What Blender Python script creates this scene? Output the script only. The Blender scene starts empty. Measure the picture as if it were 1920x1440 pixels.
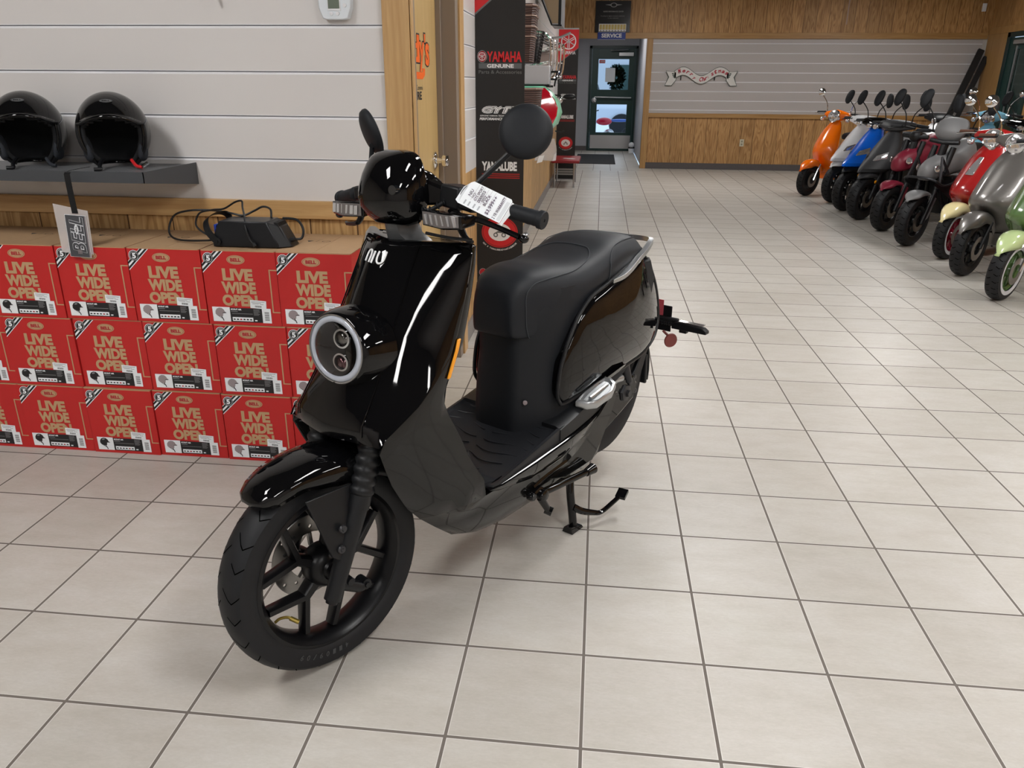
import bpy, math, random
from mathutils import Vector, Matrix
random.seed(7)
sc = bpy.context.scene
col = sc.collection
R = math.radians

# ---------------------------------------------------------------- camera, world, exposure, lamps
def cam_basis(yaw, pitch, roll):
    cy, sy, cp, sp = math.cos(yaw), math.sin(yaw), math.cos(pitch), math.sin(pitch)
    f = Vector((sy*cp, cy*cp, -sp)); r = Vector((cy, -sy, 0)); u = r.cross(f)
    cr, sr = math.cos(roll), math.sin(roll)
    return cr*r + sr*u, -sr*r + cr*u, f
cr_, cu_, cf_ = cam_basis(-0.106595, 0.3669665, 0.00753404)
camd = bpy.data.cameras.new('camera'); cam = bpy.data.objects.new('camera', camd); col.objects.link(cam)
camd.sensor_width = 36; camd.lens = 1453.587/1920*36; camd.clip_start = 0.02; camd.clip_end = 200
cam.matrix_world = Matrix(((cr_.x, cu_.x, -cf_.x, -0.01717), (cr_.y, cu_.y, -cf_.y, -2.54385), (cr_.z, cu_.z, -cf_.z, 1.37090), (0, 0, 0, 1)))
sc.camera = cam
sc.view_settings.view_transform = 'Standard'; sc.view_settings.look = 'None'
sc.view_settings.gamma = 1; sc.view_settings.exposure = 0.0
sc.view_settings.use_curve_mapping = False
sc.cycles.max_bounces = 8; sc.cycles.diffuse_bounces = 4; sc.cycles.glossy_bounces = 4
sc.cycles.transmission_bounces = 6; sc.cycles.sample_clamp_indirect = 6
sc.cycles.caustics_reflective = False; sc.cycles.caustics_refractive = False
wd = bpy.data.worlds.new('sky'); sc.world = wd; wd.use_nodes = True
bg = wd.node_tree.nodes['Background']; bg.inputs[0].default_value = (0.62, 0.80, 1.0, 1); bg.inputs[1].default_value = 1.5
LAMP_STRENGTH = 30
LAMP_COLOR = (1.0, 0.985, 0.965)
CEIL = 3.05
LAMPS = [(x, y) for x in (-2.2, 1.15, 4.4) for y in (-4.9, -1.9, 1.1, 4.1, 9.3) if not (x < -0.7 and y > 0.0)] + [(0.0, 13.6)]

# ---------------------------------------------------------------- materials
MATS = {}
def mat(name, color, rough=0.5, metal=0.0, coat=0.0, spec=0.5, emit=None, estr=0, trans=0.0, alpha=1.0, sss=0, ior=1.45, croughness=0.03):
    if name in MATS: return MATS[name]
    m = bpy.data.materials.new(name); m.use_nodes = True
    b = m.node_tree.nodes['Principled BSDF']
    b.inputs['Base Color'].default_value = (*color, 1); b.inputs['Roughness'].default_value = rough
    b.inputs['Metallic'].default_value = metal; b.inputs['Coat Weight'].default_value = coat
    b.inputs['Coat Roughness'].default_value = croughness
    b.inputs['Specular IOR Level'].default_value = spec; b.inputs['IOR'].default_value = ior
    b.inputs['Transmission Weight'].default_value = trans; b.inputs['Alpha'].default_value = alpha
    if emit: b.inputs['Emission Color'].default_value = (*emit, 1); b.inputs['Emission Strength'].default_value = estr
    MATS[name] = m
    return m
def nodes(m):
    nt = m.node_tree; return nt, nt.nodes, nt.links, nt.nodes['Principled BSDF']
def mathn(nt, op, a, b=None, c=None, clamp=False):
    n = nt.nodes.new('ShaderNodeMath'); n.operation = op; n.use_clamp = clamp
    for i, v in enumerate((a, b, c)):
        if v is None: continue
        if isinstance(v, (int, float)): n.inputs[i].default_value = v
        else: nt.links.new(v, n.inputs[i])
    return n.outputs[0]
def mixc(nt, fac, a, b, blend='MIX'):
    n = nt.nodes.new('ShaderNodeMix'); n.data_type = 'RGBA'; n.blend_type = blend
    for s, v in ((n.inputs[0], fac), (n.inputs[6], a), (n.inputs[7], b)):
        if isinstance(v, (int, float)): s.default_value = v
        elif isinstance(v, tuple): s.default_value = (*v, 1) if len(v) == 3 else v
        else: nt.links.new(v, s)
    return n.outputs[2]
def coords(nt, kind='Object', scale=(1, 1, 1), loc=(0, 0, 0)):
    t = nt.nodes.new('ShaderNodeTexCoord'); mp = nt.nodes.new('ShaderNodeMapping')
    nt.links.new(t.outputs[kind], mp.inputs[0]); mp.inputs['Scale'].default_value = scale; mp.inputs['Location'].default_value = loc
    return mp.outputs[0]
def noise(nt, vec, scale, detail=4, rough=0.55, dist=0.0):
    n = nt.nodes.new('ShaderNodeTexNoise'); n.inputs['Scale'].default_value = scale; n.inputs['Detail'].default_value = detail
    n.inputs['Roughness'].default_value = rough; n.inputs['Distortion'].default_value = dist
    nt.links.new(vec, n.inputs['Vector']); return n.outputs['Fac']
def ramp(nt, fac, stops):
    n = nt.nodes.new('ShaderNodeValToRGB'); nt.links.new(fac, n.inputs[0]); e = n.color_ramp.elements
    while len(e) < len(stops): e.new(0.5)
    for el, (p, c) in zip(e, stops): el.position = p; el.color = (*c, 1)
    return n.outputs[0]
def bump(nt, b, h, strength=0.2, dist=0.002):
    n = nt.nodes.new('ShaderNodeBump'); n.inputs['Strength'].default_value = strength; n.inputs['Distance'].default_value = dist
    nt.links.new(h, n.inputs['Height']); nt.links.new(n.outputs[0], b.inputs['Normal'])
def speckle(m, amt=0.12, scale=30, bstr=0.0, bscale=None):
    nt, N, L, b = nodes(m); v = coords(nt); base = tuple(b.inputs['Base Color'].default_value)[:3]
    n = noise(nt, v, scale, 5)
    c = mixc(nt, n, tuple(x*(1-amt) for x in base), tuple(min(1, x*(1+amt)) for x in base))
    L.new(c, b.inputs['Base Color'])
    if bstr: bump(nt, b, noise(nt, v, bscale or scale*8, 3), bstr, 0.001)
    return m

def floor_material(name, ox, oy):
    T = 0.3048
    m = mat(name, (0.6, 0.56, 0.5), 0.25); nt, N, L, b = nodes(m)
    g = N.new('ShaderNodeNewGeometry'); sx = N.new('ShaderNodeSeparateXYZ'); L.new(g.outputs['Position'], sx.inputs[0])
    u = mathn(nt, 'ADD', mathn(nt, 'DIVIDE', sx.outputs[0], T), 100+ox); v = mathn(nt, 'ADD', mathn(nt, 'DIVIDE', sx.outputs[1], T), 100+oy)
    gw = 0.0125
    def edge(t):
        fr = mathn(nt, 'FRACT', mathn(nt, 'ADD', t, 0.5)); return mathn(nt, 'ABSOLUTE', mathn(nt, 'SUBTRACT', fr, 0.5))
    d = mathn(nt, 'MINIMUM', edge(u), edge(v))
    grout = mathn(nt, 'LESS_THAN', d, gw)
    lip = mathn(nt, 'LESS_THAN', d, gw+0.006)
    cb = N.new('ShaderNodeCombineXYZ'); L.new(mathn(nt, 'FLOOR', u), cb.inputs[0]); L.new(mathn(nt, 'FLOOR', v), cb.inputs[1])
    wn = N.new('ShaderNodeTexWhiteNoise'); wn.noise_dimensions = '3D'; L.new(cb.outputs[0], wn.inputs['Vector'])
    off = N.new('ShaderNodeVectorMath'); off.operation = 'MULTIPLY_ADD'
    L.new(wn.outputs['Color'], off.inputs[0]); off.inputs[1].default_value = (40, 40, 40); L.new(g.outputs['Position'], off.inputs[2])
    mp = N.new('ShaderNodeMapping'); L.new(off.outputs[0], mp.inputs[0]); mp.inputs['Scale'].default_value = (1, 2.6, 1)
    n1 = noise(nt, mp.outputs[0], 5, 8, 0.72, 0.0); n2 = noise(nt, mp.outputs[0], 70, 6, 0.75)
    c1 = ramp(nt, n1, [(0.32, (0.455, 0.425, 0.380)), (0.5, (0.505, 0.480, 0.440)), (0.68, (0.545, 0.525, 0.495))])
    c2 = mixc(nt, mathn(nt, 'MULTIPLY', mathn(nt, 'SUBTRACT', n2, 0.25), 0.95, None, True), c1, (0.37, 0.345, 0.31))
    tint = mixc(nt, wn.outputs['Value'], (0.925, 0.915, 0.90), (1.05, 1.05, 1.05))
    c3 = mixc(nt, 1.0, c2, tint, 'MULTIPLY')
    c4 = mixc(nt, lip, c3, (0.60, 0.575, 0.54))
    c5 = mixc(nt, grout, c4, (0.145, 0.125, 0.11))
    L.new(c5, b.inputs['Base Color'])
    rr = mathn(nt, 'MULTIPLY_ADD', n2, 0.16, 0.27)
    L.new(mathn(nt, 'ADD', rr, mathn(nt, 'MULTIPLY', grout, 0.5)), b.inputs['Roughness'])
    b.inputs['Specular IOR Level'].default_value = 0.36
    h = mathn(nt, 'SUBTRACT', mathn(nt, 'MULTIPLY', n2, 0.25), mathn(nt, 'MULTIPLY', grout, 1.5))
    bump(nt, b, h, 0.35, 0.0012)
    return m

def plywood(name, axis, pitch=0.203, dark=(0.29, 0.145, 0.048), mid=(0.42, 0.228, 0.083), light=(0.50, 0.295, 0.118), groove=True, gscale=1.0):
    """vertical-grooved oak plywood; axis = world axis that runs along the wall"""
    m = mat(name, mid, 0.5); nt, N, L, b = nodes(m)
    g = N.new('ShaderNodeNewGeometry'); sx = N.new('ShaderNodeSeparateXYZ'); L.new(g.outputs['Position'], sx.inputs[0])
    al = sx.outputs[axis]; t = mathn(nt, 'ADD', mathn(nt, 'DIVIDE', al, pitch), 200)
    cell = mathn(nt, 'FLOOR', t)
    wn = N.new('ShaderNodeTexWhiteNoise'); wn.noise_dimensions = '1D'; L.new(cell, wn.inputs['W'])
    cb = N.new('ShaderNodeCombineXYZ'); L.new(al, cb.inputs[0]); L.new(mathn(nt, 'MULTIPLY', wn.outputs['Value'], 30), cb.inputs[1])
    L.new(mathn(nt, 'MULTIPLY', sx.outputs[2], 0.10), cb.inputs[2])
    n1 = noise(nt, cb.outputs[0], 9*gscale, 3, 0.5, 0.4)
    rings = mathn(nt, 'FRACT', mathn(nt, 'MULTIPLY', n1, 11))
    rings = mathn(nt, 'ABSOLUTE', mathn(nt, 'SUBTRACT', rings, 0.5))
    mp = N.new('ShaderNodeMapping'); L.new(g.outputs['Position'], mp.inputs[0])
    mp.inputs['Scale'].default_value = (1, 1, 0.03)
    fine = noise(nt, mp.outputs[0], 260, 3, 0.6)
    f = mathn(nt, 'ADD', mathn(nt, 'MULTIPLY', rings, 1.25), mathn(nt, 'MULTIPLY', mathn(nt, 'SUBTRACT', fine, 0.35), 0.5))
    c = ramp(nt, f, [(0.1, dark), (0.42, mid), (0.8, light)])
    tint = mixc(nt, wn.outputs['Value'], (0.86, 0.86, 0.86), (1.1, 1.1, 1.1))
    c = mixc(nt, 1.0, c, tint, 'MULTIPLY')
    if groove:
        fr = mathn(nt, 'FRACT', t); gr = mathn(nt, 'LESS_THAN', fr, 0.028)
        c = mixc(nt, gr, c, (0.07, 0.03, 0.01))
        bump(nt, b, mathn(nt, 'SUBTRACT', 1.0, gr), 0.6, 0.003)
    L.new(c, b.inputs['Base Color'])
    return m

def pine(name, along=2, light=(0.60, 0.385, 0.175), dark=(0.44, 0.25, 0.095)):
    """plain sanded board, grain along one axis"""
    m = mat(name, light, 0.38); nt, N, L, b = nodes(m)
    s = [1, 1, 1]; s[along] = 0.06
    g = N.new('ShaderNodeNewGeometry'); mp = N.new('ShaderNodeMapping'); L.new(g.outputs['Position'], mp.inputs[0]); mp.inputs['Scale'].default_value = s
    n1 = noise(nt, mp.outputs[0], 22, 4, 0.55, 1.2); n2 = noise(nt, mp.outputs[0], 130, 3, 0.5)
    f = mathn(nt, 'ADD', mathn(nt, 'MULTIPLY', n1, 0.75), mathn(nt, 'MULTIPLY', n2, 0.25))
    c = ramp(nt, f, [(0.3, dark), (0.5, tuple((a+d)/2 for a, d in zip(light, dark))), (0.66, light)])
    # knots
    vo = N.new('ShaderNodeTexVoronoi'); s2 = [1.6, 1.6, 1.6]; s2[along] = 0.9
    mp2 = N.new('ShaderNodeMapping'); L.new(g.outputs['Position'], mp2.inputs[0]); mp2.inputs['Scale'].default_value = s2; L.new(mp2.outputs[0], vo.inputs['Vector']); vo.inputs['Scale'].default_value = 1.5
    k = mathn(nt, 'LESS_THAN', vo.outputs['Distance'], 0.03)
    c = mixc(nt, k, c, (0.11, 0.045, 0.02))
    L.new(c, b.inputs['Base Color'])
    bump(nt, b, f, 0.08, 0.001)
    return m

# ---------------------------------------------------------------- mesh helpers
def lerp(a, b, t): return a + (b-a)*t
def smooth_path(pts, n=8):
    P = [Vector(p) for p in pts]
    if len(P) < 3: return P
    out = []
    for i in range(len(P)-1):
        p0 = P[max(i-1, 0)]; p1 = P[i]; p2 = P[i+1]; p3 = P[min(i+2, len(P)-1)]
        for k in range(n):
            t = k/n
            out.append(0.5*((2*p1) + (-p0+p2)*t + (2*p0-5*p1+4*p2-p3)*t*t + (-p0+3*p1-3*p2+p3)*t**3))
    out.append(P[-1]); return out
def spline1(keys, t):
    """piecewise interpolation of [(t, value-or-tuple), ...] with monotone smoothing"""
    ks = keys
    if t <= ks[0][0]: return ks[0][1]
    for (t0, a), (t1, b) in zip(ks, ks[1:]):
        if t <= t1:
            w = (t-t0)/(t1-t0)
            if isinstance(a, tuple): return tuple(lerp(x, y, w) for x, y in zip(a, b))
            return lerp(a, b, w)
    return ks[-1][1]
_txt = {}
def text_geo(s, bold=0.0, shear=0.0, space=1.0):
    key = (s, bold, shear, space)
    if key in _txt: return _txt[key]
    cu = bpy.data.curves.new('t', 'FONT'); cu.body = s; cu.offset = bold; cu.shear = shear; cu.space_character = space
    cu.fill_mode = 'FRONT'; cu.resolution_u = 3
    ob = bpy.data.objects.new('t', cu); col.objects.link(ob)
    dg = bpy.context.evaluated_depsgraph_get(); me = bpy.data.meshes.new_from_object(ob.evaluated_get(dg))
    V = [tuple(v.co[:2]) for v in me.vertices]; F = [tuple(p.vertices) for p in me.polygons]
    bpy.data.objects.remove(ob); bpy.data.curves.remove(cu); bpy.data.meshes.remove(me)
    xs = [v[0] for v in V]; ys = [v[1] for v in V]
    x0, x1, y0, y1 = min(xs), max(xs), min(ys), max(ys)
    V = [((x-x0)/(x1-x0), (y-y0)/(y1-y0)) for x, y in V]
    _txt[key] = (V, F, (x1-x0)/(y1-y0)); return _txt[key]

class MB:
    def __init__(s, xf=None): s.v = []; s.f = []; s.m = []; s.cur = 0; s.xf = xf
    def mi(s, i): s.cur = i; return s
    def add(s, V, F, m=None):
        o = len(s.v)
        s.v += [tuple(v) for v in V]
        s.f += [tuple(i+o for i in f) for f in F]; s.m += [s.cur if m is None else m]*len(F)
        return s
    def box(s, x0, x1, y0, y1, z0, z1, m=None):
        V = [(x, y, z) for x in (x0, x1) for y in (y0, y1) for z in (z0, z1)]
        return s.add(V, [(0, 1, 3, 2), (4, 6, 7, 5), (0, 4, 5, 1), (2, 3, 7, 6), (0, 2, 6, 4), (1, 5, 7, 3)], m)
    def obox(s, c, size, ax=(1, 0, 0), ay=(0, 1, 0), m=None):
        c = Vector(c); ax = Vector(ax).normalized(); ay = Vector(ay).normalized(); az = ax.cross(ay)
        hx, hy, hz = [k/2 for k in size]
        V = [c + ax*x*hx + ay*y*hy + az*z*hz for x in (-1, 1) for y in (-1, 1) for z in (-1, 1)]
        return s.add(V, [(0, 1, 3, 2), (4, 6, 7, 5), (0, 4, 5, 1), (2, 3, 7, 6), (0, 2, 6, 4), (1, 5, 7, 3)], m)
    def hexa(s, P, m=None):
        """8 corners: bottom 4 (ccw) then top 4"""
        return s.add(P, [(3, 2, 1, 0), (4, 5, 6, 7), (0, 1, 5, 4), (1, 2, 6, 5), (2, 3, 7, 6), (3, 0, 4, 7)], m)
    def loft(s, rings, closed=True, caps=True, m=None):
        n = len(rings[0]); V = [p for r in rings for p in r]; F = []
        for i in range(len(rings)-1):
            for j in range(n if closed else n-1):
                a = i*n+j; b = i*n+(j+1) % n
                F.append((a, b, b+n, a+n))
        if caps and closed:
            F.append(tuple(range(n-1, -1, -1))); F.append(tuple(range((len(rings)-1)*n, len(rings)*n)))
        return s.add(V, F, m)
    def tube(s, pts, r, n=10, caps=True, sm=0, m=None):
        P = smooth_path(pts, sm) if sm else [Vector(p) for p in pts]
        k = len(P)
        if isinstance(r, (list, tuple)):
            rr = [spline1([(i/(len(r)-1), x) for i, x in enumerate(r)], j/(k-1)) for j in range(k)]
        else: rr = [r]*k
        T = []
        for i in range(k):
            d = (P[min(i+1, k-1)]-P[max(i-1, 0)]); T.append(d.normalized() if d.length > 1e-9 else Vector((0, 0, 1)))
        u = T[0].orthogonal().normalized(); rings = []
        for i in range(k):
            u = (u - T[i]*u.dot(T[i])); u = u.normalized() if u.length > 1e-6 else T[i].orthogonal().normalized()
            w = T[i].cross(u)
            rings.append([P[i]+(u*math.cos(a)+w*math.sin(a))*rr[i] for a in [2*math.pi*j/n for j in range(n)]])
        return s.loft(rings, True, caps, m)
    def lathe(s, prof, o=(0, 0, 0), ax=(0, 0, 1), n=32, m=None, closed=False, ref=None, a0=0, a1=2*math.pi):
        """prof = [(radius, height)]; closed profile makes a ring"""
        o = Vector(o); ax = Vector(ax).normalized(); u = (Vector(ref) if ref else ax.orthogonal()); u = (u-ax*u.dot(ax)).normalized(); w = ax.cross(u)
        full = abs(a1-a0-2*math.pi) < 1e-6
        k = n if full else n+1
        V = []; F = []
        for i in range(k):
            a = a0+(a1-a0)*i/n; d = u*math.cos(a)+w*math.sin(a)
            V += [o+d*r+ax*h for r, h in prof]
        p = len(prof)
        for i in range(n):
            for j in range(p if closed else p-1):
                a = i*p+j; b = i*p+(j+1) % p; c = ((i+1) % k)*p
                F.append((a, b, c+(j+1) % p, c+j))
        return s.add(V, F, m)
    def prism(s, poly, fn0, fn1, m=None):
        """poly = 2D points; fn0/fn1 map (a,b) to the two faces"""
        n = len(poly); V = [fn0(*p) for p in poly]+[fn1(*p) for p in poly]
        F = [tuple(range(n-1, -1, -1)), tuple(range(n, 2*n))]+[(i, (i+1) % n, (i+1) % n+n, i+n) for i in range(n)]
        return s.add(V, F, m)
    def ell(s, c, r, n=16, k=10, m=None, ax=None):
        c = Vector(c); V = []; F = []
        A = ax or (Vector((1, 0, 0)), Vector((0, 1, 0)), Vector((0, 0, 1)))
        for i in range(k+1):
            t = math.pi*i/k
            for j in range(n):
                p = 2*math.pi*j/n
                V.append(c+Vector(A[0])*r[0]*math.sin(t)*math.cos(p)+Vector(A[1])*r[1]*math.sin(t)*math.sin(p)+Vector(A[2])*r[2]*math.cos(t))
        for i in range(k):
            for j in range(n):
                a = i*n+j; b = i*n+(j+1) % n; F.append((a, a+n, b+n, b))
        return s.add(V, F, m)
    def text(s, st, o, ux, uy, h, w=None, bold=0.0, shear=0.0, m=None, space=1.0, center=False):
        """lettering in the plane o + x*ux + y*uy, height h, width w"""
        V, F, asp = text_geo(st, bold, shear, space); o = Vector(o); ux = Vector(ux).normalized(); uy = Vector(uy).normalized()
        w = w or h*asp
        if center: o = o-ux*w/2-uy*h/2
        return s.add([o+ux*x*w+uy*y*h for x, y in V], F, m)
    def quad(s, a, b, c, d, m=None): return s.add([a, b, c, d], [(0, 1, 2, 3)], m)
    def disc(s, o, ux, uy, rx, ry, n=28, m=None, inner=0.0):
        o = Vector(o); ux = Vector(ux).normalized(); uy = Vector(uy).normalized()
        P = [o+ux*rx*math.cos(2*math.pi*i/n)+uy*ry*math.sin(2*math.pi*i/n) for i in range(n)]
        if inner:
            Q = [o+(p-o)*inner for p in P]
            return s.add(P+Q, [(i, (i+1) % n, n+(i+1) % n, n+i) for i in range(n)], m)
        return s.add(P, [tuple(range(n))], m)
    def build(s, name, mats, parent=None, bevel=0, seg=2, sub=0, angle=35, solid=0, loc=None, flat=False, xf=None, clean=False):
        me = bpy.data.meshes.new(name)
        xf = xf or s.xf
        V = [xf(v) for v in s.v] if xf else s.v
        me.from_pydata([tuple(v) for v in V], [], s.f)
        if not isinstance(mats, (list, tuple)): mats = [mats]
        for mm in mats: me.materials.append(mm)
        me.polygons.foreach_set('material_index', [min(i, len(mats)-1) for i in s.m])
        me.validate(); me.update()
        import bmesh
        bm = bmesh.new(); bm.from_mesh(me)
        if clean: bmesh.ops.remove_doubles(bm, verts=bm.verts, dist=1e-5)
        if len(bm.faces) < 60000: bmesh.ops.recalc_face_normals(bm, faces=bm.faces)
        bm.to_mesh(me); bm.free()
        if not flat:
            me.polygons.foreach_set('use_smooth', [True]*len(me.polygons))
            if not sub: me.set_sharp_from_angle(angle=R(angle))
        ob = bpy.data.objects.new(name, me); col.objects.link(ob)
        if parent is not None: ob.parent = parent
        if loc: ob.location = loc
        if solid:
            md = ob.modifiers.new('s', 'SOLIDIFY'); md.thickness = solid; md.offset = -1
        if bevel:
            md = ob.modifiers.new('b', 'BEVEL'); md.width = bevel; md.segments = seg; md.limit_method = 'ANGLE'; md.angle_limit = R(35); md.harden_normals = False
        if sub:
            md = ob.modifiers.new('d', 'SUBSURF'); md.levels = sub; md.render_levels = sub
        return ob
def tag(o, label, cat, group=None, kind=None):
    o['label'] = label
    o['category'] = cat
    if group: o['group'] = group
    if kind: o['kind'] = kind
    return o
def thing(name, label, cat, loc=(0, 0, 0), rz=0, group=None):
    e = bpy.data.objects.new(name, None); col.objects.link(e); e.location = loc; e.rotation_euler = (0, 0, rz); e.empty_display_size = 0.1
    return tag(e, label, cat, group)
def struct(o): o['kind'] = 'structure'; return o
def copy_tree(o, parent=None):
    c = o.copy(); col.objects.link(c); c.parent = parent
    for ch in [x for x in o.children]: copy_tree(ch, c)
    return c

# common materials
M_black_gloss = mat('black_gloss_paint', (0.003, 0.003, 0.0035), 0.06, 0, 0, 0.5)
M_black_satin = mat('black_satin_plastic', (0.0065, 0.007, 0.0085), 0.42, spec=0.4)
M_black_matte = speckle(mat('black_matte_plastic', (0.009, 0.0105, 0.0135), 0.58, spec=0.35), 0.12, 60, 0.15, 900)
M_rubber = speckle(mat('tyre_rubber', (0.0075, 0.008, 0.010), 0.55, spec=0.4), 0.2, 40, 0.1, 400)
M_wheel = mat('black_wheel_enamel', (0.004, 0.004, 0.005), 0.33, spec=0.4)
M_chrome = mat('chrome', (0.82, 0.83, 0.85), 0.08, 1.0)
M_silver = mat('silver_cast_alloy', (0.46, 0.475, 0.49), 0.30, 0.85)
M_steel = mat('brushed_steel', (0.48, 0.48, 0.49), 0.32, 1.0)
M_darkmetal = mat('dark_steel', (0.05, 0.05, 0.055), 0.4, 0.8)
M_white = mat('white_plastic', (0.78, 0.79, 0.82), 0.35)
M_paper = mat('white_paper', (0.80, 0.83, 0.86), 0.6)
M_ink = mat('black_ink', (0.01, 0.01, 0.012), 0.6)
M_amber = mat('amber_reflector', (0.85, 0.33, 0.01), 0.2, 0, 0.6)
M_red = mat('signal_red', (0.55, 0.02, 0.025), 0.35)
M_glass = mat('clear_lens', (0.95, 0.96, 0.98), 0.03, 0, 0, 0.5, trans=1.0, ior=1.2)
M_seat = speckle(mat('black_seat_vinyl', (0.011, 0.013, 0.017), 0.52, spec=0.35), 0.1, 30, 0.2, 700)
# ---------------------------------------------------------------- room shell
M_slat = speckle(mat('pale_grey_slatwall', (0.70, 0.675, 0.665), 0.42), 0.02, 3)
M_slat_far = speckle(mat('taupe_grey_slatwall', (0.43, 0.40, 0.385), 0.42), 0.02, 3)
M_alu = mat('slat_aluminium', (0.86, 0.86, 0.88), 0.5, 0.0)
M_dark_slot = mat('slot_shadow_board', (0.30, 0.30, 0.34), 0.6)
M_base = speckle(mat('grey_brown_vinyl_base', (0.085, 0.075, 0.075), 0.5), 0.1, 20)
M_base_l = speckle(mat('grey_vinyl_base', (0.23, 0.215, 0.205), 0.5), 0.1, 20)
M_ceil = speckle(mat('dark_ceiling_board', (0.075, 0.07, 0.065), 0.8), 0.08, 80, 0.3, 300)
M_grey_wall = speckle(mat('cool_grey_paint', (0.36, 0.36, 0.385), 0.6), 0.03, 2)
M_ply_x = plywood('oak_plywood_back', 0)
M_ply_y = plywood('oak_plywood_left', 1, dark=(0.38, 0.22, 0.085), mid=(0.52, 0.32, 0.135), light=(0.62, 0.41, 0.20))
M_ply_f = plywood('oak_plywood_front', 0, 0.19, dark=(0.34, 0.185, 0.065), mid=(0.50, 0.30, 0.12), light=(0.60, 0.39, 0.18))
M_ply_plain = plywood('oak_plywood_corner', 1, 0.6, groove=False)
M_pine_z = pine('pine_board_vertical', 2)
M_pine_x = pine('pine_board_horizontal', 0)
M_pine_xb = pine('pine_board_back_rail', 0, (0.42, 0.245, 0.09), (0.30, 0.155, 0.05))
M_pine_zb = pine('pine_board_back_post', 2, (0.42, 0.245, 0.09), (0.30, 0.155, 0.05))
M_pine_y = pine('pine_board_long', 1)
M_jamb = mat('taupe_metal_jamb', (0.235, 0.19, 0.155), 0.42)
M_ext = mat('plain_wall_paint', (0.50, 0.46, 0.41), 0.8)

struct(MB().box(-6, 6.3, -6.5, 11.55, -0.08, 0).box(0.72, 6.3, 11.55, 12.3, -0.08, 0).build('floor', floor_material('beige_floor_tile', 0, 0), flat=True))
struct(MB().box(-1.2, 0.72, 11.55, 16.2, -0.08, 0).build('floor', floor_material('beige_floor_tile_hall', 0.42, 0.3), flat=True))
struct(MB().box(-6, 6.3, -6.5, 12.3, CEIL, CEIL+0.08).box(-1.2, 0.72, 12.3, 16.3, 2.62, 2.70).build('ceiling', M_ceil, flat=True))
# troffer lamps
M_diff = mat('lit_diffuser', (0.9, 0.9, 0.9), 0.5, emit=LAMP_COLOR, estr=LAMP_STRENGTH)
lamp0 = None
for i, (x, y) in enumerate(LAMPS):
    zc = CEIL if y < 12.3 else 2.62
    if lamp0 is None:
        t = thing('ceiling_light', 'flush fluorescent ceiling light, white frame and lit diffuser', 'ceiling light', (x, y, zc), 0, 'ceiling lights in the showroom')
        MB().box(-0.24, 0.24, -0.60, 0.60, -0.006, -0.002).build('diffuser', M_diff, t, flat=True)
        f = MB()
        f.box(-0.27, -0.24, -0.63, 0.63, -0.012, 0).box(0.24, 0.27, -0.63, 0.63, -0.012, 0).box(-0.24, 0.24, -0.63, -0.60, -0.012, 0).box(-0.24, 0.24, 0.60, 0.63, -0.012, 0)
        f.build('frame', M_white, t, flat=True); lamp0 = t
    else:
        t = copy_tree(lamp0); t.location = (x, y, zc)
        if y > 12.3: t.scale = (0.75, 0.75, 1)  # unseen hall lamp, kept and scaled to set the hall's brightness

def slat_wall(mb, a0, a1, z0, z1, place, first=1.567, pitch=0.156, gap=0.014, depth=0.007):
    """place(along, out, z): out = distance out of the wall face"""
    zs = [first+pitch*k for k in range(-12, 14)]; zs = [z for z in zs if z0+0.02 < z < z1-0.02]
    edges = [z0]+[e for z in zs for e in (z-gap/2, z+gap/2)]+[z1]
    for i in range(0, len(edges), 2):
        a, b = edges[i], edges[i+1]
        mb.hexa([place(a0, -depth, a), place(a1, -depth, a), place(a1, 0, a), place(a0, 0, a), place(a0, -depth, b), place(a1, -depth, b), place(a1, 0, b), place(a0, 0, b)], 0)
    for z in zs:  # aluminium insert: lit sill and dark throat
        mb.hexa([place(a0, -depth, z-gap/2), place(a1, -depth, z-gap/2), place(a1, 0.0006, z-gap/2), place(a0, 0.0006, z-gap/2), place(a0, -depth, z-gap/2+0.008), place(a1, -depth, z-gap/2+0.008), place(a1, 0.0006, z-gap/2+0.002), place(a0, 0.0006, z-gap/2+0.002)], 1)
        mb.hexa([place(a0, -depth, z+gap/2-0.002), place(a1, -depth, z+gap/2-0.002), place(a1, 0.0006, z+gap/2-0.002), place(a0, 0.0006, z+gap/2-0.002), place(a0, -depth, z+gap/2), place(a1, -depth, z+gap/2), place(a1, 0.0006, z+gap/2), place(a0, 0.0006, z+gap/2)], 1)
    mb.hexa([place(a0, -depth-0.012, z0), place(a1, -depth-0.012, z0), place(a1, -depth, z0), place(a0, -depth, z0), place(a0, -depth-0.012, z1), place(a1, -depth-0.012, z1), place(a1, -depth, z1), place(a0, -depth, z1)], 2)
    return mb
# front-left wall (faces the camera), Y = 0.43
WY = 0.43
w = MB(); slat_wall(w, -5.0, -0.805, 0.947, CEIL, lambda a, o, z: (a, WY-o, z)); w.box(-5.0, -0.74, WY+0.025, WY+0.10, 0, CEIL, 3)
struct(w.build('wall_front', [M_slat, M_alu, M_dark_slot, M_ext], flat=True))
struct(MB().box(-5.0, -0.805, WY-0.004, WY+0.024, 0.0, 0.885).build('wall_front', M_ply_f, flat=True))
struct(MB().box(-5.0, -0.805, WY-0.022, WY+0.02, 0.880, 0.948).build('trim_1', M_pine_x, bevel=0.002))
struct(MB().box(-0.806, -0.708, WY-0.022, WY+0.02, 0.0, CEIL).build('trim_2', M_pine_z, bevel=0.002))
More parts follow.
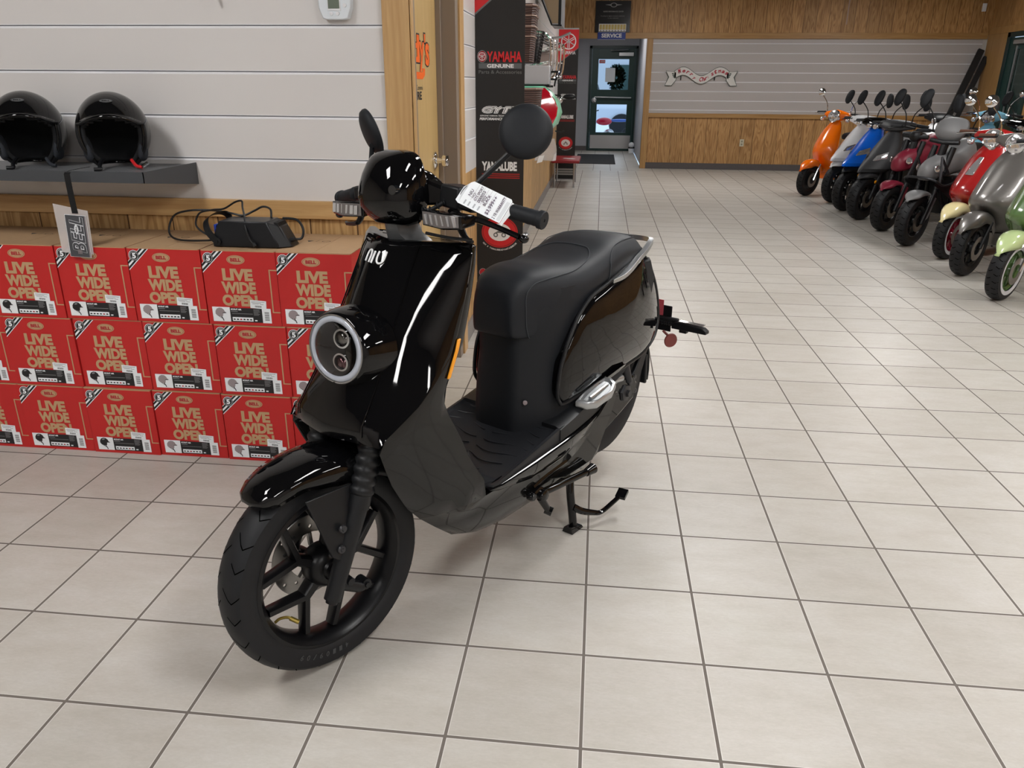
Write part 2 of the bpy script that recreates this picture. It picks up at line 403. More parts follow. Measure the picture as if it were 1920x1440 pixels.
# left wall, X = -0.73, running away; door opening Y 0.52-1.38
WX = -0.73
struct(MB().box(WX-0.10, WX+0.006, WY+0.021, 0.50, 0, CEIL).box(-0.705, -0.700, WY-0.018, WY+0.016, 0, CEIL).build('trim_3', M_pine_z, flat=True))
struct(MB().box(WX-0.12, WX+0.012, 0.500, 0.545, 0, 2.13).box(WX-0.12, WX+0.018, 1.36, 1.43, 0, 2.13).box(WX-0.075, WX-0.05, 1.345, 1.36, 0, 2.13).box(WX-0.12, WX+0.012, 0.5, 1.43, 2.13, 2.18).build('trim_4', M_jamb, bevel=0.0015))
struct(MB().box(WX-0.01, WX+0.028, 1.432, 1.535, 0, 2.28).box(WX-0.01, WX+0.02, 0.44, 1.535, 2.19, 2.28).build('trim_5', M_pine_z, bevel=0.002))
struct(MB().box(WX-0.12, WX-0.02, 0.43, 1.53, 2.18, CEIL).build('wall_left', M_ext, flat=True))
w = MB(); slat_wall(w, 1.535, 11.4, 0.93, CEIL, lambda a, o, z: (WX+o, a, z)); w.box(WX-0.12, WX-0.025, 1.44, 11.4, 0, CEIL, 3)
struct(w.build('wall_left', [M_slat, M_alu, M_dark_slot, M_ext], flat=True))
struct(MB().box(WX-0.02, WX+0.002, 1.535, 11.4, 0.0, 0.93).build('wall_left', M_ply_y, flat=True))
struct(MB().box(WX, WX+0.014, 1.536, 11.38, 0.0, 0.10).build('baseboard_left', M_base_l, bevel=0.002))
struct(MB().box(WX, WX+0.03, 11.38, 11.44, 0, 2.3).build('trim_6', M_pine_zb, bevel=0.002))
# hall beyond
struct(MB().box(-0.82, -0.735, 11.44, 16.2, 0, 2.62).build('wall_hall_left', M_grey_wall, flat=True))
struct(MB().box(-0.735, -0.722, 11.46, 16.1, 0, 0.10).build('baseboard_hall', M_base, flat=True))
struct(MB().box(0.735, 0.80, 12.22, 16.2, 0, 2.62).build('wall_hall_right', M_grey_wall, flat=True))
w = MB().box(-0.82, -0.34, 16.12, 16.22, 0, 2.7).box(0.72, 0.82, 16.12, 16.22, 0, 2.7).box(-0.34, 0.72, 16.12, 16.22, 2.21, 2.7)
struct(w.build('wall_hall_end', M_grey_wall, flat=True))
struct(MB().box(-0.735, -0.345, 16.10, 16.118, 0, 0.10).build('baseboard_hall_end', M_base, flat=True))
# header above the hall opening and back wall
BY = 12.1
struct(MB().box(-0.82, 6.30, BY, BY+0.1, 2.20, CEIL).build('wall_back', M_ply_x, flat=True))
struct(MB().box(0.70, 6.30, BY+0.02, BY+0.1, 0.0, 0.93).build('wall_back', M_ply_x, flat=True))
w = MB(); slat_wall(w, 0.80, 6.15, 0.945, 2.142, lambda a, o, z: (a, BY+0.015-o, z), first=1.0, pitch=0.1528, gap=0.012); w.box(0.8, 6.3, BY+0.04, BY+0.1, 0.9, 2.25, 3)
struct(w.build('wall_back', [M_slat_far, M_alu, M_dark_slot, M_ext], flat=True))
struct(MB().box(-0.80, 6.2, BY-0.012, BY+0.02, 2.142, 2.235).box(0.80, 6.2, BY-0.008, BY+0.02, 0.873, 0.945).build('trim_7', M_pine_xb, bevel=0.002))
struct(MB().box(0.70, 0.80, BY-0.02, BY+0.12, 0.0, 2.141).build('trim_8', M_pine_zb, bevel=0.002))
struct(MB().box(0.80, 6.2, BY-0.005, BY+0.02, 0.0, 0.105).build('baseboard_back', M_base, flat=True))
# right wall with the green shop door
RX = 6.22
w = MB().box(RX, RX+0.1, -6.5, 10.48, 0, CEIL).box(RX, RX+0.1, 11.42, BY, 0, CEIL).box(RX, RX+0.1, 10.48, 11.42, 2.2, CEIL)
struct(w.build('wall_right', M_ply_plain, flat=True))
struct(MB().box(RX-0.02, RX, 11.42, BY-0.02, 0, 2.2).box(RX-0.02, RX, 9.0, BY-0.02, 2.201, 2.30).build('trim_9', M_pine_zb, bevel=0.002))
# walls out of frame that close the room
struct(MB().box(-6, 6.3, -6.6, -6.5, 0, CEIL).build('wall_rear', M_slat_far, flat=True))
struct(MB().box(-6, -5.0, -6.5, 0.5, 0, CEIL).build('wall_side', M_ext, flat=True))

# near door leaf (light wood slab) with lettering and lever knob
M_leaf = pine('yellow_birch_door', 2, (0.55, 0.385, 0.17), (0.47, 0.315, 0.125))
M_orange = mat('orange_lettering', (0.85, 0.14, 0.012), 0.4)
LX = WX-0.075
d = MB().box(LX-0.045, LX, 0.548, 1.358, 0.01, 2.12).build('door_1', M_leaf, bevel=0.002); struct(d)
s = MB()
# the visible end of the shop's painted name: orange letters with a dark outline, read down the leaf
def yz(y, z, o): return (LX+o, y, z)
for k, (st, y0, y1, z0, z1) in enumerate([('nd', 0.70, 0.99, 1.462, 1.570), ('y', 0.985, 1.085, 1.425, 1.545), ("'", 1.085, 1.115, 1.545, 1.580), ('s', 1.105, 1.190, 1.452, 1.545)]):
    s.text(st, yz(y0-0.008, z0-0.006, 0.0010), (0, 1, 0), (0, 0, 1), z1-z0+0.012, y1-y0+0.016, bold=0.05, m=1)
    s.text(st, yz(y0, z0, 0.0018), (0, 1, 0), (0, 0, 1), z1-z0, y1-y0, bold=0.035, m=0)
s.prism([(0.74, 1.396), (1.04, 1.396), (1.085, 1.412), (1.09, 1.440), (1.045, 1.440), (1.04, 1.424), (0.74, 1.424)], lambda a, b: yz(a, b, 0.001), lambda a, b: yz(a, b, 0.0018), 0)
s.text('Conni', yz(0.90, 1.352, 0.0015), (0, 1, 0), (0, 0, 1), 0.020, 0.13, m=1)
s.text('HERE', yz(0.82, 1.312, 0.0015), (0, 1, 0), (0, 0, 1), 0.034, 0.19, bold=0.03, m=1)
s.build('lettering', [M_orange, M_ink], d)
k = MB(); k.lathe([(0, 0.0), (0.040, 0.0), (0.040, 0.006), (0.030, 0.012), (0.014, 0.014), (0.013, 0.035), (0.026, 0.042), (0.030, 0.056), (0.026, 0.068), (0, 0.070)], (LX+0.0005, 1.245, 1.035), (1, 0, 0), 28)
k.build('door_knob', M_chrome, d)

# far green door with two panes
M_green = mat('dark_green_enamel', (0.010, 0.040, 0.035), 0.4)
M_green2 = mat('dark_green_frame', (0.007, 0.026, 0.024), 0.4)
M_pane = mat('door_glass', (0.95, 0.98, 1.0), 0.02, 0, 0, 0.5, trans=1.0, ior=1.02)
DY = 16.13
f = MB().box(-0.34, -0.285, DY-0.04, DY+0.06, 0, 2.21).box(0.665, 0.72, DY-0.04, DY+0.06, 0, 2.21).box(-0.34, 0.72, DY-0.04, DY+0.06, 2.15, 2.21).box(-0.34, 0.72, DY-0.05, DY+0.06, 0, 0.03)
d2 = struct(f.build('door_2', M_green2, bevel=0.003))
l = MB(); x0, x1 = -0.283, 0.663; ya, yb = DY-0.02, DY+0.025
P = [(0.03, 0.40), (1.00, 1.31), (1.94, 2.148)]   # rails
wx0, wx1 = -0.14, 0.53
for za, zb in P: l.box(wx0, wx1, ya, yb, za, zb)
l.box(x0, wx0, ya, yb, 0.03, 2.148); l.box(wx1, x1, ya, yb, 0.03, 2.148)
l.build('door_leaf', M_green, d2, bevel=0.002)
MB().box(wx0, wx1, DY, DY+0.006, 1.31, 1.94).build('upper_pane', M_pane, d2, flat=True)
MB().box(wx0, wx1, DY, DY+0.006, 0.40, 1.00).build('lower_pane', M_pane, d2, flat=True)
MB().box(x0+0.02, x1-0.02, ya-0.004, ya-0.001, 0.05, 0.34).build('kick_plate', M_steel, d2, flat=True)
MB().tube([(x0+0.09, ya-0.07, 1.155), (x1-0.06, ya-0.07, 1.145)], 0.014, 10).tube([(x0+0.09, ya-0.07, 1.155), (x0+0.09, ya, 1.155)], 0.012).tube([(x1-0.06, ya-0.07, 1.145), (x1-0.06, ya, 1.145)], 0.012).build('push_bar', M_silver, d2)
MB().lathe([(0, 0), (0.055, 0), (0.055, 0.02), (0.03, 0.03), (0, 0.03)], (x0+0.075, ya, 1.09), (0, -1, 0), 20).build('lock', M_chrome, d2)
MB().box(0.30, 0.62, ya-0.06, ya, 2.00, 2.075).build('closer_box', M_silver, d2, bevel=0.004)
MB().tube([(0.46, ya-0.05, 2.10), (0.12, ya-0.12, 2.115), (0.50, ya-0.06, 2.13)], 0.01).build('closer_arm', M_steel, d2)
MB().box(wx0+0.015, wx0+0.145, DY-0.004, DY-0.001, 1.855, 1.925).text('OPEN', (wx0+0.03, DY-0.005, 1.875), (1, 0, 0), (0, 0, 1), 0.03, 0.10, m=1).build('window_sticker', [M_red, M_paper], d2)
w = MB(); random.seed(3)
# green shop door on the right wall
d3 = struct(MB().box(RX-0.015, RX+0.06, 10.48, 10.54, 0, 2.2).box(RX-0.015, RX+0.06, 11.33, 11.42, 0, 2.2).box(RX-0.015, RX+0.06, 10.48, 11.42, 2.13, 2.2).build('door_3', M_green2, bevel=0.003))
l = MB().box(RX+0.005, RX+0.05, 10.54, 10.64, 0.01, 2.12).box(RX+0.005, RX+0.05, 11.15, 11.33, 0.01, 2.12).box(RX+0.005, RX+0.05, 10.64, 11.15, 0.01, 0.35).box(RX+0.005, RX+0.05, 10.64, 11.15, 1.95, 2.12)
l.build('door_leaf', M_green, d3, bevel=0.002)
MB().box(RX+0.02, RX+0.03, 10.64, 11.15, 0.35, 1.95).build('pane', mat('dark_glass', (0.012, 0.03, 0.026), 0.1), d3, flat=True)
MB().box(RX-0.012, RX+0.004, 11.05, 11.075, 0.2, 2.0).build('edge_strip', M_silver, d3, flat=True)
MB().box(RX-0.05, RX, 10.80, 11.12, 2.02, 2.08).build('closer_box', M_silver, d3, bevel=0.004)
# ---------------------------------------------------------------- stacked helmet boxes
M_cred = speckle(mat('red_printed_card', (0.50, 0.018, 0.018), 0.42), 0.06, 8)
M_card = speckle(mat('kraft_card', (0.42, 0.27, 0.15), 0.75), 0.08, 40)
M_kprint = mat('kraft_print', (0.47, 0.31, 0.165), 0.6)
M_lblk = mat('label_black', (0.014, 0.014, 0.016), 0.45)
M_lgrey = mat('helmet_print_grey', (0.30, 0.25, 0.26), 0.5)
M_lgreyd = mat('helmet_print_shade', (0.05, 0.04, 0.045), 0.5)
M_sheen = mat('helmet_print_sheen', (0.25, 0.25, 0.26), 0.4)
BW, BH, BD = 0.2735, 0.2735, 0.355
def box_print(grey):
    """printing on the front of one box; x across, z up, front face at y = 0"""
    b = MB(); ly = [0]
    def P(x, z): return (x, -0.0006-0.00012*ly[0], z)
    X = (1, 0, 0); Z = (0, 0, 1)
    K, W, B, G, Rr, GD, SH = 0, 1, 2, 3, 4, 5, 6
    def rect(x0, x1, z0, z1, m): b.quad(P(x0, z0), P(x1, z0), P(x1, z1), P(x0, z1), m)
    def poly(pts, m): b.add([P(*p) for p in pts], [tuple(range(len(pts)))], m)
    def txt(s, x0, x1, z0, z1, m, bold=0.0): b.text(s, P(x0, z0), X, Z, z1-z0, x1-x0, bold=bold, m=m)
    rect(0.004, BW-0.004, BH-0.0035, BH-0.0005, K)
    ly[0] = 1
    b.disc(P(0.127, 0.240), X, Z, 0.0335, 0.0165, 32, K); 
    txt('LIVE', 0.071, 0.184, 0.1640, 0.2085, K, 0.055); txt('WIDE', 0.063, 0.191, 0.1170, 0.1605, K, 0.055); txt('OPEN', 0.060, 0.193, 0.0705, 0.1135, K, 0.055)
    rect(0.2445, 0.2490, 0.050, 0.2085, K); rect(0.2490, BW, 0.2045, 0.2085, K); rect(0.2490, BW, 0.050, 0.054, K)
    # corner stripes
    ly[0] = 2
    def strip(o, w, m):   # diagonal band running up to the right through the badge
        poly([(0.0, 0.208+o-w), (0.0, 0.208+o), (0.0655-o*1.0, BH-0.004), (0.0655-o+w, BH-0.004)], m)
    strip(0.016, 0.034, W); ly[0] = 3; strip(0.014, 0.0095, B); strip(-0.0045, 0.0095, B)
    b.disc(P(0.0262, 0.2440), X, Z, 0.0205, 0.0205, 28, W); ly[0] = 4; b.disc(P(0.0262, 0.2440), X, Z, 0.0185, 0.0185, 28, B); ly[0] = 5
    b.disc(P(0.0262, 0.2440), X, Z, 0.0155, 0.0155, 28, W, inner=0.93)
    txt('5', 0.0190, 0.0335, 0.2335, 0.2545, W, 0.05)
    b.disc(P(0.127, 0.240), X, Z, 0.0305, 0.0140, 32, Rr, inner=0.95); txt('BELL', 0.1075, 0.1465, 0.2335, 0.2465, Rr, 0.055)
    # label
    ly[0] = 2
    rect(0.0165, 0.0830, 0.0115, 0.0660, W); rect(0.0830, 0.2040, 0.0115, 0.0645, B); rect(0.2040, 0.2370, 0.0105, 0.0650, W)
    ly[0] = 3
    rect(0.0900, 0.1680, 0.0150, 0.0295, W); rect(0.0900, 0.1680, 0.0420, 0.0435, SH)
    txt('SCOUT AIR', 0.0870, 0.1270, 0.0555, 0.0615, W, 0.05); rect(0.087, 0.112, 0.0495, 0.0515, SH)
    for k in range(6): rect(0.1720, 0.1720+[.024, .022, .025, .018, .023, .019][k], 0.0595-k*0.0042, 0.0610-k*0.0042, SH)
    rect(0.1740, 0.1830, 0.0165, 0.0210, W)
    for k in range(11): rect(0.2130, 0.2300, 0.0210+k*0.0030, 0.0210+k*0.0030+(0.0012 if k % 3 else 0.0020), B)
    ly[0] = 4
    for k in range(6):
        x = 0.0925+k*0.0125; poly([(x, 0.0205), (x+0.002, 0.0240), (x+0.0065, 0.0240), (x+0.0095, 0.0205), (x+0.0070, 0.0190), (x+0.0015, 0.0190)], Rr if k == (4 if not grey else 2) else B)
    H = [(0.0270, 0.0400), (0.0275, 0.0500), (0.0335, 0.0590), (0.0430, 0.0630), (0.0530, 0.0620), (0.0605, 0.0555), (0.0640, 0.0465), (0.0690, 0.0435), (0.0560, 0.0425), (0.0545, 0.0330), (0.0500, 0.0280), (0.0330, 0.0330)]
    poly(H, G if grey else B)
    ly[0] = 5
    poly([(0.0535, 0.0440), (0.0545, 0.0420), (0.0690, 0.0445), (0.0650, 0.0475)], GD)
    b.tube([P(0.048, 0.031), P(0.0540, 0.0215), P(0.0560, 0.0150)], 0.0016, 5, m=GD); 
    b.tube([P(0.036, 0.0335), P(0.046, 0.026), P(0.0535, 0.022)], 0.0009, 5, m=GD)
    if not grey: poly([(0.036, 0.056), (0.043, 0.060), (0.050, 0.0585), (0.046, 0.0545), (0.038, 0.0535)], SH)
    # price sticker, stuck on at a slight angle
    c, s_ = math.cos(R(-3)), math.sin(R(-3)); cx, cz = 0.193, 0.0795
    ly[0] = 6
    poly([(cx+u*c-v*s_, cz+u*s_+v*c) for u, v in ((-0.030, -0.015), (0.030, -0.015), (0.030, 0.015), (-0.030, 0.015))], W)
    ly[0] = 7
    for k, (u0, u1, v) in enumerate([(-0.026, 0.024, 0.009), (-0.026, 0.010, 0.0045), (-0.022, 0.002, 0.0005), (0.006, 0.020, 0.0005)]):
        poly([(cx+u*c-(v+dv)*s_, cz+u*s_+(v+dv)*c) for u, dv in ((u0, 0), (u1, 0), (u1, 0.0016), (u0, 0.0016))], SH)
    for k in range(9):
        u0 = -0.012+k*0.0027; poly([(cx+u*c-v*s_, cz+u*s_+v*c) for u, v in ((u0, -0.011), (u0+0.0015, -0.011), (u0+0.0015, -0.004), (u0, -0.004))], B)
    return b
def carton():
    b = MB(); g = 0.0
    b.quad((0, 0, 0), (BW, 0, 0), (BW, 0, BH), (0, 0, BH), 0)            # front
    b.quad((0, BD, 0), (0, BD, BH), (BW, BD, BH), (BW, BD, 0), 0)
    b.quad((0, 0, 0), (0, 0, BH), (0, BD, BH), (0, BD, 0), 0); b.quad((BW, 0, 0), (BW, BD, 0), (BW, BD, BH), (BW, 0, BH), 0)
    b.quad((0, 0, 0), (0, BD, 0), (BW, BD, 0), (BW, 0, 0), 1)
    m = BW*0.5    # two top flaps with the slit between them
    b.hexa([(0, 0, BH-0.003), (m-0.001, 0, BH-0.003), (m-0.001, BD, BH-0.003), (0, BD, BH-0.003), (0, 0, BH), (m-0.001, 0, BH), (m-0.001, BD, BH), (0, BD, BH)], 1)
    b.hexa([(m+0.001, 0, BH-0.003), (BW, 0, BH-0.003), (BW, BD, BH-0.003), (m+0.001, BD, BH-0.003), (m+0.001, 0, BH), (BW, 0, BH), (BW, BD, BH), (m+0.001, BD, BH)], 1)
    b.quad((0.001, 0.001, BH-0.004), (BW-0.001, 0.001, BH-0.004), (BW-0.001, BD-0.001, BH-0.004), (0.001, BD-0.001, BH-0.004), 2)
    # stamped marks on the lid
    z = BH+0.0006
    b.add([(0.040, 0.215, z), (0.066, 0.215, z), (0.053, 0.190, z)], [(0, 1, 2)], 2)
    b.quad((0.075, 0.200, z), (0.079, 0.200, z), (0.086, 0.222, z), (0.082, 0.222, z), 3)
    b.disc((0.115, 0.208, z), (1, 0, 0), (0, 1, 0), 0.017, 0.012, 20, 3, inner=0.75)
    b.quad((0.030, 0.245, z), (0.090, 0.245, z), (0.090, 0.2475, z), (0.030, 0.2475, z), 3)
    return b
M_lidmark = mat('lid_print', (0.13, 0.075, 0.04), 0.7)
proto = {}
rows = ['bottom row', 'middle row', 'top row']
cols = ['first', 'second', 'third', 'fourth', 'fifth', 'sixth']
XR = [-2.236, -1.963, -1.686, -1.409, -1.130, -0.855]
for r_ in range(3):
    for c_ in range(6):
        grey = c_ >= 3
        xr = XR[c_]+[0.0, 0.006, -0.006][r_]+random.uniform(-0.0008, 0.0008); y0 = 0.05+[0.0, 0.004, 0.0][r_]+random.uniform(-0.004, 0.004)
        z0 = [0.0, BH+0.001, 2*BH+0.002][r_]+0.0005
        lab = 'red helmet carton, %s, %s from the left end of the stack, %s helmet pictured' % (rows[r_], cols[c_], 'grey' if grey else 'black')
        if c_ == 0 and r_ > 0: pass
        if grey not in proto:
            t = thing('helmet_box', lab, 'box', (xr-BW, y0, z0), 0, 'stacked red helmet boxes')
            carton().build('carton', [M_cred, M_card, M_ink, M_lidmark], t, flat=True)
            box_print(grey).build('front_print', [M_kprint, M_paper, M_lblk, M_lgrey, mat('print_red', (0.38, 0.02, 0.03), 0.5), M_lgreyd, M_sheen], t, flat=True)
            proto[grey] = t
        else:
            t = copy_tree(proto[grey]); t.location = (xr-BW, y0, z0); tag(t, lab, 'box', 'stacked red helmet boxes')

# ---------------------------------------------------------------- display shelf, helmets, tag
M_shelf = mat('charcoal_steel_shelf', (0.065, 0.07, 0.078), 0.42, 0.2)
M_perf = mat('perforated_shelf_top', (0.10, 0.105, 0.115), 0.45, 0.2)
sh = thing('display_shelf', 'charcoal metal slatwall shelf carrying two black helmets', 'shelf', (-1.6, WY, 1.08))
SXL, SXR, SYF = -3.4, -1.60, 0.095
def sl(x, y, z): return (x+1.6, y-WY, z-1.08)
b = MB(); b.hexa([sl(SXL, SYF, 1.074), sl(SXR, SYF, 1.074), sl(SXR+0.022, WY-0.001, 1.074), sl(SXL, WY-0.001, 1.074), sl(SXL, SYF, 1.078), sl(SXR, SYF, 1.078), sl(SXR+0.022, WY-0.001, 1.078), sl(SXL, WY-0.001, 1.078)])
tp = b.build('shelf_top', M_perf, sh, flat=True)
nt, N, L, pb = nodes(M_perf); v = coords(nt, 'Object', (1, 1, 1)); vo = N.new('ShaderNodeTexVoronoi'); vo.inputs['Scale'].default_value = 75; vo.inputs['Randomness'].default_value = 0; L.new(v, vo.inputs['Vector'])
L.new(mixc(nt, mathn(nt, 'LESS_THAN', vo.outputs['Distance'], 0.3), (0.20, 0.205, 0.215), (0.04, 0.04, 0.045)), pb.inputs['Base Color'])
b = MB().box(*[SXL+1.6, SXR+1.6], SYF-WY-0.004, SYF-WY, -0.038, 0.0)
b.build('front_lip', M_shelf, sh, flat=True)
b = MB(); x0, x1 = SXR, SXR+0.022
b.hexa([sl(x0-0.004, SYF-0.004, 1.042), sl(x0, SYF-0.004, 1.042), sl(x1, WY-0.001, 1.003), sl(x1-0.004, WY-0.001, 1.003), sl(x0-0.004, SYF-0.004, 1.0805), sl(x0, SYF-0.004, 1.0805), sl(x1, WY-0.001, 1.085), sl(x1-0.004, WY-0.001, 1.085)])
b.build('end_bracket', M_shelf, sh, flat=True)

M_shell = mat('helmet_gloss_black', (0.004, 0.004, 0.0045), 0.07, 0, 0, 0.5)
M_liner = speckle(mat('helmet_liner_cloth', (0.010, 0.011, 0.013), 0.9), 0.2, 60, 0.3, 500)
M_pad = speckle(mat('helmet_cheek_pad', (0.020, 0.024, 0.032), 0.8), 0.2, 60, 0.3, 500)
def make_helmet(label, loc, rz):
    t = thing('open_face_helmet', label, 'helmet', loc, rz, 'helmets on the shelf')
    # local: faces -Y, base on z = 0
    a_, b_, c_ = 0.124, 0.155, 0.142; cz = 0.122
    nu, nv = 56, 36; V = []; F = []
    def pt(u, v, k=1.0):
        # u azimuth from the front, v polar angle from the crown
        sv, cv = math.sin(v), math.cos(v)
        x = a_*k*sv*math.sin(u); y = -b_*k*sv*math.cos(u); z = cz+c_*k*cv
        if z < cz: f = 1-0.16*((cz-z)/c_)**2; x *= f; y *= f
        if math.cos(u) > 0: y *= 0.96
        return (x, y, max(z, 0.008 if k == 1 else 0.012))
    vmax = math.acos(-0.115/c_)
    def opening(u, v):
        z = cz+c_*math.cos(v)
        if math.cos(u) < 0: return False
        top = 0.183-0.020*(math.sin(u))**2*2.2
        x = math.sin(u)
        return abs(u) < 1.06 and z < top
    for i in range(nv+1):
        for j in range(nu+1):
            u = -math.pi+2*math.pi*j/nu; V.append(pt(u, vmax*i/nv))
    for i in range(nv):
        for j in range(nu):
            u = -math.pi+2*math.pi*(j+.5)/nu; v = vmax*(i+.5)/nv
            if opening(u, v): continue
            q = i*(nu+1)+j; F.append((q, q+1, q+nu+2, q+nu+1))
    MB().add(V, F).build('shell', M_shell, t, solid=0.006, clean=True, angle=60)
    V2 = []; F2 = []
    for i in range(nv+1):
        for j in range(nu+1):
            u = -math.pi+2*math.pi*j/nu; V2.append(pt(u, vmax*i/nv, 0.93))
    for i in range(nv):
        for j in range(nu):
            u = -math.pi+2*math.pi*(j+.5)/nu; v = vmax*(i+.5)/nv
            if opening(u*1.06, v): continue
            q = i*(nu+1)+j; F2.append((q, q+1, q+nu+2, q+nu+1))
    MB().add(V2, F2).build('liner', M_liner, t, solid=0.014, clean=True, angle=60)
    # rubber edge trim around the face opening
    ring = []
    for k in range(0, 13): 
        z = 0.012+(0.155-0.012)*k/12; v = math.acos((z-cz)/c_); p = pt(1.07, v, 1.005); ring.append(p)
    for k in range(1, 16):
        u = 1.02-2.04*k/16; z = 0.183-0.020*(math.sin(u))**2*2.2; v = math.acos((z-cz)/c_); ring.append(pt(u, v, 1.006))
    for k in range(12, -1, -1):
        z = 0.012+(0.155-0.012)*k/12; v = math.acos((z-cz)/c_); ring.append(pt(-1.07, v, 1.005))
    MB().tube(ring, 0.0055, 8).build('edge_trim', M_black_satin, t)
    # peak: thin lip standing over the opening
    rin = []; rout = []
    for k in range(25):
        u = -1.02+2.04*k/24; z = 0.190-0.020*(math.sin(u))**2*2.2; v = math.acos((z-cz)/c_); p = Vector(pt(u, v, 1.0)); rin.append(p+Vector((0, 0, 0.006)))
        d = 0.022*math.cos(u*1.45); q = p+Vector((0, -max(d, 0.001), -0.006)); rout.append(q)
    MB().add(rin+rout, [(k, k+1, 26+k, 25+k) for k in range(24)]).build('peak', M_shell, t, solid=0.004)
    for sx in (-1, 1):
        p = MB(); p.loft([[(sx*x, y, z) for x, y, z in ring_] for ring_ in (
            [(0.062, -0.075, 0.018), (0.105, -0.060, 0.016), (0.100, 0.02, 0.02), (0.070, 0.02, 0.02)],
            [(0.068, -0.085, 0.060), (0.112, -0.062, 0.060), (0.108, 0.02, 0.06), (0.072, 0.02, 0.06)],
            [(0.080, -0.080, 0.120), (0.112, -0.062, 0.125), (0.110, 0.02, 0.12), (0.084, 0.02, 0.12)])])
        p.build('cheek_pad', M_pad, t, sub=2)
    st = MB().tube([(0.05, -0.07, 0.03), (0.066, -0.105, 0.012), (0.085, -0.118, 0.008)], 0.006, 8, sm=4); st.build('chin_strap', M_red if 'red' in label else M_pad, t)
    st = MB().tube([(-0.05, -0.04, 0.03), (-0.055, -0.10, 0.016), (-0.05, -0.135, 0.007), (-0.07, -0.14, 0.006)], 0.007, 8, sm=4); st.build('chin_strap', M_black_satin, t)
    if 'red' in label: MB().tube([(0.085, -0.118, 0.010), (0.105, -0.11, 0.022)], 0.006, 8).build('buckle', M_chrome, t)
    # oval badge on the brow
    v = math.acos((0.232-cz)/c_); p = Vector(pt(0, v, 1.008)); nrm = Vector((0, -math.sin(v), math.cos(v))).normalized(); up = Vector((1, 0, 0)).cross(nrm)*-1
    up = nrm.cross(Vector((1, 0, 0))); up = up if up.z > 0 else -up
    bd = MB(); bd.disc(p+nrm*0.001, (1, 0, 0), up, 0.021, 0.0085, 28, 0); bd.disc(p+nrm*0.0014, (1, 0, 0), up, 0.0195, 0.0072, 28, 1, inner=0.93)
    bd.text('BELL', p+nrm*0.0016, (1, 0, 0), up, 0.0062, 0.026, bold=0.05, m=1, center=True)
    bd.build('badge', [M_silver, M_ink], t)
    return t
make_helmet('black open-face helmet with red chin strap, right one on the shelf', (-1.792, 0.262, 1.079), R(27))
make_helmet('black open-face helmet with black chin strap, at the left edge above the boxes', (-2.125, 0.262, 1.079), R(27))
# hanging tag
M_sleeve = mat('clear_plastic_sleeve', (0.80, 0.76, 0.76), 0.25, trans=0.0, alpha=0.38)
M_card_dk = mat('charcoal_card', (0.060, 0.062, 0.07), 0.5)
tg = thing('hanging_tag', 'clear sleeve with a dark printed card hanging by a black strap from the shelf', 'tag', (-1.852, 0.045, 1.075))
MB().tube([(0.0, 0.13, 0.012), (-0.004, 0.045, 0.010), (-0.004, 0.003, 0.004), (0.0, 0.0, -0.03), (0.008, 0.004, -0.12)], 0.001, 4, sm=4).build('thread', M_black_satin, tg)
b = MB(); b.loft([[(-0.011+dx, y, z), (0.011+dx, y, z), (0.011+dx, y+0.0015, z), (-0.011+dx, y+0.0015, z)] for dx, y, z in ((0.0, 0.004, 0.006), (0.0, -0.004, 0.0), (0.0, -0.004, -0.04), (0.001, -0.004, -0.09), (0.003, -0.004, -0.135))]); b.build('strap', M_black_satin, tg)
T0 = Vector((-0.050, -0.006, -0.275)); ux = Vector((1, 0.06, -0.06)).normalized(); uz = Vector((0.10, 0.0, -0.0)).cross(Vector((0, 1, 0))); uz = Vector((0.045, 0.0, 1)).normalized()
def tp_(x, z, o=0.0): p = T0+ux*x+uz*z; return (p.x, p.y-o, p.z)
b = MB(); b.hexa([tp_(-0.022, 0, 0), tp_(0.092, -0.0, 0), tp_(0.092, 0, -0.002), tp_(-0.022, 0, -0.002), tp_(-0.03, 0.172, 0), tp_(0.092, 0.155, 0), tp_(0.092, 0.155, -0.002), tp_(-0.03, 0.172, -0.002)])
b.build('sleeve', M_sleeve, tg, flat=True)
b = MB(); o = 0.0025
def rc(x0, x1, z0, z1, m, o): b.quad(tp_(x0, z0, o), tp_(x1, z0, o), tp_(x1, z1, o), tp_(x0, z1, o), m)
rc(0.008, 0.085, -0.012, 0.138, 1, o); rc(0.0095, 0.0835, -0.011, 0.1365, 0, o+0.0004); rc(0.079, 0.0825, -0.011, 0.136, 2, o+0.0006)
b.text('BELL', tp_(0.072, 0.004, o+0.0008), uz, -ux, 0.050, 0.128, bold=0.045, shear=0.2, m=1)
b.text('BELL', tp_(0.0712, 0.0048, o+0.0012), uz, -ux, 0.0484, 0.1264, bold=0.018, shear=0.2, m=0)
b.disc(tp_(0.045, 0.088, o+0.0016), uz, -ux, 0.016, 0.0075, 24, 1); b.text('BELL', tp_(0.045, 0.088, o+0.002), uz, -ux, 0.006, 0.022, bold=0.04, m=0, center=True)
for k in range(4): rc(0.040+k*0.004, 0.042+k*0.004, 0.0, 0.016, 2, o+0.0018)
b.build('card', [M_card_dk, M_paper, M_lgrey], tg, flat=True)

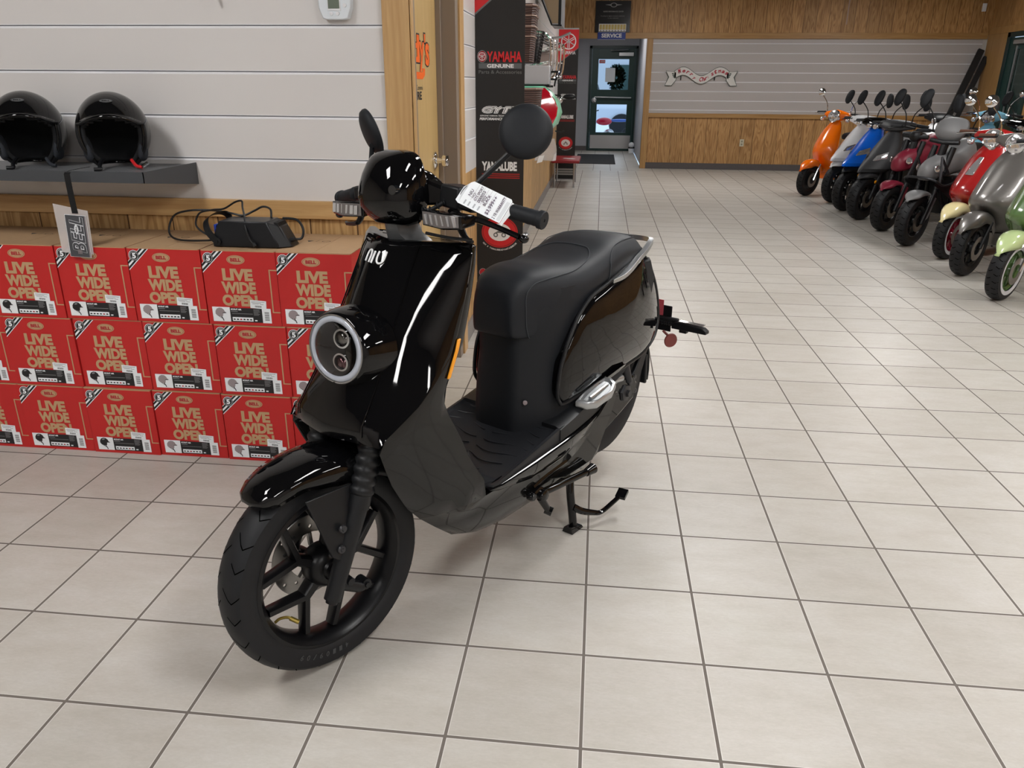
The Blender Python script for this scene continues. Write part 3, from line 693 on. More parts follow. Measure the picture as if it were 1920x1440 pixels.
# ---------------------------------------------------------------- charger on the boxes
ZT = 3*BH+0.004
M_case = mat('charger_case', (0.012, 0.013, 0.016), 0.33, 0.3)
ch = thing('battery_charger', 'black finned battery charger with a carry strap lying on the red boxes', 'charger', (-1.27, 0.16, ZT))
b = MB()
def cp(x, y, z): return (x+1.27, y-0.16, z)
prof = [(-1.382, 0.0), (-1.150, 0.0), (-1.118, 0.012), (-1.150, 0.092), (-1.345, 0.092), (-1.382, 0.028)]
prof = [(-1.382, 0.001), (-1.140, 0.001), (-1.140, 0.012), (-1.178, 0.092), (-1.352, 0.092), (-1.382, 0.030)]
b.prism(prof, lambda a, c: cp(a, 0.100, c), lambda a, c: cp(a, 0.215, c))
b.build('case', M_case, ch, bevel=0.003)
b = MB(); b.hexa([cp(-1.140, 0.102, 0.001), cp(-1.100, 0.130, 0.001), cp(-1.100, 0.200, 0.001), cp(-1.140, 0.213, 0.001), cp(-1.176, 0.102, 0.090), cp(-1.138, 0.130, 0.072), cp(-1.138, 0.200, 0.072), cp(-1.176, 0.213, 0.090)])
b.build('end_cap', M_black_satin, ch, bevel=0.003)
b = MB()
for k in range(9):
    y = 0.125+k*0.009; b.hexa([cp(-1.128, y, 0.03), cp(-1.122, y, 0.03), cp(-1.122, y+0.004, 0.03), cp(-1.128, y+0.004, 0.03), cp(-1.160, y, 0.088), cp(-1.146, y, 0.086), cp(-1.146, y+0.004, 0.086), cp(-1.160, y+0.004, 0.088)])
b.build('cooling_fins', M_black_satin, ch, flat=True)
b = MB(); P = smooth_path([cp(-1.365, 0.094, 0.020), cp(-1.392, 0.092, 0.055), cp(-1.408, 0.12, 0.092), cp(-1.392, 0.17, 0.108), cp(-1.370, 0.215, 0.095), cp(-1.36, 0.222, 0.03)], 6)
b.loft([[p+Vector((0.010, 0, 0.007)), p+Vector((-0.010, 0, -0.007)), p+Vector((-0.010, 0.004, -0.007)), p+Vector((0.010, 0.004, 0.007))] for p in P]); b.lathe([(0, -0.003), (0.014, -0.003), (0.014, 0.003), (0, 0.003)], cp(-1.363, 0.095, 0.020), (0, 1, 0), 20)
b.lathe([(0, -0.006), (0.005, -0.006), (0.005, 0.003), (0, 0.003)], cp(-1.363, 0.094, 0.020), (0, 1, 0), 12)
b.build('carry_strap', M_black_satin, ch)
b = MB().box(*[v for v in (-1.384+1.27, -1.376+1.27)], 0.125-0.16, 0.185-0.16, 0.035, 0.075).build('label', [mat('blue_label', (0.02, 0.05, 0.35), 0.4)], ch, flat=True)
cable = MB()
cable.tube([cp(-1.378, 0.15, 0.022), cp(-1.43, 0.15, 0.012), cp(-1.55, 0.17, 0.008), cp(-1.60, 0.20, 0.03), cp(-1.585, 0.22, 0.085), cp(-1.52, 0.21, 0.108), cp(-1.43, 0.21, 0.112), cp(-1.36, 0.21, 0.104), cp(-1.31, 0.21, 0.096), cp(-1.27, 0.22, 0.112), cp(-1.235, 0.22, 0.128), cp(-1.205, 0.215, 0.120), cp(-1.20, 0.205, 0.093)], 0.0038, 8, sm=8)
cable.tube([cp(-1.378, 0.165, 0.020), cp(-1.44, 0.19, 0.022), cp(-1.49, 0.20, 0.055), cp(-1.475, 0.205, 0.100), cp(-1.42, 0.2, 0.115), cp(-1.37, 0.19, 0.122), cp(-1.32, 0.18, 0.148), cp(-1.285, 0.16, 0.155), cp(-1.275, 0.14, 0.135), cp(-1.262, 0.12, 0.10), cp(-1.252, 0.096, 0.07), cp(-1.24, 0.090, 0.035), cp(-1.222, 0.086, 0.012)], 0.0035, 8, sm=8)
cable.tube([cp(-1.105, 0.155, 0.025), cp(-1.075, 0.16, 0.028), cp(-1.070, 0.17, 0.06), cp(-1.095, 0.18, 0.090), cp(-1.15, 0.19, 0.093)], 0.0045, 8, sm=8)
cable.tube([cp(-1.225, 0.087, 0.018), cp(-1.218, 0.084, 0.008)], 0.008, 10).tube([cp(-1.115, 0.15, 0.022), cp(-1.095, 0.155, 0.026)], 0.008, 10).tube([cp(-1.37, 0.15, 0.022), cp(-1.40, 0.15, 0.018)], 0.0065, 10)
cable.build('cable', M_black_satin, ch)

# ---------------------------------------------------------------- thermostat, hook
th = thing('thermostat', 'white wall thermostat with a grey display on the slatwall', 'thermostat', (-0.972, WY-0.002, 1.66))
o = [(-0.060, 0.07), (-0.062, 0.02), (-0.060, -0.035), (-0.047, -0.070), (-0.030, -0.0735), (0.030, -0.0735), (0.047, -0.070), (0.060, -0.035), (0.062, 0.02), (0.060, 0.07)]
MB().prism(o, lambda a, c: (a, 0.0, c), lambda a, c: (a*0.97, -0.028, c)).build('housing', mat('thermostat_white', (0.74, 0.79, 0.84), 0.4), th, bevel=0.003)
MB().box(-0.026, 0.022, -0.0305, -0.028, -0.045, 0.06).build('display_bezel', M_white, th, flat=True)
MB().box(-0.022, 0.018, -0.0325, -0.0306, -0.038, 0.055).build('display', mat('lcd_grey', (0.14, 0.17, 0.13), 0.3), th, flat=True)
for x, z in ((0.037, -0.004), (0.037, -0.028), (-0.013, -0.054), (0.010, -0.054)):
    MB().lathe([(0, 0), (0.0065, 0), (0.0065, 0.003), (0, 0.0038)], (x, -0.028, z), (0, -1, 0), 18).build('button', M_white, th)
hk = tag(MB().tube([(-1.414, WY-0.001, 1.72), (-1.414, WY-0.03, 1.70), (-1.414, WY-0.03, 1.665), (-1.414, WY-0.045, 1.658)], 0.006, 8, sm=3).build('slatwall_hook', M_ink), 'small black slatwall hook at the top edge of the grey panel', 'hook')
# ---------------------------------------------------------------- things along the left wall and at the back
M_bred = mat('banner_red', (0.55, 0.015, 0.02), 0.5); M_bblk = mat('banner_black', (0.013, 0.012, 0.012), 0.55); M_bgrey = mat('banner_grey', (0.10, 0.105, 0.11), 0.5)
M_bwht = mat('banner_white', (0.72, 0.72, 0.72), 0.5); M_bdim = mat('banner_dim_grey', (0.13, 0.13, 0.13), 0.5); M_bstripe = mat('banner_stripe_grey', (0.33, 0.32, 0.30), 0.5); M_bdred = mat('banner_deep_red', (0.30, 0.015, 0.015), 0.5)
def tuning_fork(mb, P, cx, cz, r, m):
    """ring with three crossed tuning forks"""
    mb.disc(P(cx, cz), (1, 0, 0), (0, 0, 1), r, r, 36, m, inner=0.86)
    for k in range(3):
        a = math.pi/2+2*math.pi*k/3; ca, sa = math.cos(a), math.sin(a)
        def q(u, v): return P(cx+u*ca-v*sa, cz+u*sa+v*ca)
        for (u0, u1, v0, v1) in ((0.0, 0.30, -0.045, 0.045), (-0.80, -0.05, 0.06, 0.15), (-0.80, -0.05, -0.15, -0.06), (-0.16, -0.05, -0.15, 0.15), (0.28, 0.78, -0.05, 0.05)):
            mb.quad(q(u0*r, v0*r), q(u1*r, v0*r), q(u1*r, v1*r), q(u0*r, v1*r), m)
        mb.add([q(0.60*r, 0), q(0.72*r, 0.10*r), q(0.84*r, 0), q(0.72*r, -0.10*r)], [(0, 1, 2, 3)], m)
BMATS = [M_bred, M_bdred, M_bblk, M_bwht, mat('emblem_red', (0.42, 0.02, 0.03), 0.4), M_bgrey, M_bdim, M_bstripe]
def banner(label, x0, x1, y, H, first=True):
    t = thing('display_banner', label, 'banner', (x0, y, 0.012)); w = x1-x0
    def P(x, z, o=0.0): return (x*w, -0.0035-o, z)
    b = MB(); b.box(0, w, -0.003, 0, 0.0, H, 2)
    b.build('panel', [M_bred, M_bdred, M_bblk], t, flat=True)
    b = MB(); L = [0]
    def Q(x, z): return (x*w, -0.0035-0.0003*L[0], z)
    def rect(x0_, x1_, z0, z1, m): b.quad(Q(x0_, z0), Q(x1_, z0), Q(x1_, z1), Q(x0_, z1), m)
    def tx(s, x0_, x1_, z0, z1, m, bold=0.03, shear=0.0): b.text(s, Q(x0_, z0), (1, 0, 0), (0, 0, 1), z1-z0, (x1_-x0_)*w, bold=bold, m=m, shear=shear)
    # red head with the slanted lower edge
    b.add([Q(0, H), Q(0, H*0.785), Q(1, H*0.885), Q(1, H)], [(0, 1, 2, 3)], 0)
    L[0] = 1; b.add([Q(0, H*0.785), Q(0, H*0.780), Q(1, H*0.880), Q(1, H*0.885)], [(0, 1, 2, 3)], 6)
    R_ = lambda f: H*f
    tuning_fork(b, lambda x, z: (x, -0.0045, z), 0.5*w, R_(0.925), 0.058*H*0.9, 3)
    tx('YAMAHA', 0.14, 0.86, R_(0.842), R_(0.866), 3, 0.028)
    def flush(nm):
        nonlocal b
        b.build(nm, BMATS, t, flat=True); b = MB()
    flush('red_head_print')
    # second block
    z = 1.51 if first else 1.49
    b.disc(Q(0.14, z), (1, 0, 0), (0, 0, 1), 0.026, 0.030, 24, 4, inner=0.0); b.disc(Q(0.14, z), (1, 0, 0), (0, 0, 1), 0.027, 0.031, 24, 3, inner=0.86)
    L[0] = 2; tuning_fork(b, lambda x, zz: (x, -0.0055, zz), 0.14*w, z, 0.021, 3); L[0] = 1
    tx('YAMAHA', 0.24, 0.94, z-0.028, z+0.026, 0, 0.028)
    rect(0.07, 0.94, z-0.062, z-0.034, 5); L[0] = 2; tx('GENUINE', 0.24, 0.78, z-0.058, z-0.038, 3, 0.035); L[0] = 1
    tx('Parts & Accessories', 0.07, 0.94, z-0.088, z-0.070, 6, 0.01)
    flush('lettering')
    z = 1.215
    L[0] = 1; tx('GYTR', 0.13, 0.90, z-0.002, z+0.038, 3, 0.10, 0.25); L[0] = 2; tx('GYTR', 0.145, 0.885, z+0.002, z+0.034, 2, 0.045, 0.25); L[0] = 3; tx('GYTR', 0.15, 0.88, z+0.004, z+0.032, 3, 0.01, 0.25); L[0] = 1
    tx('GENUINE YAMAHA TECHNOLOGY RACING', 0.09, 0.92, z-0.018, z-0.010, 3, 0.02, 0.2); tx('PERFORMANCE PRODUCTS', 0.08, 0.94, z-0.038, z-0.024, 3, 0.04, 0.2)
    flush('lettering')
    z = 0.925
    tx('YAMALUBE', 0.12, 0.86, z-0.026, z+0.026, 3, 0.05)
    for k in range(3): rect(0.12, 0.92, z-0.046-0.011*k, z-0.040-0.011*k, 1)
    flush('lettering')
    z = 0.545; cx = 0.50
    L[0] = 1; b.disc(Q(cx, z), (1, 0, 0), (0, 0, 1), 0.108, 0.092, 40, 0); L[0] = 2; b.disc(Q(cx, z), (1, 0, 0), (0, 0, 1), 0.104, 0.088, 40, 1, inner=0.93); b.disc(Q(cx, z), (1, 0, 0), (0, 0, 1), 0.068, 0.052, 32, 3)
    L[0] = 3
    for dx in (-0.024, 0.024): b.disc(Q(cx+dx/w, z-0.016), (1, 0, 0), (0, 0, 1), 0.014, 0.014, 18, 6, inner=0.5)
    b.quad(Q(cx-0.03/w, z-0.004), Q(cx+0.03/w, z-0.004), Q(cx+0.02/w, z+0.008), Q(cx-0.01/w, z+0.008), 6); b.quad(Q(cx-0.008/w, z+0.006), Q(cx+0.008/w, z+0.006), Q(cx+0.006/w, z+0.026), Q(cx-0.006/w, z+0.026), 6)
    L[0] = 1
    s_ = 'NOW @ YAMALUBEADVANTAGE.COM'
    for i, c in enumerate(s_):
        if c == ' ': continue
        a = R(218+104*i/(len(s_)-1)); ctr = Vector((cx*w+0.124*math.cos(a), -0.0045, z+0.106*math.sin(a))); up = Vector((-math.cos(a), 0, -math.sin(a))); rt = Vector((-math.sin(a), 0, math.cos(a)))
        b.text(c, ctr-rt*0.003-up*0.004, rt, up, 0.010, 0.0065, bold=0.03, m=3)
    flush('round_emblem')
    z = 0.300
    b.disc(Q(0.13, z), (1, 0, 0), (0, 0, 1), 0.022, 0.024, 24, 4); b.disc(Q(0.13, z), (1, 0, 0), (0, 0, 1), 0.023, 0.025, 24, 3, inner=0.86)
    tx('YAMAHA', 0.22, 0.92, z-0.022, z+0.022, 0, 0.028); tx('Racing', 0.20, 0.70, z-0.062, z-0.032, 3, 0.02, 0.35)
    flush('lettering')
    for k in range(3): rect(0.0, 1.0, 0.066+k*0.036, 0.092+k*0.036, 7)
    flush('grey_stripes')
    MB().tube([(w/2, 0.012, 0), (w/2, 0.012, H)], 0.008, 8).box(0, w, -0.004, 0.014, -0.011, 0.006).box(0, w, -0.004, 0.012, H, H+0.02).build('stand', M_steel, t)
    return t
banner('tall black banner with red head and white lettering, nearest on the left wall', -0.728, -0.452, 2.06, 2.20)
banner('tall black banner with red head behind the red bench at the far end', -0.700, -0.405, 9.97, 2.14, False)

# hanging goods beyond the near banner
M_wick = mat('brown_wicker', (0.10, 0.035, 0.022), 0.6); nt, N, L, b_ = nodes(M_wick); v = coords(nt, 'Object'); wv = N.new('ShaderNodeTexWave'); wv.bands_direction = 'Z'; wv.inputs['Scale'].default_value = 22; wv.inputs['Distortion'].default_value = 1.5; wv.inputs['Detail'].default_value = 1; L.new(v, wv.inputs['Vector'])
L.new(ramp(nt, wv.outputs['Fac'], [(0.2, (0.030, 0.014, 0.011)), (0.8, (0.10, 0.052, 0.040))]), b_.inputs['Base Color']); bump(nt, b_, wv.outputs['Fac'], 0.8, 0.004)
M_band = mat('pale_cane_band', (0.36, 0.25, 0.20), 0.5)
def basket(label, x, y, z, w, d, h, m, bands, name='hanging_basket', taper=0.75):
    t = thing(name, label, 'basket', (x, y, z))
    def rg(k, zz, ins=0.0): return [(sx*(w/2*k-ins)+w/2, sy*(d/2*k-ins), zz) for sx, sy in ((-1, -0.8), (-0.8, -1), (0.8, -1), (1, -0.8), (1, 0.8), (0.8, 1), (-0.8, 1), (-1, 0.8))]
    MB().loft([rg(taper, 0), rg(1.0, h), rg(1.0, h, 0.008), rg(taper, 0.01, 0.008)]).build('body', m, t, angle=50)
    for k, f in enumerate(bands): MB().tube([Vector(p)*1.0 for p in rg(lerp(taper, 1.0, f)+0.02, h*f)]+[Vector(rg(lerp(taper, 1.0, f)+0.02, h*f)[0])], 0.005, 6).build('band', M_band if m is M_wick else m, t)
    return t
basket('nest of brown wicker baskets with pale rims hanging beside the near banner', -0.728, 3.4, 1.525, 0.235, 0.30, 0.37, M_wick, (0.45, 0.62, 0.80, 0.97))
M_wire = mat('black_wire', (0.012, 0.012, 0.014), 0.35, 0.4)
t = thing('wire_basket', 'black wire mesh basket hanging behind the wicker baskets', 'basket', (-0.728, 4.0, 1.54))
mb = MB()
for k in range(10):
    z = 0.022*k; w = 0.20+0.004*k; mb.tube([(0, -0.12, z), (w, -0.12, z), (w, 0.12, z), (0, 0.12, z)], 0.0022, 5)
for k in range(12): x = 0.018*k; mb.tube([(x, -0.12, 0), (x*1.15, -0.125, 0.22)], 0.0022, 5).tube([(x, 0.12, 0), (x*1.15, 0.125, 0.22)], 0.0022, 5)
for k in range(10): y = -0.11+0.024*k; mb.tube([(0.20, y, 0), (0.236, y, 0.22)], 0.0022, 5)
mb.build('mesh', M_wire, t); MB().box(0.002, 0.19, -0.11, 0.11, 0.005, 0.20).build('mesh_lining', mat('black_net', (0.02, 0.02, 0.022), 0.7), t, bevel=0.01)
t = thing('goods_carton', 'small white glossy box between the wire basket and the dark woven basket', 'box', (-0.715, 3.7, 1.384)); MB().box(0, 0.295, 0, 0.16, 0, 0.132).build('body', mat('white_glossy_card', (0.62, 0.61, 0.62), 0.15, 0, 0.5), t, bevel=0.004)
t = thing('wall_shelf', 'slim black shelf under the small white box', 'shelf', (-0.728, 3.66, 1.372)); MB().box(0, 0.31, 0, 0.22, 0, 0.011).box(0, 0.006, 0, 0.22, -0.06, 0.0).build('body', M_black_satin, t, flat=True)
basket('dark woven basket hanging above the left mirror, below the white box', -0.728, 3.4, 1.135, 0.27, 0.30, 0.225, M_wick, (0.97,), taper=0.9)
# scooter top case: mint shell with a red lens
t = thing('top_case', 'mint green scooter top case with a large red lens hanging on the left wall', 'top case', (-0.728, 4.25, 0.95))
def tc(sx, ring): return [(sx*a_, b__, c_) for a_, b__, c_ in ring]
prof = [(0.00, 0.12, 0.10), (0.05, 0.26, 0.15), (0.13, 0.355, 0.18), (0.22, 0.385, 0.19), (0.30, 0.365, 0.185), (0.38, 0.30, 0.165), (0.44, 0.215, 0.12), (0.475, 0.13, 0.06)]
MB().loft([[(0, -h_, z_), (x_*0.6, -h_, z_), (x_*0.92, -h_*0.6, z_), (x_, 0, z_), (x_*0.92, h_*0.6, z_), (x_*0.6, h_, z_), (0, h_, z_)] for z_, x_, h_ in prof]).build('shell', P_mint if 'P_mint' in globals() else mat('mint_paint', (0.22, 0.62, 0.42), 0.25, 0, 0.6), t, bevel=0.01, seg=3)
MB().loft([[(x0, y_-0.004, z_), (x1, y1_-0.006, z_), (x1+0.004, y1_+0.02, z_), (x0, y_+0.02, z_)] for z_, x0, x1, y_, y1_ in ((0.135, 0.300, 0.315, -0.190, -0.185), (0.20, 0.265, 0.345, -0.196, -0.165), (0.26, 0.20, 0.352, -0.196, -0.150), (0.32, 0.14, 0.325, -0.194, -0.150), (0.38, 0.13, 0.275, -0.178, -0.140), (0.41, 0.14, 0.240, -0.160, -0.125))]).build('red_lens', mat('red_case_lens', (0.42, 0.004, 0.015), 0.08, 0, 0.8), t, bevel=0.004)
MB().tube([(0.34, -0.14, 0.08), (0.39, -0.17, 0.07), (0.41, -0.17, 0.085)], 0.006, 6).build('catch', M_ink, t)
# chrome racks
t = thing('chrome_rack', 'bundle of chrome luggage racks hanging on the left wall past the baskets', 'rack', (-0.728, 5.0, 1.40))
mb = MB()
for k in range(5):
    y = 0.13*k; x = 0.16+0.025*k
    mb.tube([(0.0, y, 0.42), (x, y, 0.42-0.03*k), (x+0.06, y+0.03, 0.34), (x+0.05, y+0.05, 0.10), (x-0.02, y, 0.04), (0.03, y, 0.10)], 0.009, 8, sm=3)
    mb.tube([(x+0.05, y+0.02, 0.30), (0.05, y, 0.26)], 0.007, 6).tube([(x+0.05, y+0.02, 0.18), (0.05, y, 0.15)], 0.007, 6)
mb.build('tubes', M_chrome, t); MB().box(0.004, 0.11, 0.0, 0.6, 0.05, 0.40).build('backing_plates', mat('silver_blister', (0.50, 0.49, 0.50), 0.25, 0.6), t, flat=True)
MB().box(0.112, 0.20, 0.3, 0.7, 0.08, 0.26).build('pink_card', mat('pinkish_card', (0.33, 0.25, 0.22), 0.5), t, flat=True)
t = thing('luggage_carrier', 'small black folding carrier above the mint green top case', 'rack', (-0.728, 4.82, 1.37)); mb = MB()
for x in (0.10, 0.16, 0.22, 0.28): mb.tube([(x, 0, 0.0), (x+0.02, 0, 0.12)], 0.007, 6)
mb.tube([(0.0, 0, 0.12), (0.31, 0, 0.12)], 0.009, 6).tube([(0.0, 0, 0.0), (0.27, 0, 0.0)], 0.009, 6).tube([(0.0, 0.1, 0.06), (0.30, 0.1, 0.06)], 0.009, 6); mb.build('tubes', M_wire, t)
t = thing('plastic_bag', 'clear plastic bag with a white label hanging under the mint top case', 'bag', (-0.728, 3.95, 0.79)); mb = MB(); random.seed(5); MB().tube([(0.0, 0.03, 0.26), (0.02, 0.03, 0.20), (0.26, 0.0, 0.18)], 0.004, 6).build('hook', M_steel, t)
mb.loft([[(x_+0.012*math.sin(k*2.1+z_*30), 0.03*math.cos(k*1.7), z_) for k, x_ in enumerate((0.20+dx, 0.27+dx, 0.345+dx, 0.35+dx, 0.27+dx, 0.20+dx))] for dx, z_ in ((0.0, 0.02), (0.0, 0.06), (0.01, 0.10), (0.005, 0.14), (0.0, 0.19))]); mb.build('film', mat('clear_film', (0.75, 0.76, 0.78), 0.15, alpha=0.45), t, angle=20)
MB().hexa([(0.205, -0.035, 0.0), (0.25, -0.035, 0.012), (0.25, -0.033, 0.012), (0.205, -0.033, 0.0), (0.225, -0.035, 0.055), (0.268, -0.035, 0.065), (0.268, -0.033, 0.065), (0.225, -0.033, 0.055)]).build('label', M_paper, t, flat=True)
t = thing('handlebar_mirror', 'loose black handlebar mirror with a chrome pod at the far banner', 'mirror', (-0.728, 6.5, 1.20)); MB().tube([(0.0, 0, 0.10), (0.26, 0, 0.075)], 0.008, 6).ell((0.35, 0, 0.065), (0.07, 0.02, 0.028)).build('body', M_black_satin, t); MB().ell((0.245, 0, 0.03), (0.035, 0.03, 0.035)).build('pod', M_chrome, t)
# cabinet high on the wall with a tan panel
t = thing('wall_cabinet', 'grey-edged wall cabinet with tan panel and slanted lower edge high above the baskets', 'cabinet', (-0.728, 6.0, 1.94))
mb = MB(); mb.prism([(0.0, 0.42), (0.0, 0.36), (0.17, 0.0), (0.275, 0.0), (0.275, 1.0), (0.0, 1.0)], lambda a_, c_: (a_, 0, c_), lambda a_, c_: (a_, 0.5, c_)); mb.build('body', M_grey_wall, t, flat=True)
MB().prism([(0.01, 0.42), (0.175, 0.02), (0.235, 0.02), (0.235, 0.99), (0.01, 0.99)], lambda a_, c_: (a_, -0.004, c_), lambda a_, c_: (a_, -0.001, c_)).build('tan_panel', mat('tan_panel', (0.28, 0.20, 0.12), 0.5), t, flat=True)
MB().box(0.235, 0.262, -0.006, 0.0, 0.0, 0.99).tube([(0.0, -0.008, 0.38), (0.17, -0.008, 0.005), (0.27, -0.008, 0.0)], 0.008, 6).build('dark_edge', M_black_satin, t, flat=True)
t = thing('bar_end_tube', 'bare silver tube sticking out in front of the far banner', 'tube', (-0.728, 5.85, 1.80)); MB().tube([(0.0, 0, 0.0), (0.27, 0, 0.025), (0.37, 0, 0.065)], 0.011, 8).build('body', M_silver, t)

# red bench with a paper on it
t = thing('bench', 'red topped bench with thin steel legs against the left wall', 'bench', (-0.50, 9.38, 0)); BZ = 0.345
MB().box(-0.205, 0.195, -0.45, 0.40, BZ, BZ+0.04).build('seat', mat('red_bench_vinyl', (0.24, 0.012, 0.018), 0.4), t, bevel=0.012)
for x in (-0.16, 0.12):
    for y in (-0.36, 0.34): MB().tube([(x, y, BZ), (x, y, 0.006)], 0.012, 8).lathe([(0, 0), (0.018, 0), (0.018, 0.006), (0, 0.006)], (x, y, 0.001), (0, 0, 1), 10).build('leg', M_steel, t)
p = MB().hexa([(-0.06, -0.30, 0), (0.10, -0.38, 0), (0.13, -0.32, 0), (-0.03, -0.24, 0), (-0.06, -0.30, 0.002), (0.10, -0.38, 0.002), (0.13, -0.32, 0.002), (-0.03, -0.24, 0.002)]).build('paper_leaflet', M_paper, None, flat=True, loc=(-0.50, 9.55, BZ+0.041)); tag(p, 'crumpled white paper leaflet lying on the red bench', 'leaflet')
tag(MB().box(-0.50, 0.28, 12.78, 14.95, 0.0005, 0.010).build('door_mat', speckle(mat('black_mat', (0.008, 0.008, 0.009), 0.9), 0.2, 60), bevel=0.004), 'black rubber mat on the hall floor in front of the far green door', 'mat')
t = thing('waste_bag', 'small white lidded pail on the hall floor at the corner of the green door', 'pail', (0.665, 15.55, 0)); MB().lathe([(0, 0.002), (0.055, 0.002), (0.066, 0.10), (0.066, 0.12), (0, 0.12)], n=20).build('base', M_white, t); MB().ell((0, 0, 0.17), (0.062, 0.062, 0.06)).build('lid', M_white, t); MB().lathe([(0.067, 0.10), (0.069, 0.10), (0.069, 0.125), (0.067, 0.125)], n=20, closed=True).build('dark_band', M_ink, t)
t.name = 'pail'

# signs over the hall
M_gold = mat('gold_print', (0.50, 0.38, 0.12), 0.4)
t = thing('certificate_board', 'dark glossy plaque above the hall opening with a row of small gold plates', 'sign', (0.10, BY-0.03, 2.235)); 
MB().box(-0.30, 0.29, 0, 0.014, 0.0, 0.49).build('board', mat('glossy_black_sign', (0.025, 0.025, 0.027), 0.12, 0, 0.3), t, bevel=0.003)
mb = MB(); mb.disc((0, -0.001, 0.425), (1, 0, 0), (0, 0, 1), 0.055, 0.035, 24, 0, inner=0.75); mb.quad((-0.14, -0.001, 0.428), (-0.05, -0.001, 0.415), (-0.05, -0.001, 0.435), (-0.14, -0.001, 0.430), 0); mb.quad((0.05, -0.001, 0.415), (0.14, -0.001, 0.428), (0.14, -0.001, 0.430), (0.05, -0.001, 0.435), 0)
mb.text("RIDER'S PERFORMANCE CENTER", (-0.17, -0.001, 0.315), (1, 0, 0), (0, 0, 1), 0.020, 0.34, bold=0.02, m=0); mb.text('Providing the highest customer satisfaction', (-0.21, -0.001, 0.245), (1, 0, 0), (0, 0, 1), 0.018, 0.40, m=0); mb.text('in the industry', (-0.09, -0.001, 0.215), (1, 0, 0), (0, 0, 1), 0.016, 0.18, m=0)
mb.build('lettering', mat('sign_print_grey', (0.30, 0.30, 0.29), 0.4), t, flat=True)
mb = MB()
mb.box(-0.235, 0.225, -0.006, 0, 0.018, 0.135, 1)
for k in range(9): mb.box(-0.225+k*0.050, -0.183+k*0.050, -0.008, -0.006, 0.045, 0.125, 0); mb.box(-0.215+k*0.050, -0.193+k*0.050, -0.008, -0.006, 0.022, 0.034, 2)
mb.build('name_plates', [M_gold, M_bwht, M_ink], t, flat=True)
t = thing('service_sign', 'small blue sign reading SERVICE above the hall opening', 'sign', (0.085, BY-0.03, 2.122)); MB().box(-0.235, 0.24, 0, 0.006, 0.0, 0.125, 0).build('plate', mat('sign_blue', (0.012, 0.035, 0.22), 0.35), t, bevel=0.004)
MB().box(-0.228, 0.233, -0.001, 0, 0.003, 0.006).box(-0.228, 0.233, -0.001, 0, 0.119, 0.122).text('SERVICE', (-0.170, -0.0015, 0.034), (1, 0, 0), (0, 0, 1), 0.064, 0.345, bold=0.035).build('lettering', M_bwht, t, flat=True)

# merry christmas ribbon
M_rib = mat('ribbon_white', (0.62, 0.61, 0.58), 0.6); M_ribg = mat('ribbon_dark_green', (0.03, 0.05, 0.04), 0.6); M_ribr = mat('ribbon_red', (0.38, 0.01, 0.03), 0.6)
t = thing('ribbon_sign', 'white ribbon shaped sign reading Merry Christmas on the back slatwall', 'sign', (1.655, BY-0.012, 1.555))
def mid(x): return 0.075*math.cos(x/0.605*2*math.pi*1.0-math.pi)*-1*-1 if False else -0.045-0.075*math.cos(2*math.pi*(x+0.605*0.5)/0.605)
def mid(x): return 0.008-0.070*math.cos(2*math.pi*x/0.62)*1.0 if abs(x) < 0.47 else 0.008-0.070*math.cos(2*math.pi*0.47/0.62)-(abs(x)-0.47)*0.95
def ribbon(mb, grow, o, m):
    for a0, a1 in ((-0.46, 0.46),):
        n = 40; top = []; bot = []
        for k in range(n+1):
            x = lerp(a0-grow, a1+grow, k/n); c = mid(x); top.append((x, -o, c+0.062+grow)); bot.append((x, -o, c-0.062-grow))
        mb.add(top+bot, [(k, k+1, n+2+k, n+1+k) for k in range(n)], m)
    for sg in (-1, 1):
        P_ = [(0.43, 0.055), (0.60+grow, 0.075+grow), (0.545+grow*2, -0.02), (0.605+grow, -0.150-grow), (0.50-grow, -0.155-grow), (0.43-grow, -0.07)]
        mb.add([(sg*a_, -o, c_) for a_, c_ in P_], [tuple(range(6))], m)
mb = MB(); ribbon(mb, 0.008, 0.001, 1); ribbon(mb, 0.0, 0.002, 0)
mb.box(-0.355, -0.335, 0.0, 0.006, -0.07, 0.05, 3).box(0.215, 0.235, 0.0, 0.006, -0.07, 0.05, 3)
def along(mb, s, x0, x1, h, m):
    n = len(s)
    for i, c in enumerate(s):
        x = lerp(x0, x1, i/(n-1)); sl = (mid(x+0.01)-mid(x-0.01))/0.02; a = math.atan(sl)
        up = Vector((-math.sin(a), 0, math.cos(a))); rt = Vector((math.cos(a), 0, math.sin(a)))
        hh_ = h*(1.35 if c.isupper() else (1.15 if c in 'thk' else 0.8)); mb.text(c, Vector((x, -0.003, mid(x)-0.026))-up*(0.02 if c == 'y' else 0), rt, up, hh_, 0.052 if c != 'i' else 0.012, bold=0.03, shear=0.25, m=m)
along(mb, 'Merry', -0.385, -0.145, 0.056, 2); along(mb, 'Christmas', -0.035, 0.385, 0.056, 2)
for sg in (-1, 1):
    for k in range(3): mb.ell((sg*(0.485-0.010*k), -0.003, 0.035-0.025*k), (0.020, 0.002, 0.010), 8, 6, m=1)
mb.build('ribbon', [M_rib, M_ribg, M_ribr, M_ink], t, flat=True)
t = thing('wall_outlet', 'ivory electrical outlet on the wood panelling of the back wall', 'outlet', (2.46, BY+0.012, 0.462)); MB().box(-0.036, 0.036, 0, 0.007, -0.060, 0.060).build('plate', mat('ivory_plastic', (0.52, 0.50, 0.38), 0.4), t, bevel=0.002); MB().box(-0.014, 0.014, -0.002, 0, 0.010, 0.040).box(-0.014, 0.014, -0.002, 0, -0.040, -0.010).build('sockets', mat('ivory_dark', (0.25, 0.24, 0.18), 0.4), t, flat=True)
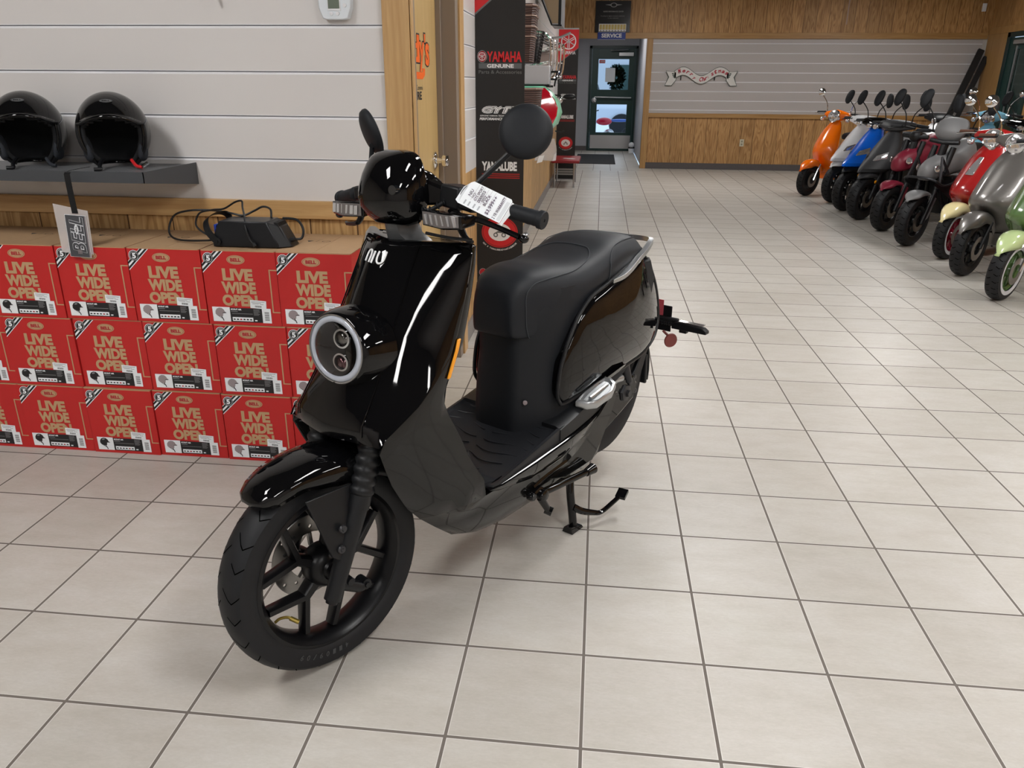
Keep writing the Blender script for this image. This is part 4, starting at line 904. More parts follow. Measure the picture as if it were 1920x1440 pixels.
t = thing('wall_sensor', 'small white box high in the right corner of the back wall', 'sensor', (6.05, BY-0.002, 2.61)); MB().box(-0.03, 0.03, -0.03, 0, -0.06, 0.06).build('body', M_white, t, bevel=0.004)
tag(MB().box(3.93, 3.95, BY-0.002, BY, 2.36, CEIL-0.001).build('wood_strip', M_band), 'thin pale vertical strip on the panelling above the back slatwall', 'strip')
# dark folded ramp leaning in the corner
t = thing('loading_ramp', 'long black folded loading ramp leaning in the right back corner', 'ramp', (5.75, 11.3, 0))
mb = MB(); A_ = Vector((-0.45, 0.05, 0.0)); B_ = Vector((0.36, 0.62, 1.96)); d_ = (B_-A_).normalized(); s_ = Vector((0.93, -0.12, -0.35)); s_ = (s_-d_*s_.dot(d_)).normalized(); n_ = d_.cross(s_)
for off, wd in ((0.0, 0.10), (0.12, 0.08)): mb.obox((A_+B_)/2+s_*off, ((B_-A_).length*(1 if off == 0 else 0.93), wd, 0.05), d_, s_)
mb.build('rails', mat('ramp_black', (0.010, 0.010, 0.011), 0.5), t, bevel=0.006)
MB().obox((A_+B_)/2+s_*0.06-n_*0.028, (0.05, 0.04, 0.01), d_, s_).build('latch', M_steel, t)
t.location = (5.76, 11.42, 0.02)

# outside the far door: snow, a pale building, a wreath on the pane, parked motorbike
struct(MB().box(-9, 9, 16.5, 60, -0.25, -0.15).build('ground', mat('packed_snow', (0.72, 0.76, 0.82), 0.9), flat=True))
t = thing('far_building', 'pale building across the snowy yard seen through the far door', 'building', (0, 42, -0.15)); mb = MB(); mb.box(-9, 9, 0, 4, 0, 4.2); mb.build('walls', mat('pale_cladding', (0.45, 0.48, 0.52), 0.8), t, flat=True)
for k in range(6): MB().box(-8+2.8*k, -6.6+2.8*k, -0.05, 0.0, 1.2, 2.6).build('window', M_green, t, flat=True)
t = thing('pickup_truck', 'white pickup truck parked outside the far door', 'truck', (-0.9, 24, -0.15))
MB().loft([[(x_, y_, z_) for y_, z_ in ((-0.9, 0.45), (-0.95, 0.9), (-0.85, 1.05), (0.85, 1.05), (0.95, 0.9), (0.9, 0.45))] for x_ in (-2.4, -2.3, 2.3, 2.4)]).build('body', mat('truck_white', (0.55, 0.6, 0.68), 0.3), t, bevel=0.03)
MB().loft([[(x_*k_, y_*k_, z_) for x_, y_ in ((-1.0, -0.8), (0.9, -0.8), (0.9, 0.8), (-1.0, 0.8))] for z_, k_ in ((1.05, 1.0), (1.60, 0.8))]).build('cab', mat('truck_glass', (0.03, 0.04, 0.05), 0.1), t, bevel=0.03)
for x_ in (-1.5, 1.5):
    for y_ in (-0.9, 0.9): MB().lathe([(0, -0.1), (0.36, -0.1), (0.38, 0), (0.36, 0.1), (0, 0.1)], (x_, y_, 0.37), (0, 1, 0), 24).build('wheel', M_rubber, t)
t = thing('parked_motorcycle', 'red and blue motorcycle standing in the snow right outside the far door', 'motorcycle', (0.12, 17.3, -0.15), R(20))
for x_ in (-0.6, 0.65): MB().lathe([(0.24, -0.05), (0.31, -0.05), (0.33, 0), (0.31, 0.05), (0.24, 0.05)], (x_, 0, 0.33), (0, 1, 0), 28, closed=True).lathe([(0, 0.03), (0.06, 0.03), (0.06, -0.03), (0, -0.03)], (x_, 0, 0.33), (0, 1, 0), 14).build('wheel', M_rubber, t)
MB().tube([(-0.6, 0, 0.33), (-0.35, 0, 0.95)], 0.03, 8).tube([(-0.35, -0.3, 1.0), (-0.33, 0, 0.97), (-0.35, 0.3, 1.0)], 0.015, 8).tube([(0.65, 0.05, 0.33), (0.1, 0.05, 0.4)], 0.03, 8).build('frame', M_darkmetal, t)
MB().ell((-0.08, 0, 0.74), (0.20, 0.10, 0.09)).ell((-0.58, 0, 0.70), (0.16, 0.05, 0.02)).build('tank', mat('dirt_bike_red', (0.50, 0.01, 0.03), 0.3), t); MB().ell((0.32, 0, 0.76), (0.28, 0.09, 0.035)).build('seat', mat('dirt_bike_blue', (0.02, 0.08, 0.35), 0.4), t); MB().ell((0.05, 0, 0.45), (0.14, 0.10, 0.12)).build('engine', M_steel, t)
# wreath hung outside on the upper pane, notice taped inside
random.seed(11); t = thing('wreath', 'round green fir wreath hung on the upper pane of the far door', 'wreath', (0.27, DY+0.055, 1.58))
mb = MB()
for k in range(420):
    a = random.uniform(0, 2*math.pi); r = random.uniform(0.02, 0.20); c = Vector((r*math.cos(a)*0.85, random.uniform(-0.015, 0.03), r*math.sin(a)*1.25-0.02)); d_ = Vector((math.cos(a)+random.uniform(-.8, .8), random.uniform(-.2, .2), math.sin(a)+random.uniform(-.8, .8))).normalized()*0.055
    s_ = d_.cross(Vector((0, 1, 0))).normalized()*0.010; mb.quad(c-s_, c+s_, c+s_+d_, c-s_+d_, random.choice((0, 0, 1)))
o = mb.build('needles', [mat('fir_dark', (0.02, 0.045, 0.02), 0.8), mat('fir_olive', (0.07, 0.10, 0.035), 0.8)], t, flat=True)
MB().lathe([(0.12, -0.02), (0.16, 0), (0.12, 0.02), (0.08, 0)], (0, 0.02, 0), (0, 1, 0), 24, closed=True).build('frame_ring', M_green, t)
tag(MB().box(0.02, 0.235, DY-0.006, DY-0.003, 1.47, 1.76).build('paper_notice', M_paper, flat=True), 'white sheet of paper taped on the upper pane of the far door', 'notice')
# ================================================================ the black scooter in front
HB = R(32.0)
BO = Vector((-0.645, -0.975, 0.0))
bike = thing('electric_scooter', 'glossy black electric scooter with a round headlight standing in the foreground', 'scooter', BO, R(90)-HB)
def X0(v): return Vector((v[0], -v[1], v[2]))            # (rearward, left, up) -> local
_AO = Vector((0.045, 0, 0.27)); _AD = Vector((0.36, 0, 0.93)).normalized()
_RS = Matrix.Rotation(R(-5.0), 4, _AD)
def XS(v):                                                # the same, turned with the handlebars
    return _RS @ (Vector((v[0], -v[1], v[2]))-_AO)+_AO
M_body = mat('black_lacquer', (0.0025, 0.0025, 0.003), 0.035, 0, 0, 0.5)
M_lower = mat('black_lacquer_lower', (0.006, 0.006, 0.006), 0.07, 0, 0, 0.5)
M_board = speckle(mat('footboard_rubber', (0.012, 0.013, 0.016), 0.45), 0.15, 30, 0.25, 500)
M_lens_dk = mat('smoked_lens', (0.010, 0.011, 0.013), 0.04, 0, 1.0)
M_ring = mat('light_ring_diffuser', (0.45, 0.48, 0.55), 0.25, 0, 0.6)
M_lampin = mat('lamp_interior', (0.10, 0.10, 0.11), 0.15, 0.6)
M_sigglass = mat('signal_lens', (0.20, 0.185, 0.185), 0.1, 0.4, 0.6)
M_disc = mat('brake_disc_steel', (0.30, 0.29, 0.28), 0.35, 1.0)
M_neck = mat('grey_neck_plastic', (0.12, 0.125, 0.13), 0.3)
M_screw = mat('screw_head', (0.06, 0.06, 0.065), 0.35, 0.7)

# ---- wheels
def tyre(mb, c, Rt, w, r_in, ax=(0, 1, 0), groove=True, ng=34):
    """lathed tyre around c with V grooves laid on as black strips for their shade"""
    ex = 1.0
    prof = []
    for k in range(15):
        a = -1.18+2.36*k/14; prof.append((Rt-w*0.93*(1-math.cos(a))*0.62, w*math.sin(a)/math.sin(1.18)*0.98))
    prof = [(r_in, -w*0.72), (r_in+0.012, -w*0.92), (lerp(r_in, Rt, 0.45), -w*1.03)]+prof+[(lerp(r_in, Rt, 0.45), w*1.03), (r_in+0.012, w*0.92), (r_in, w*0.72), (r_in+0.004, 0)]
    mb.lathe(prof, c, ax, 72, 0, closed=True)
    if groove:
        def tp(th, q):   # point on the tread; q = lateral -1..1
            a = q*1.18; rr = Rt-w*0.93*(1-math.cos(a))*0.62+0.0007; h = w*math.sin(a)/math.sin(1.18)*0.98
            return Vector(c)+Vector((math.cos(th)*rr, h, math.sin(th)*rr))
        for g in range(ng):
            th0 = 2*math.pi*g/ng
            for sg, ph in ((1, 0.0), (-1, 0.5)):
                t0 = th0+ph*2*math.pi/ng
                pts = [(0.0, 0.06), (0.085, 0.40), (0.115, 0.58), (0.045, 1.02)] if g % 2 == 0 else [(0.01, 0.28), (0.085, 0.60), (0.02, 1.02)]
                for (a0, q0), (a1, q1) in zip(pts, pts[1:]):
                    wd_ = 0.0125; n_ = 3
                    for m_ in range(n_):
                        u0, u1 = m_/n_, (m_+1)/n_
                        A = (lerp(a0, a1, u0), lerp(q0, q1, u0)); B = (lerp(a0, a1, u1), lerp(q0, q1, u1))
                        mb.quad(tp(t0+A[0], sg*A[1]), tp(t0+B[0], sg*B[1]), tp(t0+B[0]+wd_, sg*B[1]), tp(t0+A[0]+wd_, sg*A[1]), 1)
M_groove_shade = mat('tread_groove_shade', (0.0006, 0.0006, 0.0006), 1.0, spec=0.0)  # near-black colour stands in for the shade inside the tread grooves
def rim(mb, c, r, w, r_in):
    prof = [(r+0.003, -w*0.95), (r-0.006, -w), (r-0.010, -w*0.86), (r_in+0.004, -w*0.6), (r_in, 0), (r_in+0.004, w*0.6), (r-0.010, w*0.86), (r-0.006, w), (r+0.003, w*0.95), (r-0.002, 0)]
    mb.lathe(prof, c, (0, 1, 0), 72, closed=True)
def spokes(mb, c, r_hub, r_fork, r_rim, n=5, ph=0.0, wd=0.020, th=0.017):
    c = Vector(c)
    def P(r, a, l): return c+Vector((math.cos(a)*r, l, math.sin(a)*r))
    def bar(r0, a0, r1, a1, w0, w1, t0, t1):
        A = P(r0, a0, 0); B = P(r1, a1, 0); d = (B-A).normalized(); s_ = d.cross(Vector((0, 1, 0)))
        rings = []
        for Q, w_, t_ in ((A, w0, t0), (B, w1, t1)):
            rings.append([Q+s_*w_/2+Vector((0, -t_*0.6, 0)), Q+s_*w_*0.32+Vector((0, -t_, 0)), Q-s_*w_*0.32+Vector((0, -t_, 0)), Q-s_*w_/2+Vector((0, -t_*0.6, 0)), Q-s_*w_/2+Vector((0, t_*0.6, 0)), Q-s_*w_*0.32+Vector((0, t_, 0)), Q+s_*w_*0.32+Vector((0, t_, 0)), Q+s_*w_/2+Vector((0, t_*0.6, 0))])
        mb.loft(rings)
    for k in range(n):
        a = ph+2*math.pi*k/n
        bar(r_hub*0.7, a, r_fork, a, wd*1.5, wd*1.25, th*1.1, th)
        bar(r_fork-0.010, a, r_rim, a+0.40, wd*1.0, wd*0.95, th, th*0.9)
        bar(r_fork-0.010, a, r_rim, a-0.40, wd*1.0, wd*0.95, th, th*0.9)
wc = (0, 0, 0.268)
fw = MB(XS); tyre(fw, wc, 0.268, 0.047, 0.198, ng=26)
# moulded size marks on the sidewall
w_ = fw.build('front_tyre', [M_rubber, M_groove_shade], bike)
M_side = mat('tyre_sidewall_lettering', (0.05, 0.052, 0.055), 0.6)
tl = MB(XS)
def arc_text(mb, s, c, r, a0, h, side, step, m=0):
    for i, chx in enumerate(s):
        if chx == ' ': continue
        a = a0+step*i; ctr = Vector(c)+Vector((math.cos(a)*r, side, math.sin(a)*r))
        up = Vector((math.cos(a), 0, math.sin(a))); rt = Vector((-math.sin(a), 0, math.cos(a)))*(-1)
        mb.text(chx, ctr-rt*h*0.3, rt, up, h, h*0.6, bold=0.02, m=m)
arc_text(tl, '90/90-14', wc, 0.2165, R(238), 0.014, 0.0488, 0.085)
tl.build('sidewall_lettering', M_side, w_)
fr = MB(XS); rim(fr, wc, 0.202, 0.042, 0.178); spokes(fr, wc, 0.05, 0.098, 0.176, 5, R(5), 0.0205, 0.018); fr.lathe([(0.0, 0.047), (0.026, 0.047), (0.030, 0.040), (0.040, 0.036), (0.048, 0.028), (0.056, 0.016), (0.056, -0.016), (0.045, -0.035), (0.0, -0.045)], wc, (0, 1, 0), 36)
fr.lathe([(0.0, 0.062), (0.016, 0.062), (0.018, 0.048), (0.0, 0.046)], wc, (0, 1, 0), 20)
rimo = fr.build('front_rim', M_wheel, bike)
MB(XS).tube([(-0.150, 0.0, 0.175), (-0.138, 0.006, 0.183), (-0.122, 0.016, 0.182), (-0.112, 0.028, 0.172)], 0.0035, 8, sm=3).tube([(-0.120, 0.018, 0.180), (-0.106, 0.032, 0.168)], 0.0055, 10).build('tyre_valve', mat('brass_and_rubber', (0.30, 0.22, 0.05), 0.3, 0.7), rimo)
dk = MB(XS)
nd = 40; ri, ro = 0.062, 0.109
for k in range(nd):    # drilled annulus: alternate solid cells and cells with a hole
    a0, a1 = 2*math.pi*k/nd, 2*math.pi*(k+1)/nd
    def Q(r, a, l=-0.060): return (wc[0]+r*math.cos(a), l, wc[2]+r*math.sin(a))
    if k % 2 == 0:
        for l in (-0.058, -0.062): dk.quad(Q(ri, a0, l), Q(ro, a0, l), Q(ro, a1, l), Q(ri, a1, l))
    else:
        rc_ = [0.078, 0.096][(k//2) % 2]; am = (a0+a1)/2; cx, cz = rc_*math.cos(am), rc_*math.sin(am); hr = 0.0052
        cor = [(ri, a0), (ri, am), (ri, a1), (rc_, a1), (ro, a1), (ro, am), (ro, a0), (rc_, a0)]
        for l in (-0.058, -0.062):
            out = [Q(r, a, l) for r, a in cor]
            hole = []
            for r, a in cor:
                dx, dz = r*math.cos(a)-cx, r*math.sin(a)-cz; d_ = math.hypot(dx, dz); hole.append((wc[0]+cx+dx/d_*hr, l, wc[2]+cz+dz/d_*hr))
            for i in range(8): dk.quad(out[i], out[(i+1) % 8], hole[(i+1) % 8], hole[i])
dk.lathe([(ro, -0.002), (ro+0.001, 0), (ro, 0.002)], (0, -0.060, 0.268), (0, 1, 0), 60).lathe([(ri, -0.002), (ri-0.001, 0), (ri, 0.002)], (0, -0.060, 0.268), (0, 1, 0), 60)
for k in range(5):
    a = 2*math.pi*k/5+0.3; dk.tube([(wc[0]+0.03*math.cos(a), -0.055, wc[2]+0.03*math.sin(a)), (wc[0]+0.062*math.cos(a), -0.060, wc[2]+0.062*math.sin(a))], 0.007, 8)
dk.build('brake_disc', M_disc, bike, flat=False)
MB(XS).box(0.055, 0.125, -0.085, -0.045, 0.285, 0.350).box(0.06, 0.10, -0.075, -0.03, 0.350, 0.375).build('brake_caliper', M_black_satin, bike, bevel=0.006)

# ---- front fork
for sd in (1, -1):
    g = MB(XS); T_, B_ = Vector((0.125, 0.100*sd, 0.650)), Vector((0.056, 0.100*sd, 0.470)); n_ = 8
    prof = []; Lh = (T_-B_).length
    for k in range(n_*4+1):
        prof.append((0.0255+0.0055*abs(math.sin(math.pi*k/4)), Lh*k/(n_*4)))
    prof = [(0.0, 0)]+prof+[(0, Lh)]
    g.lathe(prof, B_, (T_-B_), 24); g.build('fork_gaiter', M_black_satin, bike, angle=80)
    lt = MB(XS); lt.tube([(0.062, 0.100*sd, 0.485), (0.044, 0.101*sd, 0.440)], 0.0265, 18).tube([(0.048, 0.101*sd, 0.450), (-0.052, 0.103*sd, 0.236)], [0.024, 0.021, 0.0205], 18)
    lt.tube([(-0.052, 0.103*sd, 0.236), (-0.056, 0.103*sd, 0.228)], 0.014, 16)
    lt.tube([(0.0, 0.055*sd, 0.268), (0.0, 0.112*sd, 0.262)], 0.010, 12).tube([(-0.03, 0.095*sd, 0.268), (0.03, 0.095*sd, 0.226), (0.038, 0.095*sd, 0.226)], [0.016, 0.014, 0.014], 12)
    lt.build('fork_leg', M_black_satin, bike)
MB(XS).tube([(0.05, 0.068, 0.225), (0.05, 0.100, 0.225)], 0.014, 14).tube([(0.05, 0.098, 0.225), (0.05, 0.105, 0.225)], 0.007, 6).tube([(0.02, 0.09, 0.232), (0.055, 0.09, 0.224)], 0.010, 8).build('axle_clamp', M_black_satin, bike)
MB(XS).tube([(0.13, 0.03, 0.70), (0.115, 0.028, 0.60), (0.11, 0.03, 0.52)], 0.005, 8).build('brake_hose', M_black_satin, bike)
# fender: glossy front half, dull rear half, bracket plates
def fender_ring(th, w, rs, rt, wc=wc):
    c_, s_ = math.cos(th), math.sin(th)
    P = [(-w, rs), (-w*1.0, lerp(rs, rt, 0.45)), (-w*0.86, lerp(rs, rt, 0.80)), (-w*0.5, lerp(rs, rt, 0.96)), (0, rt), (w*0.5, lerp(rs, rt, 0.96)), (w*0.86, lerp(rs, rt, 0.80)), (w, lerp(rs, rt, 0.45)), (w, rs)]
    return [(wc[0]+r*c_, l, wc[2]+r*s_) for l, r in P]
keys = [(0.0, (0.018, 0.292, 0.301)), (0.05, (0.046, 0.278, 0.306)), (0.15, (0.063, 0.266, 0.309)), (0.30, (0.071, 0.262, 0.309)), (0.42, (0.075, 0.258, 0.308)), (0.55, (0.079, 0.246, 0.308)), (0.75, (0.083, 0.236, 0.309)), (1.0, (0.086, 0.236, 0.311))]
rings = []
for k in range(41):
    t = k/40; w__, rs, rt = spline1(keys, t); rings.append(fender_ring(R(127-52*t), w__, rs, rt))
MB(XS).loft(rings, closed=False).build('front_fender', M_body, bike, solid=0.004, angle=50)
keys = [(0.0, (0.070, 0.236, 0.300)), (0.3, (0.066, 0.250, 0.293)), (0.8, (0.064, 0.268, 0.288)), (1.0, (0.056, 0.276, 0.284))]
rings = []
for k in range(25):
    t = k/24; w__, rs, rt = spline1(keys, t); rings.append(fender_ring(R(76-58*t), w__, rs, rt))
MB(XS).loft(rings, closed=False).build('rear_splash_guard', M_black_satin, bike, solid=0.003, angle=50)
for sd in (1, -1):
    pl = MB(XS)
    poly = [(-0.082, 0.500), (0.045, 0.500), (0.050, 0.470), (0.015, 0.360), (0.004, 0.340), (-0.028, 0.335), (-0.044, 0.350)]
    pl.prism(poly, lambda a_, c_: (a_, 0.083*sd+0.020*sd*min(1, max(0, (0.50-c_)/0.10)), c_), lambda a_, c_: (a_, 0.088*sd+0.026*sd*min(1, max(0, (0.50-c_)/0.10)), c_))
    pb_ = pl.build('fender_bracket', M_black_satin, bike, bevel=0.002)
    for s0, z0 in ((-0.011, 0.412), (-0.020, 0.362)):
        b2 = MB(XS); b2.lathe([(0, 0.006), (0.0085, 0.006), (0.0105, 0.003), (0.0105, 0), (0, 0)], (s0, 0.113*sd, z0), (0, sd, 0), 20); b2.lathe([(0, 0.0085), (0.0045, 0.0085), (0.005, 0.006)], (s0, 0.113*sd, z0), (0, sd, 0), 6)
        b2.build('bolt', M_screw, pb_)

# ---- front shield (lacquered), with a bowed centre panel and swept-back wings
def shield_ring(z, sc_, lc, s_c, se, le, th=0.012):
    """half outline from the centre line to the wing edge and back inside"""
    H_ = [(sc_, 0.0), (lerp(sc_, s_c, 0.23), lc*0.35), (lerp(sc_, s_c, 0.60), lc*0.70), (s_c-0.002, lc*0.95), (s_c+0.003, lc+0.004),
          (lerp(s_c, se, 0.28), lerp(lc, le, 0.36)), (lerp(s_c, se, 0.58), lerp(lc, le, 0.70)), (lerp(s_c, se, 0.86), lerp(lc, le, 0.95)), (se-0.006, le), (se, le-0.002), (se+0.002, le-0.010)]
    I_ = [(se-0.004, le-0.022), (lerp(s_c, se, 0.55)+0.012, lerp(lc, le, 0.55)-0.014), (s_c+0.022, lc-0.006), (sc_+0.024, 0.0)]
    half = H_+I_
    full = [(s_, l_, z) for s_, l_ in half]+[(s_, -l_, z) for s_, l_ in reversed(half[1:-1])]
    return full
SH = [(0.606, 0.030, 0.112, 0.050, 0.060, 0.160), (0.625, 0.027, 0.113, 0.046, 0.078, 0.166), (0.650, 0.034, 0.112, 0.050, 0.118, 0.174), (0.680, 0.050, 0.110, 0.072, 0.170, 0.180), (0.72, 0.068, 0.106, 0.100, 0.222, 0.183), (0.78, 0.098, 0.101, 0.138, 0.280, 0.184),
      (0.83, 0.122, 0.097, 0.166, 0.302, 0.185), (0.88, 0.148, 0.094, 0.194, 0.320, 0.185), (0.93, 0.174, 0.092, 0.222, 0.337, 0.185), (0.97, 0.196, 0.090, 0.244, 0.350, 0.184), (1.005, 0.218, 0.090, 0.264, 0.360, 0.183), (1.022, 0.232, 0.088, 0.276, 0.364, 0.180), (1.030, 0.244, 0.084, 0.288, 0.366, 0.172)]
MB(X0).loft([shield_ring(*r) for r in SH]).build('front_shield', M_body, bike, angle=42)
# raised seam lines that frame the centre panel
for sd in (1, -1):
    ln = [(r[3]-0.0015, (r[2]+0.001)*sd, r[0]) for r in SH[1:-1]]
    MB(X0).tube(ln, 0.0016, 6).build('panel_seam', M_body, bike)
    rr_ = [(lerp(r[3], r[4], 0.60), lerp(r[2], r[5], 0.84)*sd, r[0]) for r in SH[4:10]]
top = MB(X0)
top.loft([[(s_, l_, z_) for s_, l_ in [(0.250, 0.0), (0.262, 0.06), (0.290, 0.088), (0.350, 0.160), (0.372, 0.170), (0.385, 0.155), (0.395, 0.0), (0.385, -0.155), (0.372, -0.170), (0.350, -0.160), (0.290, -0.088), (0.262, -0.06)]] for z_ in (0.985, 1.014, 1.019)])
top.build('shield_top_cap', M_body, bike, bevel=0.004)
# ---- lettering on the shield: three rounded letters
lg = MB(X0)
def sfront(z):   # centre-panel surface at height z
    return spline1([(r[0], (r[1], r[3], r[2])) for r in SH], z)
def spt(l, z, o=0.0015):
    sc_, s_c, lc = sfront(z); t = abs(l)/lc
    s_ = spline1([(0, sc_), (0.35, lerp(sc_, s_c, 0.23)), (0.7, lerp(sc_, s_c, 0.6)), (0.95, s_c-0.002)], t)
    return (s_-o, l, z+o*0.5)
def stroke(pts, wdt=0.0023):
    lg.tube([spt(p[0]*0.80+DL, p[1], 0.0022) for p in smooth_path([(a_, b_, 0) for a_, b_ in pts], 5)], wdt, 8)
LZ = 0.996; hh = 0.0125; DL = 0.002
stroke([(-0.0340, LZ-hh), (-0.0335, LZ+hh*0.3), (-0.0275, LZ+hh*0.95), (-0.0180, LZ+hh*0.95), (-0.0120, LZ+hh*0.3), (-0.0125, LZ-hh)])
stroke([(0.0, LZ-hh), (0.0, LZ+hh)])
stroke([(0.0130, LZ+hh), (0.0130, LZ-hh*0.3), (0.0190, LZ-hh*0.95), (0.0290, LZ-hh*0.95), (0.0355, LZ-hh*0.3), (0.0355, LZ+hh)])
lg.build('lettering', mat('lettering_white', (0.85, 0.86, 0.88), 0.35), bike)

# ---- round headlight
def XH(v): return Vector((v[0], -v[1]*1.17, v[2]))
HC = Vector((0.086, 0, 0.803)); HN = Vector((-1, 0, 0.13)).normalized()
hb = MB(XH); hb.lathe([(0.100, -0.080), (0.097, -0.045), (0.091, -0.016), (0.086, -0.003), (0.083, 0.003), (0.079, 0.004), (0.078, -0.004), (0.0, -0.004)], HC, HN, 64)
hl = hb.build('headlight', M_body, bike, angle=50)
rg = MB(XH); rg.lathe([(0.0775, -0.003), (0.0765, 0.0035), (0.071, 0.0065), (0.063, 0.0050), (0.062, -0.001)], HC, HN, 64); rg.build('light_ring', M_ring, hl, angle=80)
ch_ = MB(XH); ch_.lathe([(0.0800, 0.001), (0.0800, 0.0045), (0.0770, 0.0048), (0.0765, 0.001)], HC, HN, 64); ch_.build('chrome_bezel', M_steel, hl)
bk = MB(XH); bk.disc(HC+HN*0.0005, (0, 1, 0), HN.cross(Vector((0, 1, 0))), 0.0625, 0.0625, 48); bk.build('lamp_back', M_lens_dk, hl, flat=True)
HU = Vector((0, 1, 0)).cross(HN); HU = HU if HU.z > 0 else -HU
def hp(l, u, o): return HC+Vector((0, 1, 0))*l+HU*u+HN*o
dv = MB(XH); dv.add([hp(-0.012, 0.062, 0.001), hp(0.02, 0.030, 0.001), hp(0.03, 0.0, 0.001), hp(0.02, -0.03, 0.001), hp(-0.012, -0.062, 0.001), hp(-0.038, -0.048, 0.001), hp(-0.062, 0.0, 0.001), hp(-0.038, 0.048, 0.001)], [tuple(range(8))]); dv.build('inner_panel', M_lampin, hl, flat=True)
for u_, r_, mm in ((0.028, 0.0175, M_glass), (-0.026, 0.0165, M_glass)):
    q = MB(XH); q.lathe([(r_*1.25, 0.0012), (r_*1.25, 0.003), (r_*1.02, 0.0035), (r_*0.98, 0.0)], hp(0.018, u_, 0), HN, 28); q.build('projector_rim', M_chrome, hl)
    q = MB(XH); q.lathe([(0, 0.0105), (r_*0.5, 0.0095), (r_*0.85, 0.006), (r_, 0.001)], hp(0.018, u_, 0), HN, 28); q.build('projector_lens', mat('projector_lens_%s' % ('clear' if u_ > 0 else 'tinted'), (0.32, 0.30, 0.28) if u_ > 0 else (0.16, 0.03, 0.04), 0.05, 0.5, 1.0), hl)
cv = MB(XH); cv.lathe([(0.0, 0.020), (0.03, 0.0175), (0.055, 0.0095), (0.0625, 0.0045)], HC, HN, 48); cv.build('cover_lens', M_glass, hl)
tx = MB(XH); tx.text('SMART URBAN MOBILITY', hp(-0.052, -0.002, 0.0016), (0, 1, 0), HU, 0.0032, 0.045); tx.build('lamp_lettering', M_lgrey, hl, flat=True)

# ---- leg shield / lower side fairing (one shell from the knees to the belly)
LF = [  # z, front (s,l), two flank points, rear (s,l), wheel-well depth s
    (0.190, (0.405, 0.080), (0.440, 0.108), (0.520, 0.125), (0.860, 0.130), 0.43),
    (0.205, (0.385, 0.100), (0.420, 0.128), (0.520, 0.145), (0.960, 0.145), 0.41),
    (0.240, (0.325, 0.122), (0.365, 0.150), (0.460, 0.166), (1.000, 0.160), 0.38),
    (0.300, (0.255, 0.130), (0.310, 0.160), (0.420, 0.178), (1.020, 0.166), 0.34),
    (0.350, (0.200, 0.133), (0.270, 0.165), (0.400, 0.184), (1.030, 0.170), 0.33),
    (0.353, (0.197, 0.133), (0.265, 0.167), (0.350, 0.187), (0.398, 0.187), 0.328),
    (0.400, (0.155, 0.136), (0.230, 0.169), (0.330, 0.184), (0.398, 0.182), 0.32),
    (0.440, (0.130, 0.140), (0.205, 0.171), (0.300, 0.182), (0.370, 0.181), 0.31),
    (0.490, (0.100, 0.146), (0.180, 0.173), (0.265, 0.180), (0.340, 0.180), 0.30),
    (0.545, (0.076, 0.153), (0.155, 0.174), (0.235, 0.179), (0.315, 0.179), 0.28),
    (0.590, (0.058, 0.158), (0.130, 0.174), (0.210, 0.179), (0.292, 0.178), 0.26),
    (0.625, (0.075, 0.162), (0.130, 0.175), (0.200, 0.180), (0.272, 0.178), 0.25),
    (0.660, (0.130, 0.170), (0.165, 0.178), (0.215, 0.180), (0.258, 0.178), 0.24),
    (0.700, (0.192, 0.178), (0.215, 0.181), (0.240, 0.181), (0.266, 0.178), 0.25),
    (0.740, (0.240, 0.180), (0.256, 0.182), (0.275, 0.181), (0.290, 0.177), 0.27),
    (0.800, (0.286, 0.181), (0.300, 0.183), (0.318, 0.181), (0.328, 0.176), 0.29),
    (0.860, (0.308, 0.181), (0.320, 0.183), (0.335, 0.181), (0.348, 0.175), 0.31),
    (0.920, (0.330, 0.181), (0.340, 0.183), (0.352, 0.181), (0.364, 0.174), 0.33),
    (0.980, (0.350, 0.181), (0.358, 0.182), (0.368, 0.180), (0.378, 0.172), 0.345),
    (1.020, (0.362, 0.176), (0.368, 0.178), (0.376, 0.175), (0.386, 0.168), 0.36)]
def lf_ring(z, F_, A_, B_, Rr, sb):
    L_ = max(F_[1]-0.035, 0.055) if z < 0.66 else F_[1]-0.02
    half = [(sb, 0), (sb, L_*0.8), (max(F_[0]+0.03, lerp(F_[0], sb, 0.5)), L_), (F_[0]+0.006, F_[1]-0.010), F_, (lerp(F_[0], A_[0], 0.5), lerp(F_[1], A_[1], 0.62)), A_, (lerp(A_[0], B_[0], 0.5), lerp(A_[1], B_[1], 0.6)), B_, (lerp(B_[0], Rr[0], 0.5), lerp(B_[1], Rr[1], 0.4)), (Rr[0]-0.006, Rr[1]+0.001), (Rr[0], Rr[1]-0.006), (Rr[0]+0.004, Rr[1]*0.6), (Rr[0]+0.004, 0)]
    return [(a_, b_, z) for a_, b_ in half]+[(a_, -b_, z) for a_, b_ in reversed(half[1:-1])]
MB(X0).loft([lf_ring(*r) for r in LF]).build('leg_shield_and_belly', M_lower, bike, angle=50)
for sd in (1, -1):
    rf = MB(X0); P_ = [(0.262, 0.184, 0.722), (0.274, 0.185, 0.750), (0.290, 0.186, 0.785), (0.300, 0.185, 0.812)]
    rf.loft([[(s_-0.006, l_*sd-0.001*sd, z_), (s_-0.004, (l_+0.004)*sd, z_), (s_+0.006, (l_+0.003)*sd, z_), (s_+0.009, (l_-0.006)*sd, z_)] for s_, l_, z_ in P_]); rf.build('side_reflector', M_amber, bike, bevel=0.002)

